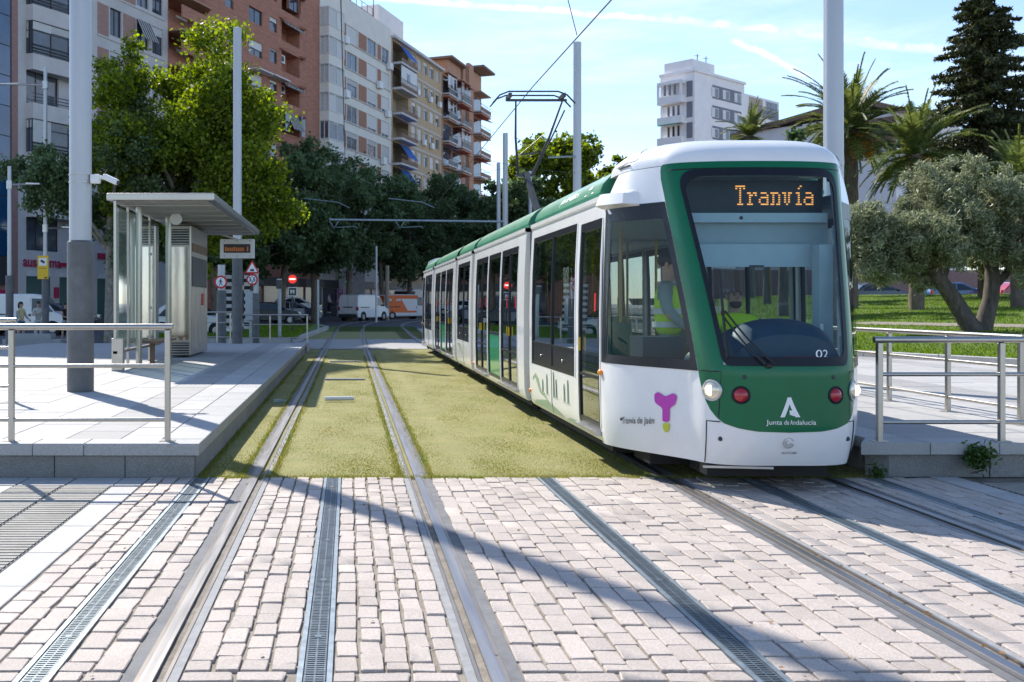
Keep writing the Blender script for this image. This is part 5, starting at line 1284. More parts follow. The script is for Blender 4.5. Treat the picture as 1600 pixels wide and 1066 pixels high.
for sg in (-1, 1):
    h = lamp_on(sg*2.72, .865, .076, M['lens'], 'headlight', .026, M['chrome'])
    c = S(sg*2.72, .865, .022); n = (S(sg*2.72, .865, .1)-S(sg*2.72, .865)).normalized(); m_ = MB(); m_.ball(c+n*.004, .046, .014, .046); tp('bulb', m_, M['lamp'], parent=h)
    lamp_on(sg*1.38, .835, .058, M['red_lens'], 'tail_light', .03, M['gasket'])
    m_ = MB(); q = S(sg*1.25, .985, .004); m_.ball(q, .018, .012, .018); tp('camera_hole', m_, M['ink'])
    m_ = MB(); q = S(sg*2.25, .46, .002); m_.ball(q, .020, .012, .020); tp('bolt_hole', m_, M['ink'])
    m_ = MB(); q = S(sg*8.85, .93, .01); m_.ball(q, .03, .05, .03); tp('side_marker', m_, M['amber'])
    # white fairing box over the cab window
    if sg > 0: continue
    bm_ = MB(); P = [(sg*(5.2+3.75*i/12)) for i in range(13)]
    v = []
    for i, s in enumerate(P):
        e = .10*min(1, i/2.) if i < 3 else .10
        for z, o_ in ((2.505, .002), (2.52, e), (2.62, e*.92), (2.665, .0)): v.append(S(s, z, o_))
    f = [(i*4+k, i*4+k+1, (i+1)*4+k+1, (i+1)*4+k) if sg < 0 else (i*4+k, (i+1)*4+k, (i+1)*4+k+1, i*4+k+1) for i in range(12) for k in range(3)]+[(0, 1, 2, 3), tuple(48+k for k in range(4))]
    bm_.add(v, f); tp('fairing_box', bm_, M['white'], smooth=30)
# roof dome
CLn = [(min(.62, w*.62), max(1.05, d)) for w, d in NT]
DB = 1.80
def dome(s, th, off=0.):
    a = abs(s); 
    if a <= 9: w, d = catmull(NT, a); t0 = Vector(S(math.copysign(a, s) if s else 0., 2.855))
    else: k = a-9; p9 = S(math.copysign(9., s), 2.855); t0 = p9+Vector((0, k*(DB-1.48), 0))
    w = abs(t0.x-TX_); d = t0.y-FY
    c1, s1 = math.cos(th), math.sin(th); k = 1-c1
    cw, cd_ = w*.55, d+(max(1.15, d)-d)*.75+.0
    ww = w+(cw-w)*k; dd = d+(cd_-d)*k; z = 2.855+.25*s1**.9 if s1 > 0 else 2.855
    return Vector((TX_+math.copysign(ww, s), FY+dd, z))
ssd = [-10+20*i/120 for i in range(121)]; ths = [math.pi/2*i/14 for i in range(15)]
mb = MB(); mb.grid(lambda s, th: dome(s, th), ssd, ths)
tops = len(mb.v)-121; mb.f.append(tuple(range(tops, tops+121))); mb.m.append(0)
lowb = [dome(-10, t) for t in ths]+[dome(10, t) for t in ths[::-1]]; o0 = len(mb.v); mb.v += [tuple(p) for p in lowb]; mb.f.append(tuple(range(o0, o0+len(lowb)))[::-1]); mb.m.append(0)
tp('roof_dome', mb, M['white'], smooth=40)
for sg in (-1, 1):
    H = rounded([(sg*5.4, .32), (sg*9.75, .22), (sg*9.3, 1.0), (sg*7.0, 1.12)], (.9, .25), n=5)
    def dn(s, th, o_):
        e = .01; a = dome(s+e, th)-dome(s-e, th); b = dome(s, th+e)-dome(s, th-e); return dome(s, th)+a.cross(b).normalized()*o_
    cx_, cy_ = sum(p[0] for p in H)/len(H), sum(p[1] for p in H)/len(H)
    Hi = [(cx_+(x-cx_)*.93, cy_+(y-cy_)*.90) for x, y in H]
    w = tp('roof_hatch', ring(H, Hi, lambda s, t: dn(s, t, .006), 60), M['chrome'])
    tp('hatch_cover', patch(Hi, lambda s, t: dn(s, t, .008), 10, 8), M['white_flat'], parent=w)
    j = MB(); j.tube([dn(s, .16, .008) for s in [sg*(6.2+2.6*i/10) for i in range(11)]], .009, 5); tp('hatch_hinge', j, M['ink'], parent=w)

# --- straight body sections --------------------------------------------------
WP = [(.235, 1.14), (.27, 1.165), (.40, 1.19), (.8, 1.2), (1.5, 1.2), (2.0, 1.19), (2.5, 1.165), (2.60, 1.155)]
def wz(z):
    for (a, b), (c, d) in zip(WP, WP[1:]):
        if z <= c: return b+(d-b)*max(0, (z-a))/(c-a)
    return WP[-1][1]
def side(sg, off=0.): return lambda y, z: (TX_+sg*(wz(z)+off), y, z)
Y1 = FY+1.48
SEC = [(Y1, 13.95, [('door', 10.03, 10.95), ('win2', 11.14, 13.74)]),
       (14.40, 20.28, [('door2', 14.95, 16.55), ('winlow', 16.68, 18.08), ('door2', 18.2, 19.85)]),
       (20.70, 23.45, [('win2', 20.95, 23.2)])]
ZB = {'door': (.345, 2.44), 'door2': (.345, 2.44), 'win2': (.80, 2.47), 'winlow': (.345, 2.44)}
def dash(y0, y1, n): return [y0+(y1-y0)*i/n for i in range(n+1)]
for si, (ya, yb, ops) in enumerate(SEC):
    full = si == 2
    mb = MB(); hs = [(a, b, *ZB[k]) for k, a, b in ops]
    yl = sorted({ya, yb, *[h[0] for h in hs], *[h[1] for h in hs]}); zl = sorted({w[0] for w in WP} | {.345, 2.44, 2.47, .80})
    for sg in (-1, 1):
        fn = side(sg); mb = MB()
        mb.grid(fn, yl, zl, flip=sg > 0, skip=lambda y, z: any(h[0] < y < h[1] and h[2] < z < h[3] for h in hs))
        fi = side(sg, -.05)
        for (a, b, c, d) in hs:
            mb.add([fn(a, c), fn(b, c), fn(b, d), fn(a, d), fi(a, c), fi(b, c), fi(b, d), fi(a, d)], [(0, 1, 5, 4), (1, 2, 6, 5), (2, 3, 7, 6), (3, 0, 4, 7)])
        for y, s in ((ya, 1), (yb, -1)):       # a collar closes the section towards the bellows
            if si == 0 and s == 1: continue
            v = [(TX_+sg*w, y, z) for z, w in WP]+[(TX_+sg*(w-.14), y, z) for z, w in WP]; n = len(WP); mb.add(v, [(i, i+1, n+i+1, n+i) for i in range(n-1)])
        mb.add([(TX_+sg*1.155, ya, 2.60), (TX_+sg*1.155, yb, 2.60), (TX_+sg*1.18, yb, 2.615), (TX_+sg*1.18, ya, 2.615), (TX_+sg*1.18, yb, 2.66), (TX_+sg*1.18, ya, 2.66), (TX_+sg*1.10, yb, 2.67), (TX_+sg*1.10, ya, 2.67)], [(0, 1, 2, 3), (3, 2, 4, 5), (5, 4, 6, 7)])
        rear = not full
        tp('body_section', mb, M['white'], rear)
    # interior: floor, ceiling, cove
    mb = MB(); mb.box(TX_-1.1, ya, .30, TX_+1.1, yb, .352); tp('floor', mb, M['floor_in'], rear)
    mb = MB(); mb.box(TX_-1.1, ya, 2.47, TX_+1.1, yb, 2.52); tp('ceiling', mb, M['grey_in2'], rear)
    # roof: green cove panels and grey top
    for sg in (-1, 1):
        n = max(1, round((yb-ya)/1.35)); prof = [(1.115, 2.672), (1.13, 2.72), (1.10, 2.80), (1.02, 2.89), (.92, 2.955), (.84, 2.985)]
        y00 = ya+(.33 if si == 0 else .03)
        for i in range(n):
            y0 = y00+(yb-.03-y00)*i/n+.006; y1 = y00+(yb-.03-y00)*(i+1)/n-.006; m2 = MB()
            for y in (y0, y1): m2.v += [(TX_+sg*w, y, z) for w, z in prof]
            k = len(prof); m2.f += [(j, j+1, k+j+1, k+j) for j in range(k-1)]; m2.m += [0]*(k-1)
            if i == 0: m2.add([(TX_+sg*w, y0, z) for w, z in prof]+[(TX_+sg*.84, y0, 2.672)], [tuple(range(k+1))])
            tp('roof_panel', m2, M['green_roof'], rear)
    mb = MB(); mb.box(TX_-1.1, ya+(.3 if si == 0 else 0), 2.665, TX_+1.1, yb, 2.70); mb.box(TX_-.86, ya+(.31 if si == 0 else .02), 2.70, TX_+.86, yb-.02, 2.978); tp('roof', mb, M['grey_in'], rear)
    mb = MB()
    for j in range(2 if not full else 1): yy = ya+(yb-ya)*(.35+.38*j); mb.box(TX_-.7, yy-.5, 2.98, TX_+.2, yy+.6, 3.03)
    tp('roof_equipment', mb, M['grey_in'], rear)
    # underframe
    mb = MB(); mb.box(TX_-1.06, ya+.1, .14, TX_+1.06, yb-.1, .30); mb.box(TX_-.9, ya+.6, .05, TX_+.9, ya+2.0, .2); tp('underframe', mb, M['dark_under'], rear)
    # doors and windows
    for kind, a, b in ops:
        c, d = ZB[kind]
        for sg in (-1, 1):
            fo = side(sg, .004); 
            def fl(y0, y1, z0, z1, off=.004, th=.03, mi=0, mb=None):
                f1, f0 = side(sg, off), side(sg, off-th); zs = [z0, *[z for z, _ in WP if z0+.02 < z < z1-.02], z1]; v = []
                for z in zs: v += [f1(y0, z), f1(y1, z), f0(y0, z), f0(y1, z)]
                f = []
                for i in range(len(zs)-1):
                    o_ = i*4; f += [(o_, o_+1, o_+5, o_+4), (o_+3, o_+2, o_+6, o_+7), (o_+2, o_, o_+4, o_+6), (o_+1, o_+3, o_+7, o_+5)]
                f += [(2, 3, 1, 0), (len(v)-4, len(v)-3, len(v)-1, len(v)-2)]; mb.add(v, f, mi)
            def glz(name, y0, y1, z0, z1, m, par, off=-.012):
                g = MB(); zs = [z0, *[z for z, _ in WP if z0+.02 < z < z1-.02], z1]; g.grid(side(sg, off), [y0, y1], zs, flip=sg > 0); return tp(name, g, m, rear, parent=par)
            if kind in ('door', 'door2'):
                nl = 1 if kind == 'door' else 2
                for k in range(nl):
                    y0 = a+(b-a)*k/nl+.006; y1 = a+(b-a)*(k+1)/nl-.006; m2 = MB(); fw = .045
                    fl(y0, y0+fw, c, d, mb=m2); fl(y1-fw, y1, c, d, mb=m2); fl(y0+fw, y1-fw, c, c+.07, mb=m2); fl(y0+fw, y1-fw, d-.09, d, mb=m2); fl(y0+fw, y1-fw, .845, .875, .002, mb=m2)
                    dr = tp('door', m2, M['gasket'], rear); glz('pane', y0+fw, y1-fw, c+.07, d-.09, M['glass_side'], dr)
                    ym = y1-.09 if k == 0 else y0+.09
                    h = MB(); h.cyl((TX_+sg*(wz(1.25)+.012), ym, 1.1), (TX_+sg*(wz(1.3)+.012), ym, 1.24), .011, n=6); tp('handle', h, M['yellow_sign'], rear, parent=dr)
                    r_ = MB(); yq = y0+.22; r_.add([side(sg, .002-.012)(yq, 1.52), side(sg, -.010)(yq+.06, 1.52), side(sg, -.010)(yq+.06, 1.70), side(sg, -.010)(yq, 1.70)], [(0, 1, 2, 3)]); tp('sticker', r_, M['red_sign'], rear, parent=dr)
                s_ = MB(); s_.box(TX_+sg*1.16, a, .30, TX_+sg*1.245, b, .338); tp('door_step', s_, M['chrome'], rear)
            elif kind == 'win2':
                m2 = MB(); fw = .05
                fl(a, a+fw, c, d, mb=m2); fl(b-fw, b, c, d, mb=m2); fl(a+fw, b-fw, c, c+.04, mb=m2); fl(a+fw, b-fw, d-.07, d, mb=m2); fl((a+b)/2-.03, (a+b)/2+.03, c+.04, d-.07, mb=m2); fl(a+fw, b-fw, 1.07, 1.10, .003, mb=m2)
                fl(a+fw, b-fw, c+.04, 1.07, -.004, .01, mi=0, mb=m2)
                j_ = MB(); j_.tube([side(sg, .001)((a+b)/2, z) for z in (.27, .40, .6, .79)], .005, 5); tp('panel_joint', j_, M['pole_dark'], rear, smooth=None)
                w = tp('window', m2, M['gasket'], rear)
                for k in range(2): y0 = a+fw if k == 0 else (a+b)/2+.03; glz('pane', y0, (y0+(b-a)/2-fw-.03), 1.10, d-.07, M['glass_side'], w)
                for k in range(2): q = MB(); q.ball((TX_+sg*(wz(.95)+.003), a+(b-a)*(.25+.5*k), .93), .012, .02, .02, 8, 6); tp('latch', q, M['chrome'], rear, parent=w)
            else:
                m2 = MB(); fw = .05
                fl(a, a+fw, c, d, mb=m2); fl(b-fw, b, c, d, mb=m2); fl(a+fw, b-fw, c, c+.05, mb=m2); fl(a+fw, b-fw, d-.07, d, mb=m2); fl(a+fw, b-fw, 1.08, 1.11, mb=m2)
                w = tp('window', m2, M['gasket'], rear)
                glz('pane', a+fw, b-fw, 1.11, d-.07, M['glass_side'], w); glz('pane', a+fw, b-fw, c+.05, 1.08, M['glass_green'], w)
            # pale trims beside the openings
            t_ = MB(); 
            for y in (a-.018, b+.018): fl(y-.012, y+.012, c, d, .008, .01, mb=t_)
            tp('trim', t_, M['white_flat'], rear)
    # seats and poles
    yy = ya+1.0 if si else 11.3
    while yy < yb-.7:
        for sx in (-.78, .78):
            if any(k[0].startswith('door') and k[1]-.3 < yy < k[2]+.3 for k in ops): continue
            m2 = MB(); m2.box(TX_+sx-.38, yy, .74, TX_+sx+.38, yy+.42, .80); m2.bar((TX_+sx, yy+.40, .80), (TX_+sx, yy+.52, 1.38), .76, .05, up=(0, 1, 0)); m2.box(TX_+sx-.1, yy+.1, .35, TX_+sx+.1, yy+.3, .74); tp('seat', m2, M['seat'], rear, bevel=.02)
        yy += .85
    for yy in ([12.2, 13.6] if si == 0 else [ya+.6, ya+2.4, ya+3.6, ya+5.3] if si == 1 else [ya+.7, ya+2.0]):
        for sx in (-.42, .42): m2 = MB(); m2.cyl((TX_+sx, yy, .35), (TX_+sx, yy, 2.47), .018, n=8); tp('grab_pole', m2, M['yellow_pole'], rear)
# bellows between the sections
for (ya, yb) in ((13.95, 14.40), (20.28, 20.70)):
    mb = MB(); n = 5
    for i in range(n):
        y = ya+(yb-ya)*(i+.5)/n; h = (yb-ya)/n*.42
        for sg in (-1, 1): mb.box(TX_+sg*.98, y-h, .28, TX_+sg*1.11, y+h, 2.58)
        mb.box(TX_-1.1, y-h, 2.52, TX_+1.1, y+h, 2.70); mb.box(TX_-.8, y-h, 2.70, TX_+.8, y+h, 2.9)
    mb.box(TX_-1.0, ya, .28, TX_+1.0, yb, .33)
    tp('bellows', mb, M['bellows'])
    m2 = MB(); q = ya+.03; m2.ball((TX_-1.19, q-.08, .42), .03, .045, .03); tp('side_marker', m2, M['amber'])
# wheels under the first and middle sections
for yy, rr in ((10.9, True), (12.4, True), (21.2, False), (22.9, False)):
    for sg in (-1, 1): mb = MB(); mb.cyl((TX_+sg*.66, yy, .29), (TX_+sg*.80, yy, .29), .285, n=20); mb.cyl((TX_+sg*.80, yy, .29), (TX_+sg*.81, yy, .29), .12, n=12); tp('wheel', mb, M['dark_under'], rr)
mb = MB(); mb.box(TX_-.52, FY+.45, .09, TX_+.52, FY+.95, .25); mb.box(TX_-.85, FY+1.05, .10, TX_+.85, Y1+.1, .30); tp('skid_plate', mb, M['dark_under'])
mb = MB(); mb.bar((TX_-.62, FY+.30, .20), (TX_-.05, FY+.22, .20), .05, .02); tp('coupler_cover', mb, M['chrome'])
# --- cab fittings -----------------------------------------------------------
mb = MB(); mb.box(TX_-.95, FY+.95, .30, TX_+.95, Y1, .352); mb.box(TX_-.55, FY+.3, .30, TX_+.55, FY+.95, .352); tp('cab_floor', mb, M['floor_in'])
mb = MB()   # dashboard: a low dome
def dsh(u, v):
    a = math.pi*u; return (TX_+.06-(.44+.22*v)*math.cos(a), FY+.17+.70*v, 1.00+.47*max(0, math.sin(a))**.55*(.55+.45*math.sin(math.pi*min(1, v*1.1+.12))))
mb.grid(dsh, dash(0, 1, 24), dash(0, 1, 8)); mb.add([dsh(u, 0) for u in dash(0, 1, 24)], [tuple(range(25))]); mb.box(TX_-.40, FY+.17, .36, TX_+.46, FY+.85, 1.01); tp('dashboard', mb, M['dash'], smooth=60)
mb = MB(); mb.box(TX_+.02, FY+.13, 1.13, TX_+.34, FY+.14, 1.15); tp('dash_strip', mb, M['red_sign'], False)
mb = MB(); mb.box(TX_-.74, FY+.74, 2.33, TX_+.66, FY+.80, 2.415); mb.ball((TX_-.12, FY+.735, 2.37), .016, .008, .016, mi=1); tp('sign_shelf', mb, [M['grey_in2'], M['ink']])
mb = MB(); mb.box(TX_-.72, FY+.82, 2.12, TX_+.70, FY+.85, 2.34); tp('visor_panel', mb, M['grey_in'])
mb = MB(); mb.box(TX_-.72, FY+.78, 1.93, TX_+.52, FY+.80, 2.135); mb.box(TX_-.03, FY+.775, 1.925, TX_+.10, FY+.785, 1.945, 1); tp('sun_blind', mb, [M['grey_in2'], M['ink']])
mb = MB(); mb.box(TX_+.50, FY+.55, 1.10, TX_+.62, FY+.70, 2.12); tp('cab_pillar', mb, M['grey_in2'])
mb = MB(); mb.cyl((TX_+.46, FY+.42, 1.18), (TX_+.46, FY+.42, 1.42), .018, n=8); tp('microphone', mb, M['white_flat'], False)
mb = MB(); mb.box(TX_-.64, FY+.84, 2.42, TX_+.66, FY+.88, 2.72); sgn = tp('destination_sign', mb, M['ink'], False)
GL = {'T': ['11111', '10101', '00100', '00100', '00100', '00100', '00100', '00100', '01110'], 'r': ['00000', '00000', '00000', '11011', '01101', '01000', '01000', '01000', '11100'],
      'a': ['00000', '00000', '00000', '01110', '00001', '01111', '10001', '10001', '01111'], 'n': ['00000', '00000', '00000', '11110', '01001', '01001', '01001', '01001', '11011'],
      'v': ['00000', '00000', '00000', '11011', '01010', '01010', '01010', '01010', '00100'], 'i': ['0001', '0010', '0000', '0110', '0010', '0010', '0010', '0010', '0111']}
def led(word, x0, z0, pw, ph, y, nrm=-1, gap=1):
    mb = MB(); x = x0
    for ch in word:
        g = GL[ch]
        for r_, row in enumerate(g):
            for c_, b in enumerate(row):
                if b == '1': a = x+c_*pw; z = z0-r_*ph; mb.box(a, y, z-ph*.55, a+pw*.86, y+.004, z)
        x += (len(g[0])+gap)*pw
    return mb
tp('led_text', led('Tranvia', TX_-.135, 2.672, .0178, .0205, FY+.834), M['led'], False, parent=sgn, smooth=None)
# driver's seat, desk on the left
mb = MB(); mb.box(TX_-.05, FY+1.62, .35, TX_+.45, FY+1.7, 1.45); mb.box(TX_-.05, FY+1.2, .78, TX_+.45, FY+1.62, .86); mb.box(TX_+.1, FY+1.3, .35, TX_+.3, FY+1.5, .78); tp('driver_seat', mb, M['dk_metal'], bevel=.03)
mb = MB(); mb.bar((TX_-.75, FY+.78, 1.06), (TX_-.35, FY+.5, 1.10), .34, .015); tp('paper_sheet', mb, M['white_flat'], False)
mb = MB(); mb.box(TX_-.86, FY+1.25, .36, TX_-.45, FY+1.7, 1.28); tp('cab_cabinet', mb, M['dash'])
# wipers
def wiper(mb, pts, r):
    for a, b in zip(pts, pts[1:]): mb.bar(a, b, r, r*1.2)
def sp(x, y, off=.03):     # the skin point seen in photo column x, row y
    best = None
    lo = (-9., .25, 9., 2.85); st = (18/40, 2.6/40); c = (0, 1.5)
    cand = [(-9+18*i/60, .25+2.6*j/60) for i in range(61) for j in range(61)]
    step = (.3, .045)
    for it in range(7):
        bd = 1e9
        for s, z in cand:
            p = S(s, z); ex = CXP+FPX*p.x/p.y-x; ey = HY-FPX*(p.z-HC)/p.y-y; d = ex*ex+ey*ey
            if s > 4.5: d += 1e6
            if d < bd: bd = d; best = (s, z)
        cand = [(best[0]+step[0]*i/4, best[1]+step[1]*j/4) for i in range(-4, 5) for j in range(-4, 5)]; step = (step[0]/3.5, step[1]/3.5)
    return best
WPX = [[(1208, 571), (1133, 488)], [(1193, 571), (1128, 493)], [(1124, 425), (1131, 500), (1137, 560)]]
mb = MB()
for L_ in WPX:
    q = [sp(*p) for p in L_]; dense = []
    for (a, b) in zip(q, q[1:]): dense += [(a[0]+(b[0]-a[0])*t/4, a[1]+(b[1]-a[1])*t/4) for t in range(4)]
    dense.append(q[-1]); mb.tube([S(s, z, .04) for s, z in dense], .009 if L_ is not WPX[2] else .012, 6)
q = sp(1200, 572); mb.ball(S(q[0], q[1], .02), .03, .03, .025); q = sp(1130, 490); mb.ball(S(q[0], q[1], .04), .02)
tp('wiper', mb, M['rubber'], False)
# --- print on the nose -------------------------------------------------------
def print_px(name, polys, m, off=.009, n=8):
    mb = MB()
    for P in polys:
        q = patch([sp(*p) for p in P], lambda s, z: S(s, z, off), n, n); mb.add(q.v, q.f)
    return tp(name, mb, m, False)
def dens(P, k=4):
    o = []
    for a, b in zip(P, P[1:]+P[:1]): o += [(a[0]+(b[0]-a[0])*t/k, a[1]+(b[1]-a[1])*t/k) for t in range(k)]
    return o
print_px('emblem', [rounded([(1023, 616), (1029, 612), (1040, 620), (1053, 614), (1059, 619), (1056, 632), (1047, 638), (1047, 659), (1036, 659), (1036, 638), (1024, 629)], 3., n=2)], M['magenta'])
print_px('emblem_tip', [rounded([(1036.3, 661), (1047, 661), (1047, 671), (1042, 677), (1037, 671)], 3., n=2)], M['lime'])
print_px('front_emblem', [[(1230, 621), (1235.5, 621), (1250, 652), (1242.5, 652), (1233, 631.5), (1225.5, 652), (1218.5, 652)], [(1233, 641), (1240, 642.5), (1243.5, 651), (1233.5, 648)]], M['white_print'])
def text_px(name, s, x, y, size, m, sx=1., sk=0., off=.009, bold=.02, align='LEFT'):
    vs, fs = text_geo(s, size, align=align, sx=sx, bold=bold); mb = MB()
    # px -> (s, z) by a local linear frame, then onto the skin
    o_ = sp(x, y); ax_ = sp(x+24, y); ay = sp(x, y-12); w = (max(v[0] for v in vs)-min(v[0] for v in vs)) or 1
    far = sp(x+(w if align == 'LEFT' else w/2), y); 
    def f(u, v):
        k = u/(w if align == 'LEFT' else w/2); s_ = o_[0]+(far[0]-o_[0])*k; z_ = o_[1]+(far[1]-o_[1])*k; return S(s_+(ay[0]-o_[0])*v/12, z_+(ay[1]-o_[1])*v/12+sk*u, off)
    mb.add([f(u, v) for u, v in vs], fs); return tp(name, mb, m, False)
text_px('lettering', 'Junta de Andalucía', 1235, 663.5, 10.6, M['white_print'], align='CENTER', bold=.03)
text_px('lettering', 'Tranvía de Jaén', 973, 662, 14.5, M['ink'], sx=.56)
text_px('fleet_number', '02', 1273, 559.5, 18, M['white_print'], sx=1.15, bold=0.0)
text_px('lettering', 'ALSTOM', 1221, 709, 5.0, M['chrome'], sx=1.2)
print_px('dot', [[(970, 653), (973, 653), (973, 657), (970, 657)]], M['ink'], n=2)
mb = MB(); q = sp(1232, 692); c = S(q[0], q[1], .006)
mb.tube([(c.x+.042*math.cos(t), c.y, c.z+.042*math.sin(t)) for t in [.4+5.6*i/24 for i in range(25)]], .005, 5); mb.tube([(c.x+.022*math.cos(t), c.y, c.z+.022*math.sin(t)) for t in [2+4.2*i/16 for i in range(17)]], .004, 5); tp('maker_emblem', mb, M['chrome'], False)
# green skyline print on the white panels of the side
def side_print(pts, m, name, off=.003): mb = MB(); f = side(-1, off); mb.add([f(y, z) for y, z in pts], [tuple(range(len(pts)))]); return tp(name, mb, m, False, smooth=None)
side_print([(13.70, .28), (13.70, .62), (13.5, .68), (13.3, .62), (13.15, .48), (12.9, .46), (12.6, .38), (12.2, .34), (11.8, .28)], M['green_print'], 'skyline_print')
side_print([(11.7, .28), (11.5, .31), (11.2, .32), (11.1, .27)], M['green_print'], 'skyline_print')
for (y0, h0) in ((13.0, .12), (12.72, .20), (12.3, .26), (12.15, .18), (11.7, .16), (11.5, .22)):
    mb = MB(); f = side(-1, .003); z0 = .47; 
    for a in (-.03, .03): mb.tube([f(y0+a, z0), f(y0+a*.6, z0+h0)], .004, 4)
    mb.tube([f(y0-.09, z0), f(y0+.09, z0)], .004, 4); mb.tube([f(y0-.04, z0+h0), f(y0, z0+h0+.05), f(y0+.04, z0+h0)], .004, 4); tp('skyline_print', mb, M['green_print'], False, smooth=None)
side_print([(23.2, .28), (23.2, .72), (22.7, .72), (22.3, .5), (22.0, .28)], M['green_print'], 'skyline_print')
# roof emblem on the green cove
def cove(y, t, off=.006):
    prof = [(1.115, 2.672), (1.13, 2.72), (1.10, 2.80), (1.02, 2.89), (.92, 2.955)]; k = max(0, min(3.999, t*4)); i = int(k); a, b = prof[i], prof[i+1]; w = a[0]+(b[0]-a[0])*(k-i); z = a[1]+(b[1]-a[1])*(k-i); return (TX_-w-off, y, z+off*.6)
mb = MB()
for P in ([(10.62, .3), (10.70, .3), (10.86, .9), (10.80, .9)], [(11.02, .3), (10.94, .3), (10.80, .9), (10.86, .9)], [(10.75, .48), (10.90, .48), (10.88, .58), (10.78, .58)]): mb.add([cove(*p) for p in P], [(0, 1, 2, 3)])
tp('roof_emblem', mb, M['white_print'], False, smooth=None)
vs, fs = text_geo('Junta de Andalucía', .13, align='LEFT'); mb = MB(); mb.add([cove(12.35-x, .42+y*2.6) for x, y in vs], fs); tp('lettering', mb, M['white_print'], False, smooth=None)
# rear half: the same parts turned half round the middle of the tram
Rm = Matrix.Translation((TX_, 22.075, 0)) @ Matrix.Rotation(math.pi, 4, 'Z') @ Matrix.Translation((-TX_, -22.075, 0))
for o in BOTH:
    c = o.copy(); COL.objects.link(c); c.parent = tram; c.matrix_parent_inverse = o.matrix_parent_inverse @ Rm
    for ch in list(o.children):
        d = ch.copy(); COL.objects.link(d); d.parent = c; d.matrix_parent_inverse = ch.matrix_parent_inverse
# --- pantograph ---------------------------------------------------------------
PY = 21.3; WZ = 5.84
pan = empty('pantograph_base', (TX_, PY, 3.0)); pan.parent = tram; pan.matrix_parent_inverse = mat_of(tram).inverted(); pan.name = 'pantograph'
def pp(nm, mb, m): return obj(nm, mb, m, pan, local=False, smooth=40)
def place(o): o.matrix_parent_inverse = (mat_of(tram) @ tram.matrix_world.inverted() @ Matrix.Translation((TX_, PY, 3.0))).inverted() if False else Matrix.Translation((-TX_, -PY, -3.0)); return o
kz = 4.28; mb = MB(); mb.bar((TX_+.05, PY+.1, kz), (TX_+.05, PY-1.7, 3.05), .10, .12); mb.bar((TX_-.35, PY-1.7, 3.05), (TX_+.45, PY-1.7, 3.05), .12, .1); place(pp('lower_arm', mb, M['dk_metal']))
mb = MB(); hz = 5.68
mb.tube([(TX_-.12, PY+.1, kz), (TX_-.24, PY-.3, 5.0), (TX_-.30, PY-.7, hz)], [.028, .024, .017], 8); mb.tube([(TX_+.17, PY+.1, kz), (TX_+.45, PY-.3, 5.0), (TX_+.64, PY-.7, hz)], [.028, .024, .017], 8); mb.tube([(TX_+.20, PY+.1, kz), (TX_+.55, PY-.3, 5.1), (TX_+.68, PY-.7, hz-.2)], .016, 6)
mb.bar((TX_-.16, PY+.1, kz), (TX_+.22, PY+.1, kz), .06, .06); mb.bar((TX_-.12, PY+.05, kz+.42), (TX_+.28, PY-.1, kz+.44), .03, .03); mb.tube([(TX_-.24, PY-.3, 5.0), (TX_+.3, PY-.1, kz+.45)], .006, 4); mb.tube([(TX_+.5, PY-.3, 5.2), (TX_-.12, PY, kz+.4)], .006, 4); place(pp('upper_arm', mb, M['dk_metal']))
mb = MB()
for dy in (-.95, -.55):
    mb.tube([(TX_-.80, PY+dy, WZ-.26), (TX_-.66, PY+dy, WZ-.10), (TX_-.48, PY+dy, WZ-.03), (TX_+.50, PY+dy, WZ-.03), (TX_+.68, PY+dy, WZ-.10), (TX_+.84, PY+dy, WZ-.27)], .017, 6)
mb.bar((TX_-.5, PY-.72, hz), (TX_+.72, PY-.72, hz), .05, .045)
for s in (-.45, .62): mb.bar((TX_+s, PY-.98, WZ-.10), (TX_+s, PY-.52, WZ-.10), .06, .08)
place(pp('contact_head', mb, M['dk_metal']))
# ------------------------------------------------------------------ poles, wires
def pole(x, y, z0, h, r, sleeve, rs, label, group='pale overhead-line poles'):
    root = empty('overhead_line_pole', (x, y, z0), 0, label, 'pole', group)
    mb = MB(); mb.tube([(0, 0, 0), (0, 0, h)], [r, r*.90], 28); mb.cyl((0, 0, h), (0, 0, h+.02), r*.9, r*.6, 28); obj('shaft', mb, M['pole'], root, local=True, smooth=40)
    if sleeve:
        mb = MB(); mb.cyl((0, 0, -.01), (0, 0, sleeve), rs, rs, 28); mb.cyl((0, 0, sleeve), (0, 0, sleeve+.025), rs, r+.005, 28); obj('sleeve', mb, M['pole_dark'], root, local=True, smooth=40)
    return root
p1 = pole(-3.93, 15.0, PZ, 12.2, .165, 2.18, .192, 'thick pale pole with a tall dark grey sleeve beside the railing')
mb = MB()
for z in (3.05, 3.16): mb.cyl((0, 0, z), (0, 0, z+.012), .172, .172, 24)
obj('strap', mb, M['steel'], p1, local=True)
cc = empty('security_camera', (-3.75, 14.95, 3.40), 0, 'small white security camera strapped to the thick pale pole', 'camera')
mb = MB(); mb.box(-.02, -.04, -.05, .12, .05, .08); mb.bar((.1, 0, .05), (.2, -.02, .02), .05, .05); obj('bracket', mb, M['white_flat'], cc, local=True, bevel=.012)
mb = MB(); mb.bar((.17, 0, .055), (.40, -.10, -.05), .085, .085); obj('housing', mb, M['white_flat'], cc, local=True, bevel=.025, seg=3); mb = MB(); mb.ball((.405, -.102, -.052), .03); obj('lens', mb, M['ink'], cc, local=True)
pole(-3.57, 32.8, PZ, 10.1, .145, 2.75, .165, 'pale pole with dark sleeve standing behind the shelter roof')
pole(7.62, 16.1, PZ, 12.5, .152, 2.18, .18, 'thick pale pole rising right behind the tram cab')
pole(7.72, 34.6, PZ, 10.1, .145, 2.75, .165, 'pale pole rising above the green tram roof left of the grey flats')
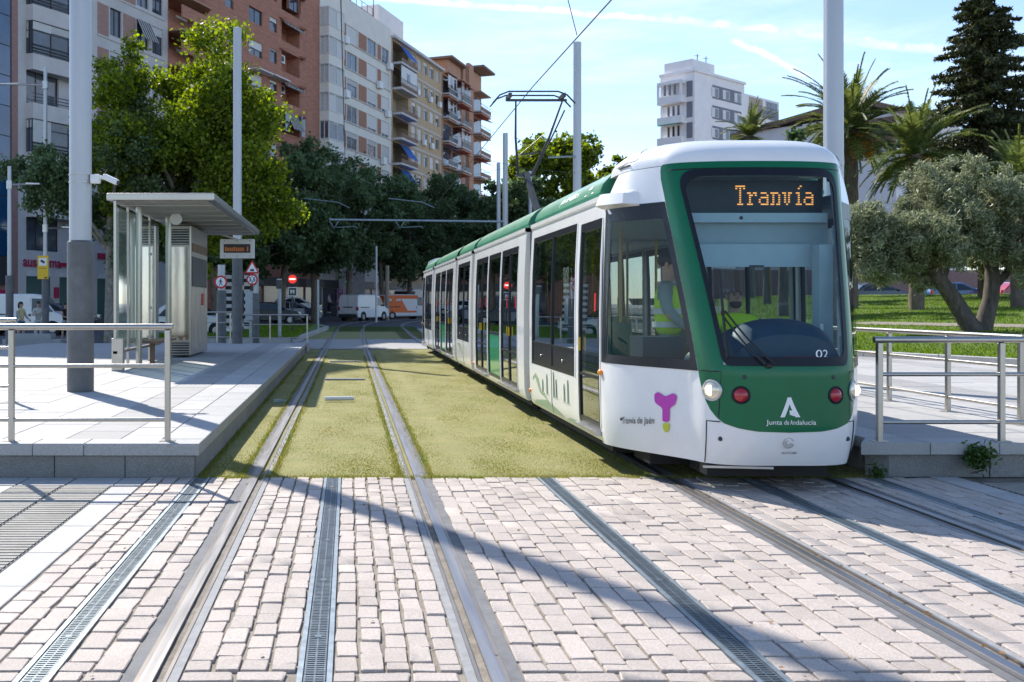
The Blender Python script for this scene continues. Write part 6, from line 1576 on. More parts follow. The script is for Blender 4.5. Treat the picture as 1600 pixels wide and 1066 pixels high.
pole(8.1, 53, .1, 10.3, .145, 2.3, .165, 'pale pole behind the pantograph carrying the cross beam'); pole(9.5, 65, .2, 10.3, .135, 0, .16, 'leftmost of the thin far poles beside the pantograph'); pole(12.4, 70, .3, 10.3, .13, 0, .16, 'short-looking far pole right of the pantograph arm')
mb = MB(); zb_ = HC+(HY-345)/FPX*53; mb.tube([(8.1, 53, zb_-.05), (-1.0, 53, zb_+.05)], .055, 8); bm = obj('cross_beam', mb, M['galv'], smooth=50); tag(bm, 'horizontal overhead-line beam reaching across both tracks from a far pole', 'beam')
mb = MB()
for xx in (522, 625):
    q = (xx-CXP)/FPX*53
    mb.tube([(q-.25, 53, zb_), (q, 53, zb_-.4), (q+.25, 53, zb_)], .03, 5); mb.tube([(q+.1, 53, zb_-.35), (q+1.1, 53, zb_-.30), (q+1.2, 53, zb_-.40)], .025, 5)
o = obj('insulator_bracket', mb, M['galv'], bm)
def wire(name, pts, r, label, group=None): mb = MB(); mb.tube(pts, r, 5); return tag(obj(name, mb, M['wire']), label, 'wire', group)
WY = [1, 10, 20, 30, 36]+[36+i*2.5 for i in range(1, 16)]
wire('contact_wire', [(RT+shift(y)+.06*math.sin(y*.2), y, WZ+.02*math.sin(y*.35)) for y in WY], .011, 'overhead contact wire running above the tram to its pantograph', 'overhead contact wires')
wire('contact_wire', [(LT+shift(y), y, WZ) for y in WY], .0095, 'overhead contact wire above the empty left track', 'overhead contact wires')
for i, (a, b, lab) in enumerate((((LT, 45, WZ+.35), (-9, 44, 8.2), 'span wire from the empty track to the plane tree side'), ((LT, 45, WZ+.35), (8.1, 53, 8.6), 'span wire rising from the empty track to the far pole'), ((RT, 30, WZ+.05), (7.7, 34.6, 6.0), 'pull-off wire from the tram wire to the pole on the right platform'), ((RT-.9, 16.2, WZ+3.6), (RT-.05, 16.2, WZ), 'short dropper hanging at the top of the contact wire'))):
    wire('span_wire', [a, tuple((p+q)/2-(0, 0, .12)[k] for k, (p, q) in enumerate(zip(a, b))), b], .007, lab)
mb = MB()
for tx in (LT, RT): mb.tube([(tx-1.9, 45.5, WZ+.42), (tx-.4, 45.5, WZ+.25), (tx+.15, 45.5, WZ)], .022, 5)
tag(obj('steady_arm', mb, M['galv']), 'pale curved steady arms holding the two contact wires', 'steady arm')
mb = MB(); mb.tube([(7.62, 34.5, 6.55), (6.7, 34.4, 6.5)], .035, 6); tag(obj('bracket_arm', mb, M['galv']), 'short bracket arm on the pole above the green roof', 'bracket')

# ------------------------------------------------------------------ stainless railings
def railing(p0, p1, n, h, label, z0=PZ, rails=(1.0, .66, .19), r=.030, ext=(.05, .05), group='stainless railings'):
    P0, P1 = Vector((*p0, z0)), Vector((*p1, z0)); d = (P1-P0).normalized(); root = empty('railing', tuple(P0), 0, label, 'railing', group)
    for i in range(n):
        q = P0.lerp(P1, i/(n-1)); mb = MB(); mb.bar(q, q+Vector((0, 0, h-.03)), .05, .05, up=(0, 1, 0)); m = obj('post', mb, M['steel'], root, bevel=.004, seg=1)
        mb = MB(); mb.box(q.x-.07, q.y-.05, z0, q.x+.07, q.y+.05, z0+.008); obj('base_plate', mb, M['steel'], m)
    for k, f in enumerate(rails):
        a, b = P0+Vector((0, 0, h*f)), P1+Vector((0, 0, h*f)); 
        if k == 0: a, b = a-d*ext[0], b+d*ext[1]
        mb = MB(); mb.tube([a, b], r if k == 0 else r*.66, 14); obj('handrail' if k == 0 else 'rail', mb, M['steel'], root, smooth=40)
    return root
def pxy(x, Y): return ((x-CXP)/FPX*Y, Y)
railing(pxy(262, 9.56), pxy(18-244, 9.56), 3, 1.07, 'stainless railing across the near end of the left platform')
railing(pxy(20, 13.4), (pxy(20, 13.4)[0]-3.4, 13.4), 3, 1.07, 'stainless railing at the left picture edge behind the near one')
railing(pxy(1374, 9.56), (pxy(1374, 9.56)[0]+4.56, 9.56), 5, .95, 'stainless railing across the near end of the right platform')
railing((7.12, 10.85), (7.12, 10.85+1.32*15), 16, .93, 'long stainless railing along the back of the right platform')
railing(pxy(318, 33.4), pxy(360, 33.4), 3, 1.0, 'short railing beside the dark sleeved pole behind the shelter', r=.026); railing(pxy(364, 38), pxy(480, 38), 3, 1.05, 'railing closing the far end of the left platform before the grass', z0=.12, r=.026)

# ------------------------------------------------------------------ shelter
sh = empty('tram_shelter', (-3.6, 24, PZ), 0, 'tall stainless and glass tram shelter with an overhanging metal roof', 'shelter')
def so_(nm, mb, m, **k): return obj(nm, mb, m, sh, **k)
RZ = 3.57
mb = MB(); mb.box(-4.62, 19.5, RZ-.01, -2.56, 29.3, RZ+.13); so_('roof', mb, M['steel'], bevel=.02)
mb = MB(); mb.box(-4.5, 19.62, RZ-.03, -2.68, 29.2, RZ-.012); so_('roof_underside', mb, M['slab_grey'])
for i in range(8):
    mb = MB(); y = 20.2+i*1.2; mb.box(-4.5, y, RZ-.05, -2.7, y+.03, RZ-.031); so_('ceiling_rib', mb, M['steel'])
mb = MB(); mb.cyl((-3.75, 22.2, RZ-.14), (-3.75, 22.25, RZ-.14), .13, n=20); mb.cyl((-3.75, 22.2, RZ-.03), (-3.75, 22.3, RZ-.14), .03, n=8); so_('loudspeaker', mb, M['white_flat'])
for (x, y) in ((-4.22, 20.6), (-4.05, 23.0), (-4.2, 27.8)): mb = MB(); mb.cyl((x, y, PZ), (x, y, RZ-.01), .065, n=18); so_('post', mb, M['steel'], smooth=40)
for i in range(4):     # back wall of glass
    y0 = 19.55+i*1.12; mb = MB(); mb.box(-4.47, y0+.02, PZ+.42, -4.455, y0+1.09, RZ-.12); so_('glass_panel', mb, M['glass_shelter'])
    mb = MB(); mb.bar((-4.46, y0, PZ), (-4.46, y0, RZ-.02), .05, .05, up=(0, 1, 0)); so_('glass_post', mb, M['steel'])
    for z in (1.5, 2.7):
        mb = MB(); mb.ball((-4.44, y0+.05, z), .03); so_('glass_clamp', mb, M['steel'])
mb = MB(); mb.box(-4.52, 19.5, PZ, -4.30, 19.66, PZ+.62); so_('foot_box', mb, M['steel'], bevel=.01)
mb = MB(); mb.bar((-4.45, 19.5, PZ+.35), (-4.45, 24, PZ+.35), .08, .05); so_('bottom_rail', mb, M['steel'])
mb = MB(); mb.box(-4.35, 21.4, PZ+.45, -3.95, 23.5, PZ+.50); [mb.box(-4.2, y, PZ, -4.1, y+.06, PZ+.45) for y in (21.6, 23.3)]; so_('bench', mb, M['roof_brown'])
# ticket kiosk under the roof
kx0, kx1, ky0, ky1, kz1 = -4.32, -3.74, 24.3, 27.1, 3.46
ks = empty('ticket_kiosk', (-4.0, 25.5, PZ), 0, 'tall polished steel kiosk under the shelter roof with louvres', 'kiosk')
def ko(nm, mb, m, **k): return obj(nm, mb, m, ks, **k)
mb = MB(); mb.box(kx0, ky0, PZ+.04, kx1, ky1, kz1); ko('cabinet', mb, M['steel'], bevel=.03)
mb = MB(); mb.box(kx0+.04, ky0-.012, PZ+.42, kx1-.05, ky0-.004, kz1-.52); ko('mirror_panel', mb, M['steel_m'])
for z0, n in ((kz1-.44, 6), (PZ+.08, 5)):
    for i in range(n): mb = MB(); z = z0+i*.06; mb.bar((kx0+.04, ky0-.02, z), (kx1-.05, ky0-.02, z), .03, .018); ko('louvre', mb, M['chrome'])
    mb = MB(); mb.box(kx0+.04, ky0-.008, z0-.03, kx1-.05, ky0-.003, z0+n*.06-.02); ko('louvre_recess', mb, M['dk_metal'])
mb = MB(); mb.box(kx1, ky0+.1, kz1-.62, kx1+.012, ky1-.1, kz1-.42); ko('orange_strip', mb, M['roof_brown'])
mb = MB(); mb.box(kx1, ky0+.1, 2.0, kx1+.012, ky1-.2, 2.72); ko('dark_panel', mb, M['dk_metal'])
for y in (25.0, 25.7, 26.4): mb = MB(); mb.box(kx1+.001, y, PZ+.2, kx1+.016, y+.02, 2.0); ko('door_seam', mb, M['chrome'])
mb = MB(); mb.box(kx1, 26.0, 1.55, kx1+.02, 26.4, 1.85); ko('red_label', mb, M['red_sign'])
# passenger information display
ds = empty('information_display', px(371, 389, 29.3), 0, 'white boxed information display with orange dots under the shelter roof edge', 'display')
c = px(371, 389, 29.3); hw, hh = .485, .275
mb = MB(); mb.box(c[0]-hw, 29.2, c[2]-hh, c[0]+hw, 29.4, c[2]+hh); obj('case', mb, M['white_flat'], ds, bevel=.015)
mb = MB(); mb.box(c[0]-.38, 29.192, c[2]-.12, c[0]+.38, 29.199, c[2]+.13); obj('screen', mb, M['ink'], ds)
mb = MB()
for i in range(11):
    if i in (9,): continue
    x = c[0]-.34+i*.062; h_ = .15 if i in (0, 4, 10) else .11
    for j in range(int(h_/.026)): mb.box(x, 29.187, c[2]-.07+j*.026, x+(.042 if j % 2 else .034), 29.19, c[2]-.052+j*.026)
obj('dots', mb, mk_emit('dim_orange_led', (.7, .22, .05), .10), ds)
for sx in (-.36, 0, .36):
    for sz in (-.21, .22): mb = MB(); mb.ball((c[0]+sx, 29.19, c[2]+sz), .014, nu=8, nv=5); obj('bolt', mb, M['red_sign'] if sx < 0 < sz else M['dk_metal'], ds)
mb = MB(); mb.bar((c[0], 29.3, c[2]+hh), (c[0]-.5, 29.25, RZ), .05, .05); obj('hanger', mb, M['chrome'], ds)

# ------------------------------------------------------------------ signs and signals
def round_sign(parent, c, r, sym, depth=.03, nm='sign_plate'):
    mb = MB(); mb.cyl((c[0], c[1], c[2]), (c[0], c[1]-depth, c[2]), r, n=28); d = obj(nm, mb, M['red_sign'], parent)
    mb = MB(); mb.cyl((c[0], c[1]-depth-.001, c[2]), (c[0], c[1]-depth-.004, c[2]), r*.72, n=28); obj('white_field', mb, M['white_print'], d); return d
def bez(nm, mb, m, par): return obj(nm, mb, m, par)
def post_thing(name, x, Y, z0, h, r, mat, label, cat, sleeve=0):
    X = (x-CXP)/FPX*Y; t = empty(name, (X, Y, z0), 0, label, cat); mb = MB(); mb.cyl((X, Y, z0), (X, Y, z0+h), r, n=14); obj('post', mb, M[mat], t, smooth=40)
    if sleeve: mb = MB(); mb.cyl((X, Y, z0), (X, Y, z0+sleeve), r*1.3, n=14); obj('sleeve', mb, M['pole_dark'], t, smooth=40)
    return t, X
t, X = post_thing('traffic_sign', 346, 36, .05, 2.9, .13, 'pole', 'round red-rimmed sign with a walking figure on a sleeved post', 'sign', 2.0)
zc = HC+(HY-441)/FPX*36; d = round_sign(t, (X, 35.82, zc), .23, None); mb = MB(); y = 35.78
mb.ball((X, y, zc+.105), .022, .006, .022); mb.bar((X, y, zc+.075), (X, y, zc-.02), .045, .006, up=(0, 1, 0)); mb.bar((X, y, zc-.01), (X-.05, y, zc-.13), .02, .006, up=(0, 1, 0)); mb.bar((X, y, zc-.01), (X+.055, y, zc-.12), .02, .006, up=(0, 1, 0)); mb.bar((X, y, zc+.06), (X-.06, y, zc-.0), .016, .006, up=(0, 1, 0)); mb.bar((X, y, zc+.06), (X+.06, y, zc+.01), .016, .006, up=(0, 1, 0)); obj('walking_figure', mb, M['ink'], d)
t, X = post_thing('traffic_sign', 400, 39, .08, 2.85, .10, 'pole', 'warning triangle over a round width-limit sign on one post', 'sign', 1.9)
for nm, x, yy in (('a', 394, 418),):
    q = px(394, 420, 38.85); r = .29
    def tri(r_, y0, y1): return [(q[0]-r_, y0, q[2]-r_*.62), (q[0]+r_, y0, q[2]-r_*.62), (q[0], y0, q[2]+r_*1.1)]
    mb = MB(); mb.extrude(tri(.29, 38.85, 0), (0, -.02, 0)); d = obj('triangle_plate', mb, M['red_sign'], t); mb = MB(); mb.extrude([(a, b-.022, c_) for a, b, c_ in tri(.20, 38.85, 0)], (0, -.004, 0)); obj('white_field', mb, M['white_print'], d)
    mb = MB(); mb.box(q[0]-.075, 38.81, q[2]-.095, q[0]+.075, 38.822, q[2]-.02); mb.bar((q[0], 38.815, q[2]-.02), (q[0]+.03, 38.815, q[2]+.03), .012, .01, up=(0, 1, 0)); obj('tram_symbol', mb, M['ink'], d)
q = px(394, 437, 38.85); d = round_sign(t, q, .22, None)
obj('lettering', text_mb('3,5', .22, lambda a, b: (q[0]+a, 38.85-.037, q[2]-.07+b), align='CENTER', bold=.008), M['ink'], d)
mb = MB(); 
for s in (-1, 1): mb.add([(q[0]-.04, 38.81, q[2]+s*.15), (q[0]+.04, 38.81, q[2]+s*.15), (q[0], 38.81, q[2]+s*.09)], [(0, 1, 2)])
obj('arrow', mb, M['ink'], d)
mb = MB(); mb.bar((q[0], 38.9, q[2]+.35), (X, 39, q[2]+.35), .04, .03); mb.bar((q[0], 38.9, q[2]), (X, 39, q[2]), .04, .03); obj('bracket', mb, M['chrome'], t)
for x, lab in ((357, 'black and white striped board left of the sleeved pole'), (386, 'black and white striped board right of the sleeved pole')):
    X = (x-CXP)/FPX*44; mb = MB(); mb.box(X-.13, 44, .5, X+.13, 44.06, 2.9); tag(obj('striped_board', mb, M['bw_stripe']), lab, 'board', 'striped boards')
X = (391-CXP)/FPX*41; mb = MB(); mb.box(X-.2, 41, .9, X+.2, 41.3, 2.1); mb.cyl((X, 41.15, .0), (X, 41.15, .95), .06, n=10); tag(obj('signal_cabinet', mb, M['galv'], bevel=.02), 'small grey signal cabinet on a post behind the width sign', 'cabinet')
t, X = post_thing('tram_signal', 437, 42.5, .15, 2.35, .075, 'galv', 'grey post with a small lamp beside the far railing', 'signal'); zq = HC+(HY-438)/FPX*42.5
mb = MB(); mb.box(X-.13, 42.3, zq-.35, X+.1, 42.5, zq+.05); obj('signal_box', mb, M['dk_metal'], t); mb = MB(); mb.box(X-.10, 42.28, zq+.02, X+.1, 42.32, zq+.05); obj('lamp_visor', mb, M['white_flat'], t)
t, X = post_thing('traffic_signal', 457, 50, .25, 2.2, .04, 'dk_metal', 'red lit no-entry signal above a black square sign with the letter M', 'signal'); q = px(457, 437, 49.9)
mb = MB(); mb.box(q[0]-.28, 49.9, q[2]-.30, q[0]+.28, 49.99, q[2]+.28); obj('backing', mb, M['ink'], t); mb = MB(); mb.cyl((q[0], 49.89, q[2]+.02), (q[0], 49.87, q[2]+.02), .21, n=24); d = obj('red_light', mb, mk_emit('red_signal', (1., .05, .03), .35), t); mb = MB(); mb.box(q[0]-.15, 49.85, q[2]-.01, q[0]+.15, 49.868, q[2]+.06); obj('white_bar', mb, mk_emit('white_signal', (1., .9, .85), .7), d)
q = px(457, 456, 49.9); mb = MB(); mb.box(q[0]-.22, 49.86, q[2]-.22, q[0]+.22, 49.9, q[2]+.22); d = obj('letter_plate', mb, M['white_print'], t); mb = MB(); mb.box(q[0]-.18, 49.85, q[2]-.18, q[0]+.18, 49.858, q[2]+.18); obj('plate_field', mb, M['ink'], d); obj('lettering', text_mb('M', .28, lambda a, b: (q[0]+a, 49.845, q[2]-.10+b), bold=.012), M['white_print'], d)
t, X = post_thing('post', 497, 52, .1, 2.7, .06, 'galv', 'slim bare grey post in front of the graffiti wall', 'post')
t, X = post_thing('traffic_light', 544, 82, .3, 2.9, .07, 'dk_metal', 'traffic light showing green under the dark trees', 'traffic light'); q = px(544, 440, 81.8)
mb = MB(); mb.box(X-.2, 81.8, q[2]-.35, X+.2, 82, q[2]+.85); obj('head', mb, M['ink'], t); mb = MB(); mb.ball((X, 81.78, q[2]), .15, .05, .15); obj('green_light', mb, mk_emit('green_signal', (.05, 1., .45), 3.), t); mb = MB(); mb.ball((X, 81.78, q[2]+.42), .14, .05, .14); obj('red_light', mb, M['red_lens'], t)
for i, (x, yy, Y) in enumerate(((588, 385, 72), (605, 415, 80))):
    X = (x-CXP)/FPX*Y; mb = MB(); mb.cyl((X, Y, gz(Y)), (X, Y, HC+(HY-yy)/FPX*Y), .07 if i == 0 else .16, n=10); tag(obj('street_post', mb, M['white_flat'] if i == 0 else M['wall_beige']), ('thin white post rising behind the small white van', 'short beige post behind the orange van')[i], 'post')
# street lamps at the left
def lamp(x, Y, ytop, arms, label, slv=2.6):
    X = (x-CXP)/FPX*Y; zt = HC+(HY-ytop)/FPX*Y; t = empty('street_lamp', (X, Y, 0), 0, label, 'street lamp', 'street lamps at the left')
    mb = MB(); mb.tube([(X, Y, 0), (X, Y, zt)], [.085, .07], 14); obj('post', mb, M['pole'], t, smooth=40); mb = MB(); mb.cyl((X, Y, 0), (X, Y, slv), .14, n=14); obj('sleeve', mb, M['pole_dark'], t, smooth=40)
    for (dx, yy) in arms:
        z = HC+(HY-yy)/FPX*Y; mb = MB(); mb.tube([(X, Y, z), (X+dx*.75, Y, z+.03), (X+dx, Y, z+.05)], [.04, .035, .03], 8); mb.bar((X+dx*.55, Y, z+.05), (X+dx*1.0, Y, z+.03), .16, .05); mb.cyl((X, Y, z-.15), (X, Y, z+.15), .11, n=12); obj('lamp_arm', mb, M['chrome'], t)
    return t, X
lamp(71, 40, 106, [(-1.9, 133), (1.2, 357)], 'slim street lamp with the yellow camera notice on its post'); lamp(15, 37, 260, [(1.1, 289)], 'shorter street lamp at the left picture edge')
q = px(67.5, 418, 39.7); ys_ = empty('camera_notice', q, 0, 'yellow video surveillance notice with a camera picture on the slim lamp post', 'sign'); mb = MB(); mb.box(q[0]-.21, 39.66, q[2]-.45, q[0]+.21, 39.70, q[2]+.45); obj('plate', mb, M['yellow_sign'], ys_)
mb = MB(); mb.box(q[0]-.15, 39.652, q[2]+.07, q[0]+.15, 39.658, q[2]+.36); d = obj('white_field', mb, M['white_print'], ys_); mb = MB(); mb.bar((q[0]-.08, 39.645, q[2]+.27), (q[0]+.07, 39.645, q[2]+.18), .09, .006, up=(0, 1, 0)); obj('camera_picture', mb, M['ink'], d)
mb = MB(); mb.box(q[0]-.14, 39.65, q[2]-.04, q[0]+.14, 39.658, q[2]-.025); mb.box(q[0]+.06, 39.65, q[2]-.42, q[0]+.17, 39.658, q[2]-.37); obj('printed_line', mb, M['ink'], ys_)
# ------------------------------------------------------------------ small things on the ground
q = (pxy(530, 16.9)[0], 16.9, -.0); mb = MB(); mb.tube([(q[0]-.24, 16.8, .035), (q[0]+.24, 16.86, .035)], .035, 10); tag(obj('plastic_pipe', mb, M['white_flat'], smooth=40), 'short white plastic pipe lying in the turf between the rails', 'pipe')
mb = MB(); X = pxy(437, 16.4)[0]; mb.tube([(X-.1, 16.4, .03), (X+.04, 16.42, .03), (X+.07, 16.42, .03), (X+.1, 16.43, .03)], [.035, .035, .014, .014], 10); tag(obj('bottle', mb, M['glass_shelter'], smooth=40), 'empty clear plastic bottle lying beside the left rail', 'bottle')
for k, (x, Y) in enumerate(((540, 28.0), (539, 21.5))): X = pxy(x, Y)[0]; mb = MB(); mb.box(X-.42, Y, -.03, X+.42, Y+.12, .02); tag(obj('track_cover', mb, M['slab']), ('pale flat cover strip across the turf, farther of two', 'pale flat cover strip across the turf, nearer of two')[k], 'cover', 'cover strips in the turf')
X = pxy(60, 39.5)[0]; mb = MB(); mb.box(X-1.3, 39.2, 0, X+.95, 39.9, .22); mb.box(X-1.0, 39.4, .22, X+.5, 40.1, .42); tag(obj('concrete_bench', mb, M['granite_cap'], bevel=.02), 'low stepped concrete block beside the standing people', 'bench')
mb = MB(); mb.box(-4.9, 103, .2, 1.6, 103.4, 4.9); gw = obj('boundary_wall', mb, M['graffiti']); tag(gw, 'pale wall with scribbled graffiti under the dark trees', 'wall')
g_ = random.Random(5); mb = MB()
for k in range(5):
    X = -4.0+k*.8; mb.tube([(X+g_.uniform(-.3, .3), 102.95, 2.3+g_.uniform(-1, 1)) for _ in range(7)], .05, 4)
obj('graffiti', mb, M['magenta'], gw)

# ------------------------------------------------------------------ vehicles
def wheel(parent, x, y, r, w, sgn, mat='tyre'):
    mb = MB(); mb.cyl((x, y, r), (x, y+sgn*w, r), r, n=18); o = obj('wheel', mb, M['tyre'], parent, local=True, smooth=40); mb = MB(); mb.cyl((x, y+sgn*w, r), (x, y+sgn*(w+.012), r), r*.62, r*.55, 16); obj('rim', mb, M['rim'], o, local=True)
def vehicle(kind, loc, ang, paint, label, cat, L_=4.2, W_=1.75, H=1.46, cargo=None, group='cars and vans in the street', glass='car_glass', scale=1.):
    root = empty({'car': 'parked_car', 'van': 'van', 'bigvan': 'van'}[kind], loc, ang, label, cat, group); root.scale = (scale,)*3; a, b = -L_/2, L_/2; z0 = .24
    if kind == 'car':
        prof = [(a, .45), (a+.02, .80), (a+.12, .95), (a+.55, 1.32), (a+1.05, H), (a+2.05, H), (a+2.95, .98), (b-.25, .84), (b, .62), (b, .35), (b-.1, z0), (a+.1, z0)]; belt = .93
    elif kind == 'van':
        prof = [(a, .42), (a, 1.0), (a+.12, H-.12), (a+.35, H), (b-1.75, H), (b-1.35, H-.06), (b-.72, 1.12), (b-.12, .88), (b, .62), (b, .35), (b-.1, z0), (a+.1, z0)]; belt = 1.08
    else:
        prof = [(a, .45), (a, 1.3), (a+.06, H-.1), (a+.2, H), (b-1.6, H), (b-1.2, H-.15), (b-.65, 1.25), (b-.1, 1.0), (b, .7), (b, .4), (b-.1, z0), (a+.1, z0)]; belt = 1.25
    def hw(z): return W_/2-(0 if z < belt else .16*((z-belt)/(H-belt)) if kind == 'car' else .07*((z-belt)/(H-belt)))
    v = [(x, -hw(z), z) for x, z in prof]+[(x, hw(z), z) for x, z in prof]; n = len(prof); mb = MB(); mb.add(v, [tuple(range(n)), tuple(range(n, 2*n))[::-1]]+[(i, n+i, n+(i+1) % n, (i+1) % n) for i in range(n)])
    body = obj('body', mb, M[paint], root, local=True, bevel=.07, seg=3, smooth=40)
    for s in (-1, 1):
        for x in (a+.78, b-.82): 
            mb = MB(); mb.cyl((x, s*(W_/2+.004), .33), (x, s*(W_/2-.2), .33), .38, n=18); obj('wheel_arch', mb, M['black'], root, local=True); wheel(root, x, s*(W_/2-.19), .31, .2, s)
        def sp_(P, nm, m): mb = MB(); mb.add([(x, s*(hw(z)+.012), z) for x, z in P], [tuple(range(len(P)))]); obj(nm, mb, M[m], root, local=True)
        if kind == 'car':
            sp_([(a+.55, .96), (a+.80, 1.22), (a+1.15, H-.09), (a+1.55, H-.09), (a+1.55, .96)], 'side_window', glass); sp_([(a+1.62, .96), (a+1.62, H-.09), (a+2.0, H-.1), (a+2.72, .98)], 'side_window', glass)
        else:
            e = b-1.75 if kind == 'van' else b-1.6
            sp_([(e-.05, belt+.05), (e-.05, H-.22), (e+.42, H-.24), (e+.98, belt+.05)], 'side_window', glass)
            sp_([(a+.4, belt-.10), (a+1.6, belt-.10), (a+1.6, belt-.04), (a+.4, belt-.04)], 'door_rail', 'ink'); sp_([(e-.2, belt-.15), (e-.08, belt-.15), (e-.08, belt-.05), (e-.2, belt-.05)], 'door_handle', 'ink')
            mb = MB(); mb.bar((e-.12, s*(hw(.8)+.006), .3), (e-.12, s*(hw(H-.2)+.006), H-.2), .012, .01); obj('door_seam', mb, M['pole_dark'], root, local=True)
        mb = MB(); x = b-.32; mb.box(x, s*(W_/2-.42), .66, b-.02, s*(W_/2-.03), .82); obj('headlight', mb, M['lens'], root, local=True, bevel=.02)
        mb = MB(); zt = .92 if kind == 'car' else 1.0; mb.box(a-.012, s*(W_/2-.17), zt-.22, a+.14, s*(W_/2+.006), zt+.05); obj('tail_light', mb, M['red_lens'], root, local=True, bevel=.01)
        mb = MB(); xm = (a+2.75) if kind == 'car' else b-1.05; mb.ball((xm, s*(W_/2+.09), belt+.08), .06, .1, .08); obj('mirror', mb, M['ink'] if kind != 'car' else M[paint], root, local=True)
    def across(p, q, nm, m, ins=.12, off=.012):
        d = Vector((q[0]-p[0], q[1]-p[1])).normalized(); nx, nz = -d.y, d.x; mb = MB(); P = [(p[0]+nx*off, -hw(p[1])+ins, p[1]+nz*off), (p[0]+nx*off, hw(p[1])-ins, p[1]+nz*off), (q[0]+nx*off, hw(q[1])-ins, q[1]+nz*off), (q[0]+nx*off, -hw(q[1])+ins, q[1]+nz*off)]; mb.add(P, [(0, 1, 2, 3)]); obj(nm, mb, M[m], root, local=True)
    def lerp2(p, q, t): return (p[0]+(q[0]-p[0])*t, p[1]+(q[1]-p[1])*t)
    i = {'car': 5, 'van': 5, 'bigvan': 5}[kind]; across(lerp2(prof[i+1], prof[i], .04), lerp2(prof[i+1], prof[i], .93), 'windscreen', glass, .12, -.015)
    if kind == 'car': across(lerp2(prof[2], prof[4], .12), lerp2(prof[2], prof[4], .85), 'rear_window', glass, .14, .03)
    else:
        mb = MB(); mb.box(a-.014, -.42, .98, a-.004, .42, 1.06); obj('rear_handle', mb, M['ink'], root, local=True)
        mb = MB(); mb.box(a-.01, -.008, .45, a-.003, .008, H-.2); obj('door_seam', mb, M['pole_dark'], root, local=True)
    mb = MB(); mb.box(a-.06, -W_/2+.06, .26, a+.16, W_/2-.06, .52); obj('rear_bumper', mb, M['dk_metal'] if kind != 'car' else M[paint], root, local=True, bevel=.03); mb = MB(); mb.box(b-.12, -W_/2+.08, .24, b+.05, W_/2-.08, .48); obj('front_bumper', mb, M['dk_metal'], root, local=True, bevel=.03)
    mb = MB(); mb.box(a-.07, -.26, .56 if kind == 'car' else .6, a-.02, .26, .67 if kind == 'car' else .71); obj('number_plate', mb, M['white_print'], root, local=True)
    if cargo:
        mb = MB(); c1 = b-1.65
        for s in (-1, 1): mb.add([(x, s*(hw(z)+.009), z) for x, z in ((a+.02, .55), (c1-.25, .55), (c1, H-.08), (a+.1, H-.08))], [(0, 1, 2, 3)])
        mb.add([(a-.012, -W_/2+.1, .5), (a-.012, W_/2-.1, .5), (a-.012+.09, W_/2-.2, H-.15), (a-.012+.09, -W_/2+.2, H-.15)], [(0, 1, 2, 3)])
        w_ = obj('orange_panel', mb, M[cargo], root, local=True)
        mb = MB(); 
        for x0 in (a+.5, a+1.2, a+1.45): mb.box(x0, -W_/2-.0135+.03, H-.55, x0+.22, -W_/2+.02, H-.38)
        mb.box(a-.02, -.5, H-.5, a+.03, .2, H-.36); obj('white_print', mb, M['white_print'], root, local=True)
    return root
def at(x, Y, z=None): return ((x-CXP)/FPX*Y, Y, gz(Y)-.01 if z is None else z)
vehicle('van', at(569, 77), R(57), 'car_white', 'small white panel van seen from behind at the tram crossing', 'van', 4.5, 1.75, 1.95)
vehicle('van', at(629, 85), R(35), 'car_white', 'van with an orange load area and white cab beside the tram', 'van', 5.2, 1.95, 2.05, cargo='car_orange')
vehicle('bigvan', at(643, 97), R(-122), 'car_white', 'tall white van facing the camera behind the orange van', 'van', 5.6, 2.05, 2.65)
vehicle('car', at(418, 66), R(28), 'car_black', 'black car seen from behind at the end of the grass island', 'car', 4.0)
vehicle('car', at(458, 72), R(12), 'car_navy', 'dark navy car parked just right of the black one', 'car', 3.9)
vehicle('car', at(463, 86, .65), R(20), 'car_white', 'white car behind the dark ones under the trees', 'car', 4.0)
vehicle('car', at(600, 105, .3), R(20), 'car_navy', 'dark car half hidden behind the orange van', 'car', 4.2)
vehicle('van', at(40, 50), R(4), 'car_white', 'white van parked behind the people at the left', 'van', 4.6, 1.8, 2.0)
vehicle('car', at(96, 58), R(2), 'car_navy', 'dark blue car beyond the nose of the white van at the left', 'car', 4.2)
vehicle('car', at(306, 48), R(-10), 'car_white', 'white car showing right of the kiosk', 'car', 4.2, 1.8, 1.62)
vehicle('car', (-14.2, 40.6, 0), R(8), 'car_black', 'black car at the left picture edge before the white van', 'car', 4.0) if False else None
def side_car(x, Y, paint, label, L_=4.2, ang=0.): vehicle('car', ((x-CXP)/FPX*Y, Y, 1.45), R(ang), paint, label, 'car', L_, group='cars parked beyond the lawn')
side_car(1376, 66.5, 'car_black', 'black car parked beyond the lawn next to the tram', 4.1); side_car(1497, 65, 'car_blue', 'blue car parked beyond the lawn seen through the forked olive', 4.3); side_car(1606, 63, 'car_red', 'red car parked beyond the lawn at the picture edge', 4.2); side_car(1640, 60, 'car_white', 'white car beyond the lawn just outside the edge', 4.2) if False else None
mb = MB(); mb.box(26, 74, 1.4, 70, 75, 4.0); tag(obj('park_wall', mb, M['stone_pink']), 'low reddish wall behind the cars beyond the lawn', 'wall')

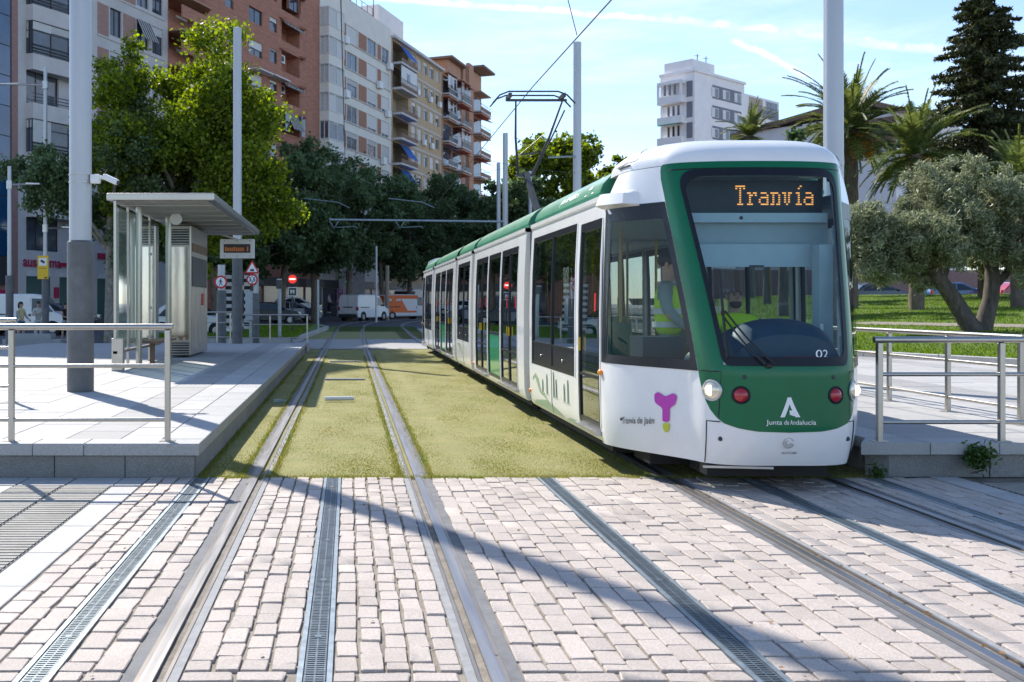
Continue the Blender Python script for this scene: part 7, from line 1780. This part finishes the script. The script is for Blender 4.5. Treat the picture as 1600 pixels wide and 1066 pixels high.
# ------------------------------------------------------------------ people
def skin_obj(name, verts, edges, mat, parent, sub=2):
    me = bpy.data.meshes.new(name); me.from_pydata([v[:3] for v in verts], edges, []); me.materials.append(M[mat]); o = bpy.data.objects.new(name, me); COL.objects.link(o); o.parent = parent
    m = o.modifiers.new('skin', 'SKIN'); m.use_smooth_shade = True; m.branch_smoothing = .6
    if not me.skin_vertices: pass
    for i, v in enumerate(verts): d = me.skin_vertices[0].data[i]; d.radius = (v[3], v[4] if len(v) > 4 else v[3]); d.use_root = (i == 0)
    s = o.modifiers.new('sub', 'SUBSURF'); s.levels = s.render_levels = sub; return o
def person(loc, rz, h, label, shirt, trousers, hair='hair', hairlen=0, arms=((.24, -.05, 1.14), (.25, -.22, .98), (-.24, -.05, 1.14), (-.25, -.22, .98)), shorts=False, bald=False, beard=False, shoes='shoe', vest=False, sleeve=1., group='people waiting at the left', stride=.04, legs=True, head_turn=0., seated=False):
    root = empty('person', loc, rz, label, 'person', group); root.scale = (h/1.75,)*3
    el, wl, er, wr = arms
    if seated: kl, al, kr, ar = (.13, -.46, .92), (.13, -.50, .46), (-.13, -.46, .92), (-.13, -.50, .46)
    else: kl, al, kr, ar = (.10, -.02-stride, .50), (.10, stride*.4, .08), (-.10, .01+stride, .50), (-.10, .05+stride, .08)
    V = [(0, 0, .95, .105, .075), (0, .0, 1.15, .09, .062), (0, .01, 1.36, .095, .06), (0, .01, 1.50, .052), (0, -.005, 1.585, .072, .085), (0, -.01, 1.69, .068, .082),
         (.095, 0, .90, .085), (*kl, .058), (*al, .04), (al[0]+.01, al[1]-.15, .045, .035), (-.095, 0, .90, .085), (*kr, .058), (*ar, .04), (ar[0]-.01, ar[1]-.15, .045, .035),
         (.175, .01, 1.42, .055), (*el, .042), (*wl, .030), (-.175, .01, 1.42, .055), (*er, .042), (*wr, .030)]
    E = [(0, 1), (1, 2), (2, 3), (3, 4), (4, 5), (0, 6), (6, 7), (7, 8), (8, 9), (0, 10), (10, 11), (11, 12), (12, 13), (2, 14), (14, 15), (15, 16), (2, 17), (17, 18), (18, 19)]
    skin_obj('body', V, E, 'skin', root)
    # hands with five fingers
    for (e, w) in ((el, wl), (er, wr)):
        d = (Vector(w)-Vector(e)).normalized(); a = d.cross(Vector((1, 0, 0))).normalized(); b = d.cross(a); W0 = Vector(w); mb = MB(); mb.ball(W0+d*.045, .026, .034, .036, 10, 7)
        for k in range(4): o_ = W0+d*.06+a*(.012*(k-1.5)*1.5); mb.tube([o_, o_+d*(.045+.01*(1.5-abs(k-1.5)))+b*.006, o_+d*(.062+.012*(1.5-abs(k-1.5)))+b*.026], [.0095, .009, .007], 6)
        o_ = W0+d*.03+a*.03; mb.tube([o_, o_+d*.03+a*.022, o_+d*.055+a*.02+b*.012], [.011, .010, .008], 6); obj('hand', mb, M['skin'], root, local=True, smooth=60)
    # face
    mb = MB(); mb.tube([(0, -.088, 1.655), (0, -.112, 1.622), (0, -.092, 1.612)], [.008, .015, .011], 6); mb.ball((.076, .005, 1.63), .012, .02, .032); mb.ball((-.076, .005, 1.63), .012, .02, .032); obj('face', mb, M['skin'], root, local=True, smooth=60)
    mb = MB()
    for s in (-1, 1): mb.ball((s*.030, -.084, 1.652), .011, .007, .007); mb.bar((s*.018, -.090, 1.672), (s*.046, -.083, 1.672), .008, .006)
    obj('eyes', mb, M['hair'], root, local=True); mb = MB(); mb.ball((0, -.085, 1.585), .024, .008, .006); obj('mouth', mb, M['magenta'] if False else M['stone_pink'], root, local=True)
    if not bald:
        mb = MB(); mb.ball((0, .015, 1.685), .086, .098, .085, 14, 10); 
        if hairlen: mb.tube([(0, .06, 1.70), (0, .10, 1.58), (0, .10, 1.58-hairlen)], [.075, .075, .04], 10)
        obj('hair', mb, M[hair], root, local=True, smooth=60)
    if beard: mb = MB(); mb.ball((0, -.034, 1.560), .061, .052, .048, 12, 8); obj('beard', mb, M['beard'], root, local=True, smooth=60)
    k = .022; lerp = lambda p, q, t: tuple(a_+(b_-a_)*t for a_, b_ in zip(p, q))
    sl, sr = lerp((.175, .01, 1.42), el, .98) if sleeve else (.19, .01, 1.36), lerp((-.175, .01, 1.42), er, .98) if sleeve else (-.19, .01, 1.36)
    TV = [(0, 0, .88, .160, .125), (0, 0, 1.15, .155, .122), (0, 0, 1.34, .172, .130), (0, .005, 1.475, .082, .082), (.175, .01, 1.42, .078), (*(lerp((.175, .01, 1.42), el, sleeve*.9)), .060), (-.175, .01, 1.42, .078), (*(lerp((-.175, .01, 1.42), er, sleeve*.9)), .060)]
    TE = [(0, 1), (1, 2), (2, 3), (2, 4), (4, 5), (2, 6), (6, 7)]
    if sleeve > .95: TV += [(*lerp(el, wl, .92), .042), (*lerp(er, wr, .92), .042)]; TE += [(5, 8), (7, 9)]
    skin_obj('shirt', TV, TE, shirt, root)
    if vest:
        VV = [(0, 0, .90, .180, .150), (0, 0, 1.15, .182, .152), (0, 0, 1.33, .190, .155), (0, .0, 1.46, .125, .105)]; vo = skin_obj('safety_vest', VV, [(0, 1), (1, 2), (2, 3)], 'hivis', root)
        for z in (1.02, 1.15):
            mb = MB(); n = 28; ring_ = [(.190*math.cos(2*math.pi*i/n), .162*math.sin(2*math.pi*i/n)) for i in range(n)]; v = [(x, y, z) for x, y in ring_]+[(x, y, z+.055) for x, y in ring_]; mb.add(v, [(i, (i+1) % n, n+(i+1) % n, n+i) for i in range(n)]); obj('reflective_band', mb, M['reflective'], root, local=True, smooth=60)
    f = .52 if shorts else .97
    LV = [(0, 0, .97, .140, .112), (.095, 0, .88, .100), (-.095, 0, .88, .100)]
    if shorts: LV += [(*lerp((.095, 0, .88), kl, .8), .088), (*lerp((-.095, 0, .88), kr, .8), .088)]; LE = [(0, 1), (0, 2), (1, 3), (2, 4)]
    else: LV += [(*kl, .075), (*kr, .075), (*lerp(kl, al, .92), .062), (*lerp(kr, ar, .92), .062)]; LE = [(0, 1), (0, 2), (1, 3), (2, 4), (3, 5), (4, 6)]
    skin_obj('trousers' if not shorts else 'shorts', LV, LE, trousers, root)
    for s in (al, ar): mb = MB(); mb.ball((s[0], s[1]-.06, .045), .05, .14, .05, 12, 8); obj('shoe', mb, M[shoes], root, local=True, smooth=60)
    return root
P = person(at(33, 42, 0), R(70), 1.66, 'person in a pale yellow top with a teal bag and blue jeans', 'shirt_yellow', 'denim', hairlen=.12, shorts=True, sleeve=.5)
mb = MB(); mb.box(-.05, .10, 1.0, .28, .24, 1.36); obj('bag', mb, M['bag_teal'], P, local=True, bevel=.04)
person(at(60, 42.5, 0), R(35), 1.68, 'person in a patterned shirt and pale trousers', 'shirt_pattern', 'trouser_white', sleeve=1., arms=((.27, -.05, 1.15), (.16, -.26, 1.22), (-.27, -.05, 1.15), (-.18, -.25, 1.18)))
person(at(102, 43, 0), R(60), 1.62, 'person in a black top, grey shorts and white trainers', 'shirt_black', 'shorts_grey', hairlen=.1, shorts=True, sleeve=.5, arms=((.22, -.04, 1.14), (.10, -.25, 1.08), (-.22, -.04, 1.14), (-.10, -.25, 1.08)))
person(at(-2, 41, 0), R(-60), 1.7, 'person in dark clothes cut by the left picture edge', 'shirt_black', 'trouser_dark') if False else None
for i, (x, Y, sh_, tr_, lab, rr) in enumerate(((514, 90, 'shirt_pattern', 'trouser_dark', 'distant walker in a pale top beside the tree trunk', 80), (532, 88, 'car_white', 'trouser_dark', 'distant walker in a white shirt left of the green light', -70), (610, 108, 'shirt_grey', 'denim', 'distant walker above the orange van roof', 20))):
    person(at(x, Y, .75 if i < 2 else .9), R(rr), 1.72, lab, sh_, tr_, group='distant walkers under the trees')
person((TX_+.09, FY+1.46, .06), 0, 1.72, 'bald bearded driver looking out through the windscreen', 'hivis', 'trouser_dark', bald=True, beard=True, seated=True, shoes='dk_metal', group='tram crew', arms=((.27, -.12, 1.18), (.22, -.38, 1.12), (-.27, -.12, 1.18), (-.22, -.38, 1.12)))
person((TX_-.52, FY+1.55, .352), R(62), 1.74, 'person in a yellow safety vest standing in the cab with folded arms', 'shirt_grey', 'shirt_grey', vest=True, shoes='dk_metal', group='tram crew', arms=((.27, -.06, 1.16), (.16, -.22, 1.02), (-.27, -.04, 1.16), (-.20, -.22, 1.0)))
